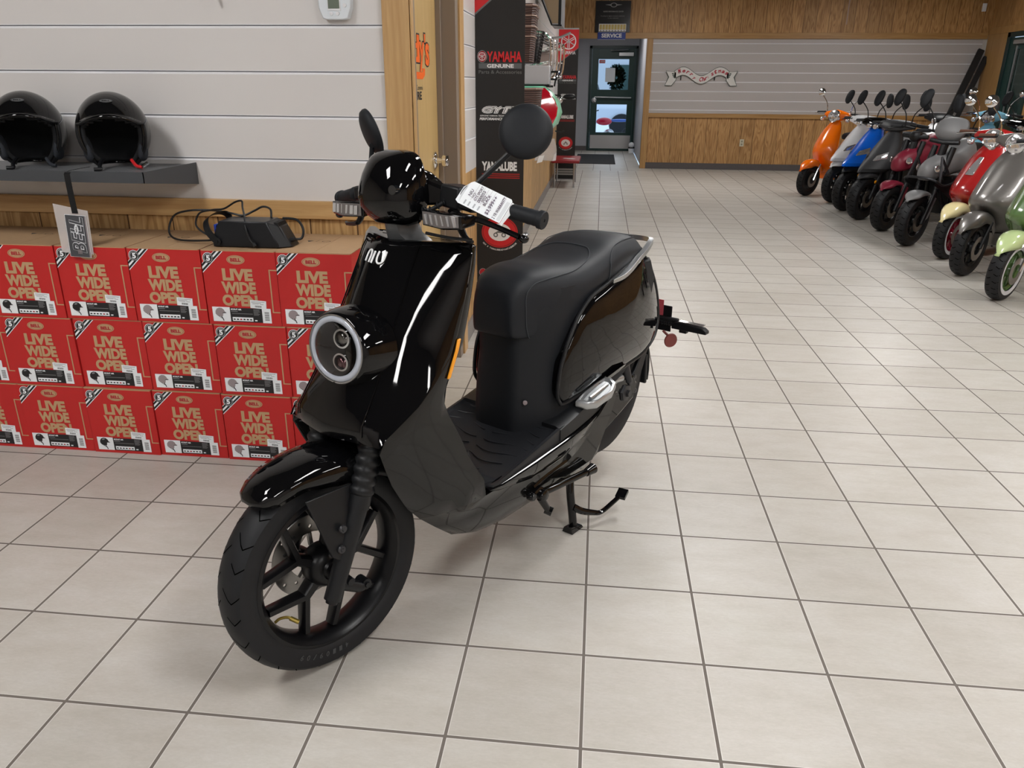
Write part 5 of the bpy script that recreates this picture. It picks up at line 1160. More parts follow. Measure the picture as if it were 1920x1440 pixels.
# ---- footboard
def bz(s_): return 0.372+0.190*(s_-0.43)
fb = MB(X0)
out = [(0.395, 0.150), (0.420, 0.190), (0.440, 0.195), (0.60, 0.196), (0.745, 0.194), (0.80, 0.185), (0.80, 0.0)]
ring = [(s_, l_) for s_, l_ in out]+[(s_, -l_) for s_, l_ in reversed(out[:-1])]
ring = [(0.372, 0.0)]+ring if False else ring
def brg(k, dz): return [(lerp(0.60, s_, k), l_*k, bz(s_)+dz) for s_, l_ in ring]
fb.loft([[(p[0], p[1], 0.352) for p in brg(0.985, 0)], [(p[0], p[1], max(0.360, p[2]-0.012)) for p in brg(0.995, 0)], brg(1.0, -0.003), brg(0.993, 0.002), brg(0.945, 0.002), brg(0.90, -0.007)]); fb.build('footboard', M_board, bike, angle=40)
rb = MB(X0)
for k in range(9):
    s_ = 0.43+0.042*k; w__ = [0.05, 0.10, 0.14, 0.155, 0.165, 0.165, 0.16, 0.15, 0.14][k]
    for sd in (1, -1):
        pts = [(s_+0.012*math.sin(q*5+k), l_*sd, bz(s_)-0.0062) for q, l_ in [(j/8, lerp(0.015, w__, j/8)) for j in range(9)]]
        rb.tube(pts, 0.0018, 6)
rb.build('footboard_ribs', M_board, bike)
# legshield foot: slope that joins shield and board
sl_ = MB(X0); sl_.loft([[(0.340, l_, 0.50), (0.372, l_, 0.43), (0.408, l_, 0.378), (0.47, l_, 0.366), (0.47, l_, 0.340), (0.33, l_, 0.36)] for l_ in (-0.172, -0.06, 0.06, 0.172)]); sl_.build('footwell_slope', M_board, bike, angle=50)
# glossy sill and dark rear step
for sd in (1, -1):
    si = MB(X0); rgs = []
    for s_, zt, zb, l_ in ((0.405, 0.366, 0.356, 0.190), (0.45, 0.368, 0.340, 0.201), (0.60, 0.377, 0.318, 0.205), (0.75, 0.388, 0.318, 0.204), (0.86, 0.398, 0.342, 0.200), (0.93, 0.408, 0.378, 0.192)):
        rgs.append([(s_, (l_-0.03)*sd, zt+0.002), (s_, (l_-0.004)*sd, zt), (s_, l_*sd, zt-0.004), (s_, (l_-0.006)*sd, lerp(zt, zb, 0.6)), (s_, (l_-0.02)*sd, zb), (s_, (l_-0.04)*sd, zb)])
    si.loft(rgs); si.build('glossy_sill', M_body, bike, angle=45)
    rs_ = MB(X0); rgs = []
    for s_, zt, zb, l_ in ((0.725, 0.436, 0.392, 0.196), (0.80, 0.452, 0.400, 0.196), (0.90, 0.470, 0.408, 0.188), (1.00, 0.478, 0.420, 0.178), (1.09, 0.470, 0.435, 0.160)):
        rgs.append([(s_, 0.06*sd, zt), (s_, (l_-0.02)*sd, zt), (s_, l_*sd, zt-0.008), (s_, l_*sd, zb), (s_, (l_-0.03)*sd, zb-0.005), (s_, 0.06*sd, zb)])
    rs_.loft(rgs); rs_.build('rear_step', M_black_satin, bike, angle=40)
    ls = MB(X0); poly = [(0.62, 0.345), (0.78, 0.350), (0.86, 0.372), (0.945, 0.402), (1.035, 0.455), (1.075, 0.440), (1.045, 0.360), (1.00, 0.285), (0.95, 0.235), (0.80, 0.232), (0.62, 0.29)]
    ls.prism(poly, lambda a_, c_: (a_, 0.135*sd, c_), lambda a_, c_: (a_, (0.176+0.012*min(1, max(0, (a_-0.62)/0.2))-max(0, a_-0.95)*0.10-(0.4-c_)*0.10)*sd, c_)); ls.build('lower_side_cover', M_lower, bike, bevel=0.004)

# ---- under-seat box
def rrect(s0, s1, wf, wr, z, k=0.04):
    half = [(s0, 0), (s0, wf*0.55), (s0+0.006, wf*0.85), (s0+0.020, wf), (s0+0.06, wf+(wr-wf)*0.50), (s0+0.12, wf+(wr-wf)*0.88), (s0+0.20, wr), (s1-0.05, wr), (s1-0.01, wr*0.8), (s1, wr*0.4), (s1, 0)]
    return [(a_, b_, z) for a_, b_ in half]+[(a_, -b_, z) for a_, b_ in reversed(half[1:-1])]
MB(X0).loft([rrect(0.655, 1.00, 0.086, 0.152, 0.38), rrect(0.652, 1.10, 0.088, 0.156, 0.45), rrect(0.652, 1.20, 0.086, 0.155, 0.48), rrect(0.655, 1.28, 0.084, 0.152, 0.54), rrect(0.665, 1.32, 0.080, 0.150, 0.62), rrect(0.665, 1.36, 0.080, 0.149, 0.70), rrect(0.670, 1.38, 0.085, 0.148, 0.77), rrect(0.70, 1.36, 0.085, 0.140, 0.83)]).build('underseat_cover', M_black_matte, bike, angle=50)
MB(X0).lathe([(0, 0.004), (0.006, 0.003), (0.0075, 0)], (0.678, 0.098, 0.505), Vector((-0.75, 0.66, 0)), 18).build('cover_screw', M_lgrey, bike)

# ---- glossy rear side panels
OUT = [(0.758, 0.165, 0.535), (0.770, 0.165, 0.500), (0.795, 0.165, 0.487), (0.901, 0.168, 0.495), (1.063, 0.165, 0.503), (1.182, 0.155, 0.505), (1.265, 0.148, 0.508), (1.335, 0.140, 0.519), (1.405, 0.128, 0.545), (1.454, 0.112, 0.600), (1.434, 0.108, 0.690), (1.385, 0.114, 0.760), (1.331, 0.120, 0.815), (1.275, 0.130, 0.848), (1.225, 0.138, 0.846), (1.128, 0.148, 0.830), (1.055, 0.154, 0.813), (0.980, 0.160, 0.795), (0.925, 0.163, 0.782), (0.886, 0.165, 0.762), (0.850, 0.167, 0.735), (0.815, 0.167, 0.690), (0.785, 0.167, 0.645), (0.768, 0.166, 0.605)]
_cl = smooth_path([OUT[-1]]+OUT+OUT[:2], 3); OUT = [tuple(p) for p in _cl[3:-3]]
for sd in (1, -1):
    pn = MB(X0); cs = 1.08; cz_ = 0.655; rgs = []
    for k_, bul in ((1.0, -0.055), (1.0, -0.014), (0.992, -0.004), (0.975, 0.001), (0.93, 0.0065), (0.85, 0.013), (0.7, 0.021), (0.5, 0.028), (0.3, 0.032), (0.12, 0.0335)):
        rgs.append([(lerp(cs, s_, k_), (lerp(0.158-0.02*((lerp(cs, s_, k_)-0.95)/0.4)**2, l_, k_**3)+bul)*sd, lerp(cz_, z_, k_)) for s_, l_, z_ in OUT])
    pn.loft(rgs); pn.build('rear_side_panel', M_body, bike, angle=55)
    edg = MB(X0); edg.tube([(s_-(0.006 if s_ < 1.0 else -0.002), (l_-0.004)*sd, z_+(0.004 if z_ > 0.65 else -0.004)) for s_, l_, z_ in OUT+OUT[:1]], 0.006, 8); edg.build('panel_gasket', M_black_satin, bike)
    lg2 = MB(X0); lg2.loft([[(0.930, 0.172*sd, 0.498), (0.945, 0.186*sd, 0.508), (0.940, 0.182*sd, 0.492)], [(1.05, 0.172*sd, 0.520), (1.055, 0.190*sd, 0.528), (1.06, 0.180*sd, 0.508)], [(1.12, 0.165*sd, 0.520), (1.12, 0.178*sd, 0.524), (1.125, 0.170*sd, 0.512)]]); lg2.build('panel_fin', M_body, bike)
# tail between the panels, tail light
MB(X0).loft([[(s_, l_*w__, z_) for l_, z_ in ((-1, zb), (-1, lerp(zb, zt, .7)), (-0.7, zt), (0.7, zt), (1, lerp(zb, zt, .7)), (1, zb))] for s_, w__, zb, zt in ((1.15, 0.13, 0.52, 0.84), (1.30, 0.115, 0.53, 0.82), (1.40, 0.100, 0.55, 0.77), (1.455, 0.085, 0.58, 0.68))]).build('tail_core', M_black_satin, bike, angle=40)
MB(X0).loft([[(1.452, l_, z_) for l_, z_ in ((-0.08, 0.60), (-0.08, 0.67), (0.08, 0.67), (0.08, 0.60))], [(1.470, l_, z_) for l_, z_ in ((-0.07, 0.61), (-0.07, 0.66), (0.07, 0.66), (0.07, 0.61))]]).build('tail_light', mat('tail_lens', (0.35, 0.005, 0.01), 0.15, 0, 0.8), bike, bevel=0.004)

# ---- seat
ST = [  # s, half width top, half width side, z bottom, z shoulder, z crown
    (0.640, 0.050, 0.062, 0.722, 0.795, 0.808),
    (0.650, 0.064, 0.076, 0.700, 0.822, 0.838),
    (0.672, 0.076, 0.088, 0.694, 0.846, 0.866),
    (0.715, 0.094, 0.108, 0.698, 0.864, 0.886),
    (0.78, 0.108, 0.132, 0.704, 0.866, 0.890),
    (0.86, 0.118, 0.146, 0.710, 0.864, 0.882),
    (0.905, 0.122, 0.149, 0.762, 0.866, 0.882),
    (0.96, 0.124, 0.150, 0.790, 0.874, 0.888),
    (1.02, 0.124, 0.150, 0.808, 0.890, 0.902),
    (1.09, 0.124, 0.149, 0.820, 0.910, 0.922),
    (1.17, 0.120, 0.144, 0.834, 0.915, 0.928),
    (1.26, 0.108, 0.130, 0.842, 0.905, 0.918),
    (1.31, 0.090, 0.110, 0.845, 0.888, 0.900),
    (1.340, 0.060, 0.078, 0.848, 0.870, 0.878)]
def seat_ring(s_, wt, ws, zb, zs, zc):
    half = [(0, zc), (wt*0.5, zc-0.001), (wt*0.82, lerp(zc, zs, 0.4)), (wt, zs-0.004), (lerp(wt, ws, 0.6), zs-0.022), (ws, lerp(zs, zb, 0.45)), (ws, lerp(zs, zb, 0.8)), (ws-0.002, zb+0.004), (ws-0.010, zb), (0, zb)]
    return [(s_, a_, b_) for a_, b_ in half]+[(s_, -a_, b_) for a_, b_ in reversed(half[1:-1])]
def dense(rows, n=3):
    out_ = []
    for a_, b_ in zip(rows, rows[1:]):
        for k in range(n): out_.append(tuple(lerp(x, y, k/n) for x, y in zip(a_, b_)))
    return out_+[rows[-1]]
so = MB(X0).loft([seat_ring(*r) for r in dense(ST, 2)]).build('seat', M_seat, bike, sub=1)
def seat_pt(s_, q, o=0.0012):
    """point on the left seat surface; q 0 = crown, 1 = lower edge"""
    r = spline1([(x[0], x[1:]) for x in ST], s_); rg_ = seat_ring(s_, *r)[:10]
    i = min(int(q*8), 7); f = q*8-i; a_ = Vector(rg_[i]); b_ = Vector(rg_[i+1]); p = a_.lerp(b_, f); return Vector((p.x, p.y+o*(0.3+q), p.z+o*(1.3-q)))
M_seam = mat('seam_thread', (0.045, 0.05, 0.058), 0.7)
for nm, qq in (('side', [(0.700, 0.97), (0.685, 0.75), (0.683, 0.60), (0.690, 0.50), (0.72, 0.42), (0.80, 0.38), (0.90, 0.34), (0.98, 0.26), (1.03, 0.14), (1.04, 0.0)]), ('tail', [(1.03, 0.92), (1.035, 0.7), (1.05, 0.5), (1.10, 0.36), (1.20, 0.32), (1.28, 0.25), (1.30, 0.0)])):
    P_ = [seat_pt(s_, q) for s_, q in [(v[0], v[1]) for v in smooth_path([(a_, b_, 0) for a_, b_ in qq], 5)]]
    m_ = MB(X0); m_.tube(P_, 0.0014, 6); m_.tube([(p.x, -p.y, p.z) for p in P_], 0.0014, 6); m_.build('seat_seam', M_seam, so)
MB(X0).loft([rrect(0.70, 1.37, 0.080, 0.135, z_) for z_ in (0.70, 0.75)]).build('seat_base', M_black_satin, bike)
# grab rails
for sd in (1, -1):
    gr = MB(X0); P_ = smooth_path([(1.045, 0.150*sd, 0.812), (1.10, 0.156*sd, 0.818), (1.150, 0.155*sd, 0.832), (1.20, 0.150*sd, 0.852), (1.26, 0.140*sd, 0.866), (1.325, 0.122*sd, 0.880), (1.375, 0.100*sd, 0.884), (1.40, 0.06*sd, 0.882), (1.405, 0.0, 0.880)], 5)
    n_ = len(P_); gr.loft([[p+Vector((0, -0.009, 0.008*(0.35+0.65*min(1, i/10)))), p+Vector((0, 0.009, 0.007*(0.35+0.65*min(1, i/10)))), p+Vector((0, 0.009, -0.009)), p+Vector((0, -0.009, -0.009))] for i, p in enumerate(P_)])
    gr.build('grab_rail', M_silver, bike, bevel=0.004, seg=3)

# ---- rear wheel, swing arm, shock
rc3 = (1.222, 0, 0.380)
rw = MB(X0); tyre(rw, rc3, 0.262, 0.053, 0.170, ng=30); rw.build('rear_tyre', [M_rubber, M_groove_shade], bike)
rr2 = MB(X0); rim(rr2, rc3, 0.176, 0.042, 0.150); spokes(rr2, rc3, 0.09, 0.115, 0.155, 5, 0.3); rr2.lathe([(0, 0.060), (0.05, 0.058), (0.085, 0.050), (0.110, 0.030), (0.112, -0.030), (0.085, -0.05), (0, -0.06)], rc3, (0, 1, 0), 40); rr2.build('rear_rim', M_wheel, bike)
for sd in (1, -1):
    sw = MB(X0); poly = [(0.99, 0.405), (1.08, 0.440), (1.20, 0.430), (1.29, 0.420), (1.315, 0.385), (1.30, 0.335), (1.22, 0.305), (1.10, 0.265), (1.02, 0.270)]
    sw.prism(poly, lambda a_, c_: (a_, 0.075*sd, c_), lambda a_, c_: (a_, 0.118*sd, c_)); sw.build('swing_arm', M_body, bike, bevel=0.006)
    ax_ = MB(X0); ax_.lathe([(0, 0.022), (0.012, 0.022), (0.014, 0.012), (0.030, 0.010), (0.034, 0.0), (0, 0)], (1.232, 0.116*sd, 0.372), (0, sd, 0), 6); ax_.build('axle_nut', M_screw, bike)
    bh = MB(X0); poly = [(1.29, 0.33), (1.33, 0.345), (1.375, 0.43), (1.415, 0.52), (1.435, 0.56), (1.425, 0.59), (1.40, 0.56), (1.365, 0.49), (1.32, 0.43), (1.29, 0.41)]
    bh.prism(poly, lambda a_, c_: (a_, 0.090*sd, c_), lambda a_, c_: (a_, 0.106*sd, c_)); bh.build('guard_stay', M_black_satin, bike, bevel=0.003)
    for s_, z_ in ((1.312, 0.405), (1.322, 0.350)):
        MB(X0).lathe([(0, 0.006), (0.008, 0.005), (0.010, 0)], (s_, 0.106*sd, z_), (0, sd, 0), 14).build('stay_bolt', M_screw, bike)
    so2 = MB(X0); so2.tube([(1.17, 0.110*sd, 0.620), (1.255, 0.112*sd, 0.410)], 0.017, 14)
    for k in range(9): so2.lathe([(0.020, -0.003), (0.025, 0), (0.020, 0.003)], Vector((1.17, 0.110*sd, 0.620)).lerp(Vector((1.255, 0.112*sd, 0.410)), 0.08+k*0.055), Vector((0.085, 0, -0.21)), 14, closed=True)
    so2.lathe([(0, 0.012), (0.013, 0.011), (0.016, 0)], (1.262, 0.112*sd, 0.405), (0, sd, 0), 16); so2.build('rear_shock', M_darkmetal, bike)
mg = MB(X0); rgs = []
for k in range(17):
    th = R(118-128*k/16); rgs.append(fender_ring(th, 0.066, 0.268, 0.288, rc3))
mg.loft(rgs, closed=False); mg.build('rear_mudguard', M_black_satin, bike, solid=0.004)
MB(X0).hexa([(1.475, -0.055, 0.32), (1.49, -0.055, 0.32), (1.49, 0.065, 0.32), (1.475, 0.065, 0.32), (1.46, -0.06, 0.44), (1.475, -0.06, 0.44), (1.475, 0.07, 0.44), (1.46, 0.07, 0.44)]).build('mud_flap', M_black_satin, bike, bevel=0.004)
# licence-plate bracket, rear signals, round reflector
lb = MB(X0); lb.hexa([(1.46, -0.03, 0.52), (1.60, -0.03, 0.47), (1.60, 0.03, 0.47), (1.46, 0.03, 0.52), (1.46, -0.03, 0.55), (1.60, -0.03, 0.60), (1.60, 0.03, 0.60), (1.46, 0.03, 0.55)]).box(1.600, 1.606, -0.09, 0.09, 0.50, 0.60).tube([(1.60, -0.12, 0.55), (1.60, 0.12, 0.55)], 0.010, 10)
lb.build('plate_bracket', M_black_satin, bike, bevel=0.003)
MB(X0).box(1.598, 1.600, 0.015, 0.055, 0.56, 0.62).build('plate_sticker', mat('red_sticker', (0.45, 0.08, 0.10), 0.4), bike, flat=True)
for sd in (1, -1):
    sg = MB(X0); sg.loft([[(1.585, (0.10+d)*sd, 0.52), (1.585, (0.10+d)*sd, 0.535+h_), (1.615, (0.10+d)*sd, 0.535+h_), (1.615, (0.10+d)*sd, 0.52)] for d, h_ in ((0.0, 0.0), (0.01, 0.012), (0.045, 0.014), (0.125, 0.006), (0.14, -0.004))])
    for k in range(5): sg.lathe([(0.008, -0.002), (0.012, 0), (0.008, 0.002)], (1.60, (0.055+k*0.010)*sd, 0.535), (0, 1, 0), 12, closed=True)
    sg.tube([(1.60, 0.02*sd, 0.535), (1.60, 0.11*sd, 0.535)], 0.008, 10).box(1.59, 1.61, min(0.13*sd, 0.16*sd), max(0.13*sd, 0.16*sd), 0.508, 0.522)
    so3 = sg.build('rear_turn_signal', M_black_satin, bike, bevel=0.002)
    MB(X0).box(1.588, 1.612, min(0.125*sd, 0.225*sd), max(0.125*sd, 0.225*sd), 0.5485, 0.5520).build('signal_lens', M_sigglass, so3, bevel=0.002)
MB(X0).lathe([(0, -0.004), (0.026, -0.004), (0.028, 0.0), (0.026, 0.004), (0, 0.005)], (1.600, 0.095, 0.468), Vector((-0.5, 0.8, 0)), 28).tube([(1.60, 0.06, 0.50), (1.60, 0.09, 0.48)], 0.005, 6).build('round_reflector', mat('red_brown_reflector', (0.20, 0.045, 0.04), 0.35), bike)
# cast pillion pegs
for sd in (1, -1):
    pg = MB(X0); c0 = Vector((0.955, 0.205*sd, 0.492))
    out2 = [(0.835, 0.172, 0.478), (0.845, 0.205, 0.476), (0.870, 0.226, 0.478), (0.950, 0.232, 0.490), (0.985, 0.222, 0.505), (0.995, 0.200, 0.512), (0.990, 0.182, 0.513), (0.940, 0.178, 0.507), (0.88, 0.170, 0.490)]
    cc = Vector((0.92, 0.202, 0.492))
    def pr_(k_, dz): return [(lerp(cc.x, s_, k_), lerp(cc.y, l_, k_)*sd, z_+dz) for s_, l_, z_ in out2]
    pg.loft([pr_(0.93, -0.020), pr_(1.0, -0.014), pr_(1.0, 0.0), pr_(0.95, 0.004), pr_(0.80, 0.004), pr_(0.72, -0.005)]); pg.tube([(0.875, 0.198*sd, 0.484), (0.965, 0.203*sd, 0.503)], 0.006, 8)
    pg.tube([(0.94, 0.215*sd, 0.470), (1.02, 0.180*sd, 0.462), (1.12, 0.135*sd, 0.450), (1.19, 0.122*sd, 0.440)], [0.012, 0.011, 0.011, 0.013], 12, sm=4)
    pg.build('pillion_peg', M_silver, bike)

# ---- stands
cs_ = MB(X0)
for sd in (1, -1):
    cs_.tube([(0.905, 0.10*sd, 0.225), (0.900, 0.118*sd, 0.19), (0.882, 0.135*sd, 0.13), (0.880, 0.150*sd, 0.035), (0.880, 0.150*sd, 0.014)], 0.0135, 12, sm=5)
    cs_.hexa([(0.850, 0.130*sd, 0.001), (0.915, 0.130*sd, 0.001), (0.915, 0.170*sd, 0.001), (0.850, 0.170*sd, 0.001), (0.855, 0.133*sd, 0.016), (0.910, 0.133*sd, 0.010), (0.910, 0.167*sd, 0.010), (0.848, 0.167*sd, 0.028)])
cs_.tube([(0.900, -0.12, 0.20), (0.900, 0.12, 0.20)], 0.012, 12)
cs_.tube([(0.880, 0.148, 0.085), (0.905, 0.165, 0.065), (0.945, 0.185, 0.048), (0.975, 0.200, 0.042), (1.020, 0.215, 0.062), (1.045, 0.225, 0.078)], [0.013, 0.012, 0.010, 0.008, 0.008, 0.008], 10, sm=4)
cs_.obox((1.058, 0.228, 0.084), (0.040, 0.034, 0.012), (1, -0.2, 0.35), (0.2, 1, 0))
cs_.build('centre_stand', M_black_gloss, bike)
ss = MB(X0)
ss.tube([(0.640, 0.170, 0.262), (0.672, 0.180, 0.242), (0.900, 0.190, 0.222)], [0.014, 0.012, 0.011], 12); ss.tube([(0.885, 0.190, 0.222), (0.925, 0.190, 0.222)], [0.013, 0.018], 12)
ss.lathe([(0, 0.010), (0.012, 0.010), (0.018, 0.006), (0.020, 0), (0.020, -0.012), (0, -0.012)], (0.655, 0.190, 0.240), (0, 1, 0), 20)
ss.lathe([(0, 0.010), (0.010, 0.010), (0.014, 0.004), (0.014, -0.010), (0, -0.010)], (0.610, 0.180, 0.252), (0, 1, 0), 16)
ss.tube([(0.610, 0.175, 0.252), (0.650, 0.175, 0.262)], 0.012, 10).tube([(0.645, 0.185, 0.235), (0.672, 0.195, 0.185)], [0.012, 0.010], 10).tube([(0.672, 0.185, 0.185), (0.680, 0.205, 0.178)], 0.014, 10)
ss.tube([(0.63, 0.165, 0.27), (0.70, 0.165, 0.285), (0.80, 0.165, 0.290)], 0.010, 8, sm=3).tube([(0.68, 0.158, 0.25), (0.80, 0.150, 0.235), (0.87, 0.145, 0.215)], 0.004, 8)
ss.build('side_stand', M_black_gloss, bike)

# ---- head: pod, neck, bars (all turned with the steering)
pd = MB(XS); rings = []
PC = [  # z, front s, half width, rear s
    (1.062, 0.285, 0.050, 0.312), (1.067, 0.262, 0.064, 0.318), (1.085, 0.240, 0.081, 0.323), (1.108, 0.223, 0.088, 0.325), (1.130, 0.219, 0.0895, 0.327), (1.155, 0.225, 0.088, 0.328), (1.180, 0.236, 0.083, 0.328), (1.202, 0.250, 0.076, 0.327), (1.217, 0.264, 0.067, 0.326), (1.226, 0.278, 0.053, 0.323), (1.231, 0.292, 0.030, 0.318)]
for z_, sf, w__, sr in dense(PC, 2):
    half = []
    for k in range(10):
        a_ = math.pi/2*k/9; ex = 0.80
        half.append((lerp(sr-0.020, sf, math.cos(a_)**ex), w__*math.sin(a_)**ex))
    half += [(sr-0.006, w__*0.985), (sr, w__*0.93), (sr+0.003, w__*0.5), (sr+0.004, 0)]
    rings.append([(a_, b_, z_) for a_, b_ in half]+[(a_, -b_, z_) for a_, b_ in reversed(half[1:-1])])
pod = pd.loft(rings).build('handlebar_pod', M_body, bike, angle=50)
MB(XS).tube([(0.262, 0.062, 1.148), (0.2335, 0.070, 1.150)], 0.0105, 18).build('pod_port', M_lens_dk, pod)
ba = MB(XS)
for sd in (1, -1):
    ba.loft([[(s_-d_, l_*sd, z_+h_), (s_+d_, l_*sd, z_+h_*0.9), (s_+d_, l_*sd, z_-h_), (s_-d_, l_*sd, z_-h_)] for s_, l_, z_, d_, h_ in ((0.335, 0.060, 1.140, 0.022, 0.034), (0.352, 0.100, 1.133, 0.018, 0.024), (0.364, 0.135, 1.128, 0.012, 0.014))])
ba.loft([[(s_, l_*w__, z_+d_) for l_, d_ in ((-1, -0.03), (-0.8, 0.0), (0.8, 0.0), (1, -0.03), (1, -0.05), (-1, -0.05))] for s_, w__, z_ in ((0.318, 0.080, 1.195), (0.36, 0.080, 1.180), (0.40, 0.070, 1.155))])
ba.build('bar_cover', M_black_gloss, bike, bevel=0.006)
nk = MB(XS); nk.loft([[(s_+dx*0.7, l_*w__*0.8, z_) for dx, l_ in ((-0.05, 0), (-0.04, 0.7), (0, 1), (0.05, 0.9), (0.07, 0), (0.05, -0.9), (0, -1), (-0.04, -0.7))] for s_, w__, z_ in ((0.330, 0.080, 1.010), (0.324, 0.066, 1.024), (0.312, 0.046, 1.040), (0.305, 0.040, 1.066))]); nk.build('steering_neck', M_neck, bike)
hbm = MB(XS)
hbm.tube([(0.335, 0.0, 1.115), (0.350, 0.10, 1.125), (0.375, 0.20, 1.120), (0.405, 0.37, 1.090)], 0.011, 12, sm=4).tube([(0.335, 0.0, 1.115), (0.350, -0.10, 1.125), (0.375, -0.20, 1.120), (0.405, -0.37, 1.090)], 0.011, 12, sm=4)
hbm.build('handlebar', M_black_satin, bike)
for sd in (1, -1):
    g = MB(XS); A_ = Vector((0.380, 0.268*sd, 1.109)); B_ = Vector((0.404, 0.372*sd, 1.088)); d_ = B_-A_; L_ = d_.length
    prof = [(0, 0), (0.0185, 0.0), (0.0185, 0.004)]+[(0.0168+0.0006*(k % 2), 0.006+k*(L_-0.02)/12) for k in range(13)]+[(0.0205, L_-0.012), (0.0205, L_-0.002), (0.019, L_), (0.0035, L_), (0.003, L_-0.006), (0, L_-0.006)]
    g.lathe(prof, A_, d_, 28); g.build('grip', M_black_matte, bike)
    sb_ = MB(XS); sb_.obox((0.362, 0.150*sd, 1.128), (0.062, 0.062, 0.052), (0.97, 0.05*sd, -0.1), (0, 1*sd, -0.12*1)); sb_.obox((0.358, 0.195*sd, 1.118), (0.045, 0.05, 0.036), (0.97, 0.05*sd, -0.1), (0, 1*sd, -0.15)); sb_.build('switch_housing', M_black_satin, bike, bevel=0.006)
    lv = MB(XS); lv.tube([(0.330, 0.155*sd, 1.098), (0.322, 0.200*sd, 1.092), (0.332, 0.245*sd, 1.086), (0.352, 0.290*sd, 1.070), (0.366, 0.332*sd, 1.054)], [0.009, 0.008, 0.007, 0.006, 0.0065], 10, sm=5); lv.ell((0.372, 0.340*sd, 1.050), (0.011, 0.012, 0.010)); lv.build('brake_lever', M_black_gloss, bike)
    if sd == 1:
        lc_ = MB(XS); lc_.ell((0.376, 0.342, 1.058), (0.008, 0.008, 0.006)); lc_.build('lever_clip', M_steel, bike)
    br_ = MB(XS); br_.tube([(0.345, 0.150*sd, 1.115), (0.332, 0.175*sd, 1.080), (0.330, 0.20*sd, 1.045), (0.318, 0.235*sd, 1.040)], [0.011, 0.010, 0.007, 0.004], 8, sm=3).tube([(0.318, 0.235*sd, 1.044), (0.29, 0.19*sd, 1.048), (0.275, 0.13*sd, 1.055)], 0.004, 6, sm=3); br_.build('lever_perch', M_black_satin, bike)
    hs = MB(XS); P_ = smooth_path([(0.300, 0.095*sd, 1.100), (0.305, 0.115*sd, 1.103), (0.330, 0.135*sd, 1.118)], 6); hs.tube(P_, 0.005, 8)
    for p in P_[::3]: hs.lathe([(0.005, -0.003), (0.009, 0), (0.005, 0.003)], p, (0.5, 0.8*sd, 0.3), 10, closed=True)
    hs.build('cable_boot', M_black_satin, bike)
    # front turn signals: clear wedge lens in a black body
    sg = MB(XS);     sg.loft([[(0.282, 0.110*sd, 1.070), (0.282, 0.110*sd, 1.106), (0.330, 0.110*sd, 1.100), (0.330, 0.110*sd, 1.078)], [(0.276, 0.185*sd, 1.066), (0.276, 0.185*sd, 1.104), (0.330, 0.185*sd, 1.100), (0.330, 0.185*sd, 1.074)], [(0.282, 0.238*sd, 1.070), (0.282, 0.238*sd, 1.102), (0.325, 0.240*sd, 1.098), (0.325, 0.240*sd, 1.076)]])
    sgo = sg.build('front_turn_signal', M_black_gloss, bike, bevel=0.003)
    ln = MB(XS); ln.hexa([(0.280, 0.114*sd, 1.073), (0.272, 0.183*sd, 1.070), (0.279, 0.232*sd, 1.074), (0.284, 0.232*sd, 1.074), (0.280, 0.114*sd, 1.103), (0.272, 0.183*sd, 1.1005), (0.279, 0.232*sd, 1.099), (0.284, 0.232*sd, 1.099)]); ln.build('signal_lens', M_sigglass, sgo, bevel=0.001)
    vr = MB(XS)
    for k in range(6):
        l_ = 0.128+0.018*k; vr.hexa([(0.2765, l_*sd, 1.076), (0.2715, (l_+0.006)*sd, 1.076), (0.2735, (l_+0.010)*sd, 1.076), (0.2785, (l_+0.010)*sd, 1.076), (0.2765, (l_-0.004)*sd, 1.098), (0.2710, (l_+0.001)*sd, 1.098), (0.2730, (l_+0.005)*sd, 1.098), (0.2785, (l_+0.006)*sd, 1.098)])
    vr.build('reflector_ribs', mat('lens_rib_bright', (0.60, 0.60, 0.61), 0.12, 0.7), sgo, flat=True)
    MB(XS).tube([(0.31, 0.07*sd, 1.085), (0.31, 0.115*sd, 1.088)], 0.010, 10).build('signal_stalk', M_black_satin, sgo)
    # mirrors
    mr = MB(XS); mc_ = Vector((0.436, 0.290, 1.271)) if sd == 1 else Vector((0.436, -0.262, 1.262))
    st_ = [(0.368, 0.192*sd, 1.125), (0.370, 0.194*sd, 1.150), (0.382, 0.202*sd, 1.166), (0.430, 0.250*sd, 1.225), (mc_.x-0.012, mc_.y-0.02*sd, mc_.z-0.032)]
    MB(XS).tube(st_, 0.0065, 10, sm=5).build('mirror_stem', M_black_satin, bike)
    nrm = Vector((-0.80, 0.52, 0.28)).normalized() if sd == 1 else Vector((-0.86, -0.36, -0.30)).normalized()
    ms = MB(XS); ms.lathe([(0, 0.013), (0.025, 0.0125), (0.045, 0.010), (0.056, 0.004), (0.060, -0.004), (0.060, -0.010), (0.057, -0.012), (0, -0.012)], mc_, nrm, 44); mo = ms.build('mirror_housing', M_black_matte, bike)
    MB(XS).lathe([(0, -0.0125), (0.0555, -0.0125), (0.0555, -0.0121)], mc_, nrm, 44).build('mirror_glass', M_chrome, mo)

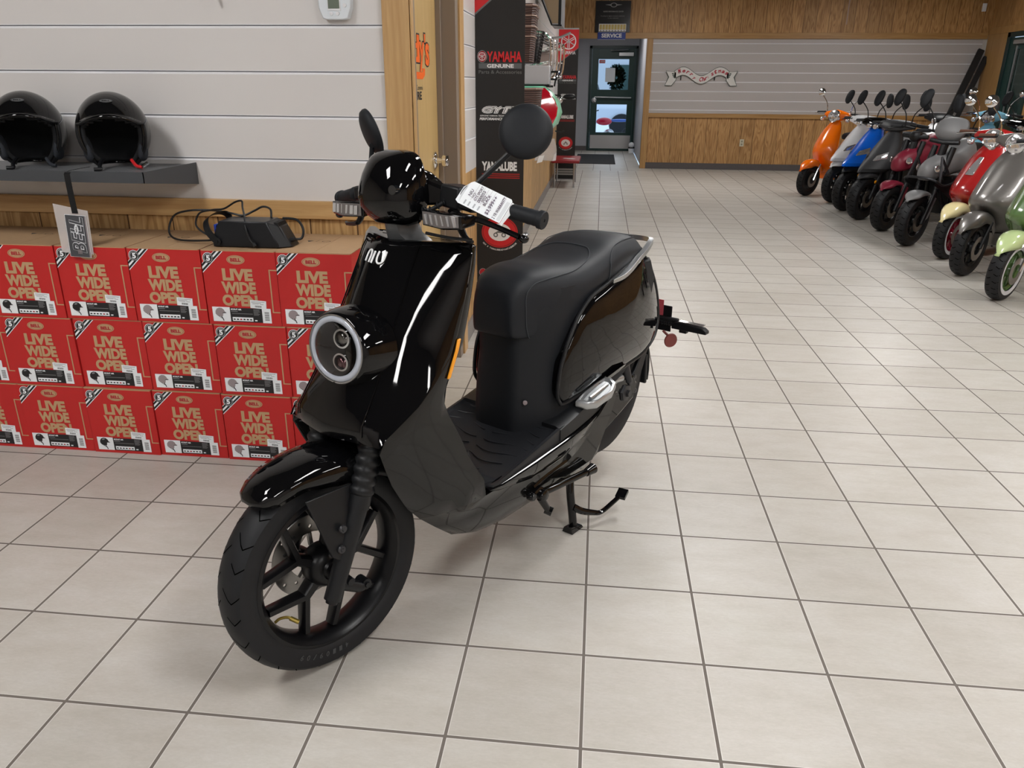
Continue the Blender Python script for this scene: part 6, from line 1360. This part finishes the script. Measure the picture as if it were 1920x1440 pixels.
# ---- price tag hanging over the left grip (a thing of its own)
MW = Matrix.Translation(BO) @ Matrix.Rotation(R(90)-HB, 4, 'Z')
def XW(v): return MW @ XS(v)
ptag = thing('price_tag', 'white handwritten price tag hung on the left handlebar grip of the black scooter', 'tag', XW((0.365, 0.22, 1.15)))
def XT(v): return XW(v)-Vector(ptag.location)
TL, TR, BL = Vector((0.350, 0.208, 1.169)), Vector((0.384, 0.300, 1.128)), Vector((0.304, 0.208, 1.125))
eu = TR-TL; ev = TL-BL; en = eu.cross(ev).normalized(); en = en if en.x < 0 else -en
def tg_(u, v, o=0.0): return BL+eu*u+ev*v+en*o     # u 0..1 along the grip, v 0..1 up
b = MB(XT)
b.add([tg_(0, 0), tg_(1, 0), tg_(1, 0.93), tg_(0.96, 1.0), tg_(0.06, 1.0), tg_(0, 0.9)], [tuple(range(6))], 0)
b.add([tg_(0.0, 0.0, -0.001), tg_(0, 0.9, -0.001), tg_(-0.12, 0.72, -0.010), tg_(-0.10, 0.1, -0.004)], [(0, 1, 2, 3)], 0)
b.add([tg_(1.0, 0.0, -0.002), tg_(1.0, 0.93, -0.002), tg_(1.10, 0.95, -0.012), tg_(1.04, 0.0, -0.008)], [(0, 1, 2, 3)], 0)
tx_, ty_ = ev.normalized(), -eu.normalized()
W_ = ev.length; L_ = eu.length
for st, u, v0, v1, h in (('NIU', 0.165, 0.42, 0.70, 0.0075), ('NQi', 0.245, 0.40, 0.62, 0.0065), ('GTS SPORT', 0.315, 0.34, 0.96, 0.0062), ('000055', 0.405, 0.34, 0.84, 0.0070), ('2022', 0.475, 0.40, 0.68, 0.0065), ('BLACK', 0.550, 0.32, 0.78, 0.0072), ('$3,999++', 0.700, 0.06, 0.84, 0.0098), ('2 YR WARRANTY', 0.860, 0.04, 0.96, 0.0075)):
    b.text(st, tg_(u, v0, 0.0006), tx_, ty_, h, W_*(v1-v0), bold=0.0 if 'Q' in st else 0.012, shear=0.15, m=1)
for u in (0.20, 0.34, 0.43, 0.51, 0.60): b.quad(tg_(u, 0.30, 0.0004), tg_(u+0.004, 0.30, 0.0004), tg_(u+0.004, 0.97, 0.0004), tg_(u, 0.97, 0.0004), 2)
for u in (0.10, 0.20, 0.32, 0.43): b.quad(tg_(u, 0.06, 0.0004), tg_(u+0.035, 0.06, 0.0004), tg_(u+0.035, 0.24, 0.0004), tg_(u, 0.24, 0.0004), 3)
for k in range(4): b.quad(tg_(0.905+k*0.02, 0.05, 0.0004), tg_(0.912+k*0.02, 0.05, 0.0004), tg_(0.912+k*0.02, 0.85, 0.0004), tg_(0.905+k*0.02, 0.85, 0.0004), 3)
b.build('card', [M_paper, mat('pen_ink', (0.04, 0.01, 0.05), 0.5), M_lgrey, mat('faint_print', (0.42, 0.44, 0.47), 0.6)], ptag, flat=True)
MB(XT).tube([tg_(-0.07, 0.35, -0.004), tg_(-0.075, 0.55, -0.004), tg_(-0.04, 0.75, -0.002)], 0.0007, 5, sm=4).build('string', M_ink, ptag)
# ================================================================ the row of scooters along the right
def paint(name, c, coat=1.0, rough=0.25, metal=0.0): return mat(name, c, rough, metal, coat*0.6, croughness=0.03)
P_orange = paint('orange_paint', (0.95, 0.175, 0.0)); P_white = paint('white_paint', (0.74, 0.74, 0.76)); P_blue = paint('blue_paint', (0.005, 0.13, 0.72))
P_dark = mat('matte_charcoal_paint', (0.030, 0.031, 0.034), 0.5); P_maroon = mat('satin_maroon_paint', (0.19, 0.012, 0.030), 0.42); P_grey = mat('satin_grey_paint', (0.17, 0.17, 0.175), 0.42)
P_red = paint('red_paint', (0.36, 0.012, 0.012)); P_cream = paint('cream_paint', (0.80, 0.70, 0.38)); P_gunmetal = paint('gunmetal_paint', (0.17, 0.16, 0.15), 1.0, 0.35, 0.5)
P_green = paint('olive_green_paint', (0.085, 0.16, 0.05)); P_pale = paint('pale_green_paint', (0.50, 0.62, 0.30)); P_ltblue = paint('sky_blue_paint', (0.22, 0.52, 0.70)); P_mint = paint('mint_paint', (0.22, 0.62, 0.42))
M_whitewall = mat('white_sidewall', (0.62, 0.63, 0.66), 0.5); M_redrim = paint('red_rim', (0.22, 0.005, 0.02)); M_lampglass = mat('bright_headlamp_glass', (0.72, 0.72, 0.74), 0.12, 0.75, 0.8)
M_grip = mat('brown_grip', (0.12, 0.05, 0.03), 0.6)
def mir4(pts): return pts+[(a_, -b_, c_) for a_, b_, c_ in reversed(pts[1:-1])]
def wheel_parts(root, s, R_, w_, rimR, rimmat, style, xf, ww=False, nm=''):
    c = (s, 0, R_)
    t = MB(xf); tyre(t, c, R_, w_, rimR, groove=False)
    # groove shade painted as short black bars across the crown
    for g in range(26):
        a0 = 2*math.pi*g/26
        for sg in (1, -1):
            P = []
            for q, da in ((0.12, 0.0), (0.5, 0.05), (0.95, 0.02)):
                a = q*1.18; rr = R_-w_*0.93*(1-math.cos(a))*0.62+0.001; h = w_*math.sin(a)/math.sin(1.18)*0.98*sg
                th = a0+da+(0.5*2*math.pi/26 if sg < 0 else 0); P.append((Vector((s+math.cos(th)*rr, h, R_+math.sin(th)*rr)), Vector((s+math.cos(th+.022)*rr, h, R_+math.sin(th+.022)*rr))))
            for (a_, b_), (c_, d_) in zip(P, P[1:]): t.quad(a_, c_, d_, b_, 1)
    t.build(nm+'tyre', [M_rubber, M_groove_shade], root)
    if ww:
        r = MB(xf)
        for sg in (1, -1): r.lathe([(rimR+0.002, w_*0.93*sg), (rimR+0.030, (w_*1.05)*sg), (rimR+0.030, (w_*1.05+0.001)*sg), (rimR+0.002, (w_*0.95+0.002)*sg)], c, (0, 1, 0), 40)
        r.build('whitewall_band', M_whitewall, root)
    r = MB(xf); rim(r, c, rimR, w_*0.8, rimR-0.025)
    if style == 'disc':
        r.lathe([(0, 0.05), (0.045, 0.05), (0.06, 0.035), (rimR*0.75, 0.020), (rimR-0.015, 0.026), (rimR-0.015, -0.026), (rimR*0.75, -0.02), (0, -0.04)], c, (0, 1, 0), 36)
    else: spokes(r, c, 0.045, rimR*0.55, rimR-0.012, 5, 0.4, 0.018, 0.015); r.lathe([(0, 0.045), (0.035, 0.045), (0.05, 0.02), (0.05, -0.02), (0.035, -0.045), (0, -0.045)], c, (0, 1, 0), 24)
    r.build(nm+'rim', rimmat, root)
    d = MB(xf); d.lathe([(0.05, 0.062), (0.095, 0.062), (0.095, 0.058), (0.05, 0.058)], c, (0, 1, 0), 30, closed=True); d.build(nm+'brake_disc', M_disc, root)
def cap_fender(root, s, R_, w_, m, a0, a1, xf, droop=0.06, gap=0.035, name='front_fender', tip=0.3):
    rings = []; n = 26
    for k in range(n+1):
        t = k/n; e = math.sin(math.pi*min(t/tip, 1)/2) if t < tip else 1
        w2 = max(w_*e, 0.012); rs = R_+gap-droop*e; rt = R_+gap*(0.75+0.25*e)
        rings.append(fender_ring(R(a0+(a1-a0)*t), w2, rs, rt, (s, 0, R_)))
    MB(xf).loft(rings, closed=False).build(name, m, root, solid=0.004, angle=60)
def handle(root, s, z, xf, hw=0.33, chrome=False, gripm=None, mirror='round', mh=0.22, mm=None, mx=0.0, parts=True):
    gm = gripm or M_black_matte; bm_ = M_chrome if chrome else M_black_satin
    for sd in (1, -1):
        MB(xf).tube([(s+0.02, 0.06*sd, z-0.01), (s+0.05, 0.19*sd, z), (s+0.085, hw*sd, z-0.015)], 0.011, 8).build('handlebar', M_black_satin, root)
        MB(xf).tube([(s+0.055, (hw-0.12)*sd, z-0.003), (s+0.087, (hw+0.01)*sd, z-0.016)], 0.018, 12).build('grip', gm, root)
        MB(xf).tube([(s+0.01, (hw-0.16)*sd, z-0.005), (s+0.00, (hw-0.08)*sd, z-0.012), (s+0.045, (hw+0.02)*sd, z-0.03)], 0.006, 6, sm=3).build('brake_lever', bm_, root)
        if mirror:
            mc = Vector((s+0.03+mx, (hw-0.03)*sd, z+mh)); st = [(s+0.035, (hw-0.16)*sd, z), (s+0.03, (hw-0.14)*sd, z+mh*0.45), (mc.x, mc.y-0.03*sd, mc.z-0.045)]
            MB(xf).tube(st, 0.006, 6, sm=3).build('mirror_stem', M_chrome if mirror == 'round' else M_black_satin, root)
            q = MB(xf); nrm = Vector((-0.97, -0.12*sd, 0.2)).normalized()
            if mirror == 'round': q.lathe([(0, 0.012), (0.03, 0.010), (0.048, 0.0), (0.048, -0.006), (0, -0.006)], mc, nrm, 24)
            else:
                uy = Vector((0, 1, 0)); uy = (uy-nrm*uy.dot(nrm)).normalized(); uz = nrm.cross(uy)
                out = [(-0.055, 0.0), (-0.05, 0.030), (-0.01, 0.050), (0.045, 0.046), (0.065, 0.018), (0.055, -0.025), (0.015, -0.045), (-0.035, -0.035)]
                ang = R(78)*sd; out = [(1.45*a_, 0.95*b_) for a_, b_ in [(p.x, p.y) for p in smooth_path([(a_, b_, 0) for a_, b_ in out+out[:1]], 3)[:-1]]]; o2 = [(a_*math.cos(ang)-b_*math.sin(ang), a_*math.sin(ang)+b_*math.cos(ang)) for a_, b_ in out]
                q.loft([[mc+uy*a_*k_+uz*b_*k_+nrm*h_ for a_, b_ in o2] for k_, h_ in ((0.5, 0.020), (0.85, 0.013), (1.0, 0.0), (0.98, -0.008))])
            q.build('mirror', M_chrome if mirror == 'round' else M_black_matte, root)
def rear_body(root, m, xf, s0=0.62, s1=1.45, zs=0.74, w_=0.17, wb=1.25, seatm=None, seatlen=(0.60, 1.35), R_=0.22, tail=M_red, rimm=None):
    b = MB(xf); rg = []
    for t, wd, zt, zb in ((0.0, 0.72, zs-0.04, 0.30), (0.12, 0.92, zs-0.02, 0.28), (0.35, 1.0, zs, 0.32), (0.6, 1.0, zs+0.01, 0.40), (0.85, 0.75, zs, 0.50), (1.0, 0.42, zs-0.03, 0.58)):
        s = lerp(s0, s1, t); W = w_*wd
        rg.append([(s, l*W, z) for l, z in ((0, zb), (0.7, zb), (0.95, lerp(zb, zt, 0.3)), (1.0, lerp(zb, zt, 0.6)), (0.85, lerp(zb, zt, 0.9)), (0.5, zt), (0, zt), (-0.5, zt), (-0.85, lerp(zb, zt, 0.9)), (-1.0, lerp(zb, zt, 0.6)), (-0.95, lerp(zb, zt, 0.3)), (-0.7, zb))])
    b.loft(rg).build('rear_body', m, root, sub=1)
    b = MB(xf); rg = []
    for t, wd, zt, zb in ((0.0, 0.45, zs+0.045, zs-0.02), (0.06, 0.70, zs+0.075, zs-0.03), (0.3, 0.95, zs+0.075, zs-0.03), (0.5, 1.0, zs+0.085, zs-0.02), (0.62, 0.95, zs+0.115, zs-0.01), (0.85, 0.8, zs+0.115, zs), (0.97, 0.6, zs+0.105, zs+0.01), (1.0, 0.4, zs+0.07, zs+0.02)):
        s = lerp(seatlen[0], seatlen[1], t); W = 0.14*wd
        rg.append([(s, l*W, z) for l, z in ((0, zb), (0.9, zb), (1.0, lerp(zb, zt, 0.5)), (0.8, lerp(zb, zt, 0.92)), (0, zt), (-0.8, lerp(zb, zt, 0.92)), (-1.0, lerp(zb, zt, 0.5)), (-0.9, zb))])
    b.loft(rg).build('seat', seatm or M_seat, root, sub=1)
    wheel_parts(root, wb, R_, 0.05, R_*0.62, rimm or M_wheel, 'spoke', xf, nm='rear_')
    MB(xf).tube([(s1-0.15, 0.13, zs+0.03), (s1, 0.12, zs+0.07), (s1+0.06, 0.0, zs+0.08), (s1, -0.12, zs+0.07), (s1-0.15, -0.13, zs+0.03)], 0.011, 8, sm=3).build('grab_rail', M_black_satin, root)
    MB(xf).box(s1-0.01, s1+0.02, -0.06, 0.06, zs-0.12, zs-0.05).build('tail_light', tail, root, bevel=0.008)
    MB(xf).tube([(wb-0.25, 0.11, 0.22), (wb, 0.11, R_), (wb+0.03, 0.11, R_+0.02)], 0.03, 8).tube([(wb-0.05, 0.12, R_+0.05), (wb-0.02, 0.12, 0.5)], 0.022, 8).build('swing_arm', M_darkmetal, root)
    c = MB(xf)
    for sd in (1, -1): c.tube([(0.84, 0.06*sd, 0.24), (0.86, 0.13*sd, 0.05), (0.90, 0.14*sd, 0.012)], 0.012, 8)
    c.build('centre_stand', M_black_gloss, root)
def floorpan(root, m, xf, s0=0.30, s1=0.75, z=0.30, w_=0.17):
    MB(xf).loft([[(s, l*w_*k_, zz) for l, zz in ((-1, z), (-0.9, z-0.09), (0.9, z-0.09), (1, z), (0.96, z+0.012), (-0.96, z+0.012))] for s, k_ in ((s0, 0.85), (s0+0.08, 1.0), (s1, 1.0), (s1+0.08, 0.9))]).build('floorboard', m, root, bevel=0.01)
def root_at(name, label, x, y, H, lean=0): return thing(name, label, 'scooter', (x, y, 0), R(90-H), 'parked scooters along the right wall')
def steer(ang):
    M_ = Matrix.Rotation(R(ang), 4, Vector((0.34, 0, 0.94)).normalized())
    ao = Vector((0.06, 0, 0.22))
    return lambda v: M_ @ (Vector((v[0], -v[1], v[2]))-ao)+ao

def retro(label, x, y, H, m, mf=None, rimm=None, ww=False, nose=None, R_=0.22, zh=1.03, st=10, mirror='round', gripm=None, chrome=True, seatm=None, front_only=False, rimstyle='spoke', inner=None, mh=0.25, crest=None):
    t = root_at('motor_scooter', label, x, y, H); xs = steer(st); mf = mf or m
    wheel_parts(t, 0, R_, 0.045, R_*0.66, rimm or M_wheel, rimstyle, xs, ww, nm='front_')
    cap_fender(t, 0, R_, 0.075, mf, 152, 28, xs, droop=0.085, gap=0.055, tip=0.35)
    for sd in (1, -1):
        MB(xs).tube([(0.11, 0.068*sd, 0.42), (0.02, 0.068*sd, R_)], 0.014, 8).build('fork_leg', M_chrome if chrome else M_black_satin, t)
    b = MB(X0)
    # leg shield
    if nose:
        prof = [(0.30, 0.30, 0.10, 0.36, 0.15), (0.40, 0.22, 0.13, 0.33, 0.20), (nose[1]-0.02, 0.08, 0.13, 0.30, 0.225), (nose[1]+0.03, nose[0]+0.03, 0.06, 0.28, 0.225), (0.62, nose[0]+0.09, 0.07, 0.29, 0.215), (0.72, 0.13, 0.075, 0.31, 0.195), (0.82, 0.21, 0.07, 0.34, 0.165), (0.90, 0.29, 0.06, 0.37, 0.12), (0.95, 0.34, 0.05, 0.39, 0.08)]
    else:
        prof = [(0.26, 0.33, 0.06, 0.38, 0.13), (0.34, 0.24, 0.07, 0.32, 0.18), (0.45, 0.18, 0.075, 0.28, 0.205), (0.56, 0.10, 0.07, 0.26, 0.205), (0.64, 0.115, 0.065, 0.27, 0.195), (0.74, 0.18, 0.06, 0.30, 0.175), (0.84, 0.25, 0.055, 0.34, 0.145), (0.92, 0.32, 0.05, 0.38, 0.10), (0.97, 0.37, 0.04, 0.41, 0.06)]
    rings = []
    for z, sf, lc, se, le in prof:
        half = [(sf, 0), (sf+0.004, lc*0.5), (sf+0.02, lc), (lerp(sf, se, 0.45), lerp(lc, le, 0.62)), (lerp(sf, se, 0.8), lerp(lc, le, 0.92)), (se, le), (se+0.02, le-0.005), (se+0.02, le*0.5), (se+0.02, 0)]
        rings.append(mir4([(a_, b_, z) for a_, b_ in half]))
    b.loft(rings).build('leg_shield', m, t, sub=1)
    if crest: # chrome trim piece on the shield front
        c = MB(X0); c.loft([[(s-0.006, l, z) for l in (-w2, w2)]+[(s+0.02, l, z) for l in (w2, -w2)] for s, z, w2 in crest]); c.build('chrome_crest', M_lampglass, t, bevel=0.004)
    # bowed nacelle with the headlight
    n = MB(xs); rg = []
    for l, z_, r1, r2 in ((-0.20, zh+0.005, 0.030, 0.028), (-0.13, zh+0.01, 0.048, 0.045), (-0.07, zh, 0.075, 0.07), (0, zh, 0.085, 0.085), (0.07, zh, 0.075, 0.07), (0.13, zh+0.01, 0.048, 0.045), (0.20, zh+0.005, 0.030, 0.028)):
        rg.append([(0.40+0.10*abs(l)+r1*math.cos(a)*1.0, l, z_+r2*math.sin(a)) for a in [2*math.pi*k/12 for k in range(12)]])
    n.loft(rg).tube([(0.40, 0, zh-0.05), (0.385, 0, zh-0.12)], [0.07, 0.055], 14).build('headset', m, t, sub=1)
    hN = Vector((-1, 0, 0.12)).normalized(); hc = Vector((0.325, 0, zh-0.005))
    h = MB(xs); h.lathe([(0.080, -0.05), (0.083, -0.01), (0.079, 0.008), (0.074, 0.006)], hc, hN, 32); ho = h.build('headlight_rim', M_chrome, t)
    h = MB(xs); h.lathe([(0, 0.022), (0.035, 0.018), (0.060, 0.010), (0.075, 0.002)], hc, hN, 32)
    h.build('headlight_lens', M_lampglass, ho)
    h = MB(xs)
    for k in range(5): a = 2*math.pi*k/5; h.lathe([(0, 0.006), (0.016, 0.0)], hc+Vector((0, 0.04*math.cos(a), 0.04*math.sin(a)))+hN*0.017, hN, 10)
    h.build('headlight_facets', mat('facet_grey', (0.30, 0.30, 0.31), 0.2, 0.5), ho)
    handle(t, 0.39, zh+0.03, xs, mirror=mirror, gripm=gripm, chrome=chrome, mh=mh)
    for sd in (1, -1):
        s = MB(xs); s.ell((0.36, 0.185*sd, zh-0.05), (0.028, 0.03, 0.026)).tube([(0.38, 0.15*sd, zh-0.02), (0.36, 0.18*sd, zh-0.045)], 0.01, 6); s.build('turn_signal', M_lampglass, t)
    floorpan(t, inner or m, X0)
    rear_body(t, m, X0, seatm=seatm, R_=R_, rimm=rimm)
    return t
def sport(label, x, y, H, m, mhead=None, nose_s=-0.05, st=8, R_=0.235, lower=None, sideflap=True, seatm=None, mirrors=True, headm=None, inner=None, w_=0.05):
    t = root_at('motor_scooter', label, x, y, H); xs = steer(st); mhead = mhead or m
    wheel_parts(t, 0, R_, w_, R_*0.62, M_wheel, 'spoke', xs, nm='front_')
    cap_fender(t, 0, R_, 0.072, lower or m, 128, 50, xs, droop=0.05, gap=0.045, tip=0.4)
    for sd in (1, -1): MB(xs).tube([(0.17, 0.075*sd, 0.60), (0.01, 0.078*sd, R_)], 0.019, 10).build('fork_leg', M_black_satin, t)
    b = MB(X0); rings = []
    prof = [(0.495, nose_s+0.03, 0.010, 0.10, 0.05), (0.520, nose_s-0.09, 0.012, 0.16, 0.115), (0.555, nose_s-0.06, 0.028, 0.20, 0.160), (0.63, nose_s+0.035, 0.045, 0.25, 0.180), (0.72, nose_s+0.15, 0.065, 0.28, 0.165), (0.80, nose_s+0.22, 0.06, 0.32, 0.14), (0.88, nose_s+0.29, 0.05, 0.35, 0.10), (0.94, nose_s+0.35, 0.04, 0.38, 0.06)]
    for z, sf, lc, se, le in prof:
        half = [(sf, 0), (sf+0.012, lc), (lerp(sf, se, 0.35), lerp(lc, le, 0.55)), (lerp(sf, se, 0.72), lerp(lc, le, 0.95)), (se, le), (se+0.03, le*0.9), (se+0.03, 0)]
        rings.append(mir4([(a_, b_, z) for a_, b_ in half]))
    b.loft(rings).build('front_cowl', m, t, angle=32)
    b = MB(X0); rings = []
    for z, sf, lf, se, le in ((0.24, 0.36, 0.10, 0.50, 0.14), (0.34, 0.26, 0.12, 0.40, 0.17), (0.50, 0.20, 0.13, 0.33, 0.18), (0.66, 0.25, 0.13, 0.34, 0.17), (0.80, 0.31, 0.10, 0.38, 0.13), (0.90, 0.36, 0.06, 0.41, 0.08)):
        rings.append(mir4([(sf, 0, z), (sf, lf*0.8, z), (sf+0.02, lf, z), (se-0.02, le, z), (se, le-0.01, z), (se, 0, z)]))
    b.loft(rings).build('inner_leg_shield', inner or M_black_satin, t, angle=40)
    for sd in (1, -1):
        l = MB(X0); l.loft([[(nose_s+0.06, 0.050*sd, 0.640), (nose_s+0.10, 0.060*sd, 0.690), (nose_s+0.07, 0.062*sd, 0.638)], [(nose_s+0.16, 0.125*sd, 0.665), (nose_s+0.20, 0.128*sd, 0.730), (nose_s+0.18, 0.135*sd, 0.660)]]); l.build('cowl_headlamp', M_lampglass, t)
    n = MB(xs); rg = []
    for l, z_, r1, r2 in ((-0.22, 1.00, 0.022, 0.020), (-0.15, 1.005, 0.040, 0.032), (-0.085, 0.995, 0.080, 0.055), (0, 0.99, 0.105, 0.066), (0.085, 0.995, 0.080, 0.055), (0.15, 1.005, 0.040, 0.032), (0.22, 1.00, 0.022, 0.020)):
        rg.append([(0.36+0.16*abs(l)+r1*math.cos(a), l, z_-0.03*math.cos(a)*-1+r2*math.sin(a)) for a in [2*math.pi*k/10 for k in range(10)]])
    n.loft(rg).tube([(0.37, 0, 0.97), (0.36, 0, 0.88)], [0.06, 0.05], 12).build('handlebar_cowl', mhead, t, sub=1)
    if headm:
        q = MB(xs)
        for l in ((-0.04, 0.04) if headm == 2 else (0.0,)): q.lathe([(0, 0.012), (0.025, 0.008), (0.032, 0.0), (0.032, -0.02)], Vector((0.262, l, 0.958)), Vector((-1, 0, -0.1)), 18)
        q.build('small_headlamp', M_lampglass, t)
    handle(t, 0.36, 1.015, xs, mirror='leaf' if mirrors else None, chrome=False, mh=0.24, hw=0.31)
    floorpan(t, inner or M_black_satin, X0)
    rear_body(t, m, X0, R_=R_, seatm=seatm)
    for sd in (1, -1): MB(xs).ell((0.05, 0.082*sd, 0.42), (0.02, 0.008, 0.02)).build('side_reflector', M_amber, t)
    return t
def mini_moto(label, x, y, H, m, R_=0.235, st=10, plate=None, guard=False, w_=0.052, fz=0.0):
    t = root_at('mini_motorcycle', label, x, y, H); t['category'] = 'motorcycle'; xs = steer(st)
    wheel_parts(t, 0, R_, w_, R_*0.62, M_wheel, 'spoke', xs, nm='front_')
    cap_fender(t, 0, R_, 0.070, m, 135, 52, xs, droop=0.04, gap=0.04, tip=0.3)
    for sd in (1, -1):
        a = MB(xs); a.prism([(0.08, R_+0.24), (0.20, R_+0.20), (0.12, R_+0.02), (0.05, R_-0.01), (0.03, R_+0.06)], lambda p, q: (p, 0.070*sd, q), lambda p, q: (p, 0.080*sd, q)); a.build('fender_arm', m, t, bevel=0.006)
        f = MB(xs); f.tube([(0.27, 0.082*sd, 0.88), (0.13, 0.084*sd, 0.52)], 0.026, 12).tube([(0.13, 0.084*sd, 0.52), (0.0, 0.086*sd, R_-0.02)], 0.021, 12)
        for k in range(6): f.lathe([(0.024, -0.006), (0.031, 0), (0.024, 0.006)], Vector((0.20, 0.083*sd, 0.70)).lerp(Vector((0.14, 0.084*sd, 0.545)), k/5), (0.36, 0, 0.93), 12, closed=True)
        f.build('fork_leg', M_black_satin, t)
    b = MB(X0); rings = []
    for s, w2, zt, zb in ((0.02, 0.05, 0.70, 0.60), (0.07, 0.085, 0.76, 0.585), (0.16, 0.105, 0.80, 0.60), (0.28, 0.115, 0.83, 0.62), (0.40, 0.13, 0.88, 0.64), (0.52, 0.135, 0.95, 0.66), (0.60, 0.12, 0.965, 0.70), (0.66, 0.08, 0.90, 0.72)):
        rings.append([(s, l*w2, z) for l, z in ((0, zb), (0.8, zb), (1, lerp(zb, zt, 0.4)), (0.85, lerp(zb, zt, 0.8)), (0.35, zt), (-0.35, zt), (-0.85, lerp(zb, zt, 0.8)), (-1, lerp(zb, zt, 0.4)), (-0.8, zb))])
    b.loft(rings).build('body_shell', m, t, sub=1)
    for sd in (1, -1): MB(X0).lathe([(0, 0.004), (0.020, 0.002), (0.030, 0.006), (0.034, 0.0)], Vector((0.10, 0.100*sd, 0.70)), Vector((-0.35, sd, 0.1)), 20).build('lamp_port', M_lampglass, t)
    e = MB(X0); e.box(0.32, 0.72, -0.11, 0.11, 0.28, 0.62).tube([(0.40, 0.12, 0.40), (0.40, 0.15, 0.40)], 0.08, 14).tube([(0.58, 0.12, 0.42), (0.58, 0.16, 0.42)], 0.09, 14).tube([(0.20, 0.05, 0.64), (0.34, 0.09, 0.30), (0.85, 0.10, 0.28)], 0.02, 8, sm=3).tube([(0.20, -0.05, 0.64), (0.34, -0.09, 0.30), (0.85, -0.10, 0.28)], 0.02, 8, sm=3); e.build('engine', M_black_satin, t, bevel=0.015)
    handle(t, 0.30, 1.00, xs, mirror='leaf', chrome=False, mh=0.27, hw=0.33)
    MB(xs).tube([(0.25, -0.13, 0.93), (0.24, 0, 0.92), (0.25, 0.13, 0.93)], 0.02, 8).tube([(0.27, 0, 0.92), (0.24, 0, 0.80)], 0.035, 10).build('fork_clamp', M_black_satin, t)
    if plate:
        q = MB(xs); q.loft([[(s, -w2, z), (s-0.03, 0, z), (s, w2, z), (s+0.05, w2*0.9, z), (s+0.05, -w2*0.9, z)] for s, w2, z, k_ in ((0.315, 0.05, 0.90, 1), (0.275, 0.125, 0.95, 1), (0.280, 0.165, 1.01, 1), (0.315, 0.170, 1.07, 1), (0.345, 0.13, 1.12, 1), (0.37, 0.05, 1.135, 1))]); q.build('headlight_shroud', plate, t, sub=1)
    else:
        MB(xs).lathe([(0, 0.02), (0.04, 0.014), (0.055, 0), (0.055, -0.05), (0, -0.06)], Vector((0.23, 0, 0.93)), Vector((-1, 0, 0.1)), 20).build('headlight_back', M_black_satin, t)
    if guard:
        g = MB(X0)
        for sd in (1, -1): g.tube([(0.02, 0.16*sd, 0.60), (0.10, 0.19*sd, 0.56), (0.26, 0.20*sd, 0.60), (0.42, 0.20*sd, 0.68), (0.50, 0.19*sd, 0.66), (0.52, 0.18*sd, 0.56)], 0.011, 8, sm=5)
        g.tube([(0.02, 0.16, 0.60), (-0.01, 0.10, 0.62), (-0.01, -0.10, 0.62), (0.02, -0.16, 0.60)], 0.011, 8, sm=4).tube([(0.06, 0.17, 0.58), (0.10, 0.12, 0.80), (0.20, 0.14, 0.66)], 0.012, 8).tube([(0.06, -0.17, 0.58), (0.10, -0.12, 0.80), (0.20, -0.14, 0.66)], 0.012, 8)
        g.build('crash_guard', M_darkmetal, t)
        for sd in (1, -1):
            l = MB(X0); l.loft([[(0.02, 0.14*sd, 0.57), (0.04, 0.17*sd, 0.60), (0.05, 0.15*sd, 0.55)], [(0.30, 0.15*sd, 0.42), (0.32, 0.19*sd, 0.62), (0.34, 0.15*sd, 0.44)], [(0.46, 0.14*sd, 0.26), (0.48, 0.18*sd, 0.66), (0.52, 0.14*sd, 0.28)]]); l.build('side_skirt', M_black_satin, t)
    rear_body(t, m, X0, s0=0.66, zs=0.74, R_=R_)
    return t

HH = 56
retro('glossy orange retro scooter with chrome mirror, farthest in the row by the back wall', 2.80, 8.66, HH, P_orange, R_=0.215, rimstyle='disc', rimm=M_darkmetal, chrome=True)
sport('white scooter with a pointed front cowl, between the orange one and the blue one', 2.98, 8.02, HH, P_white, headm=1, inner=M_black_satin)
sport('bright blue scooter with a black handlebar cover, between the white and the charcoal ones', 2.92, 7.30, HH, P_blue, mhead=M_black_gloss, headm=2, lower=M_black_satin)
sport('matte charcoal scooter with a beaked front cowl and smooth handlebar cover', 2.90, 6.62, HH, P_dark, lower=P_dark, w_=0.058)
mini_moto('satin maroon mini motorcycle with long rounded body shell', 2.92, 5.90, HH, P_maroon)
mini_moto('satin grey mini motorcycle with tubular guard and grey headlight plate', 2.88, 5.08, HH, P_grey, plate=P_grey, guard=True)
retro('red retro scooter with cream front fender and white-banded tyre', 2.99, 4.50, HH, P_red, mf=P_cream, rimm=M_redrim, ww=True, nose=(-0.06, 0.52), R_=0.215, zh=0.99, gripm=M_grip, crest=[(0.105, 0.70, 0.035), (0.17, 0.78, 0.030), (0.235, 0.84, 0.020)])
retro('gunmetal grey retro scooter near the right edge, next to the pale green one', 2.87, 3.84, HH, P_gunmetal, nose=(-0.05, 0.53), R_=0.225, zh=0.99, gripm=M_grip, chrome=False)
retro('olive scooter with pale green front fender and green rim, cut off by the right edge', 2.80, 3.08, HH, P_green, mf=P_pale, rimm=P_green, ww=True, nose=(-0.06, 0.53), R_=0.215, zh=0.99)
# second row behind, handlebars and seats showing between the first
retro('sky blue retro scooter with chrome mirrors, in the second row by the green door', 4.47, 8.02, HH, P_ltblue, R_=0.215, zh=1.06, st=6)
sport('white scooter in the second row, half hidden behind the charcoal scooter', 4.42, 9.45, HH, P_white, seatm=M_seat, headm=1, mhead=M_black_satin)
sport('black scooter at the back of the second row, behind the red one', 4.52, 7.22, HH, M_black_gloss, headm=1)
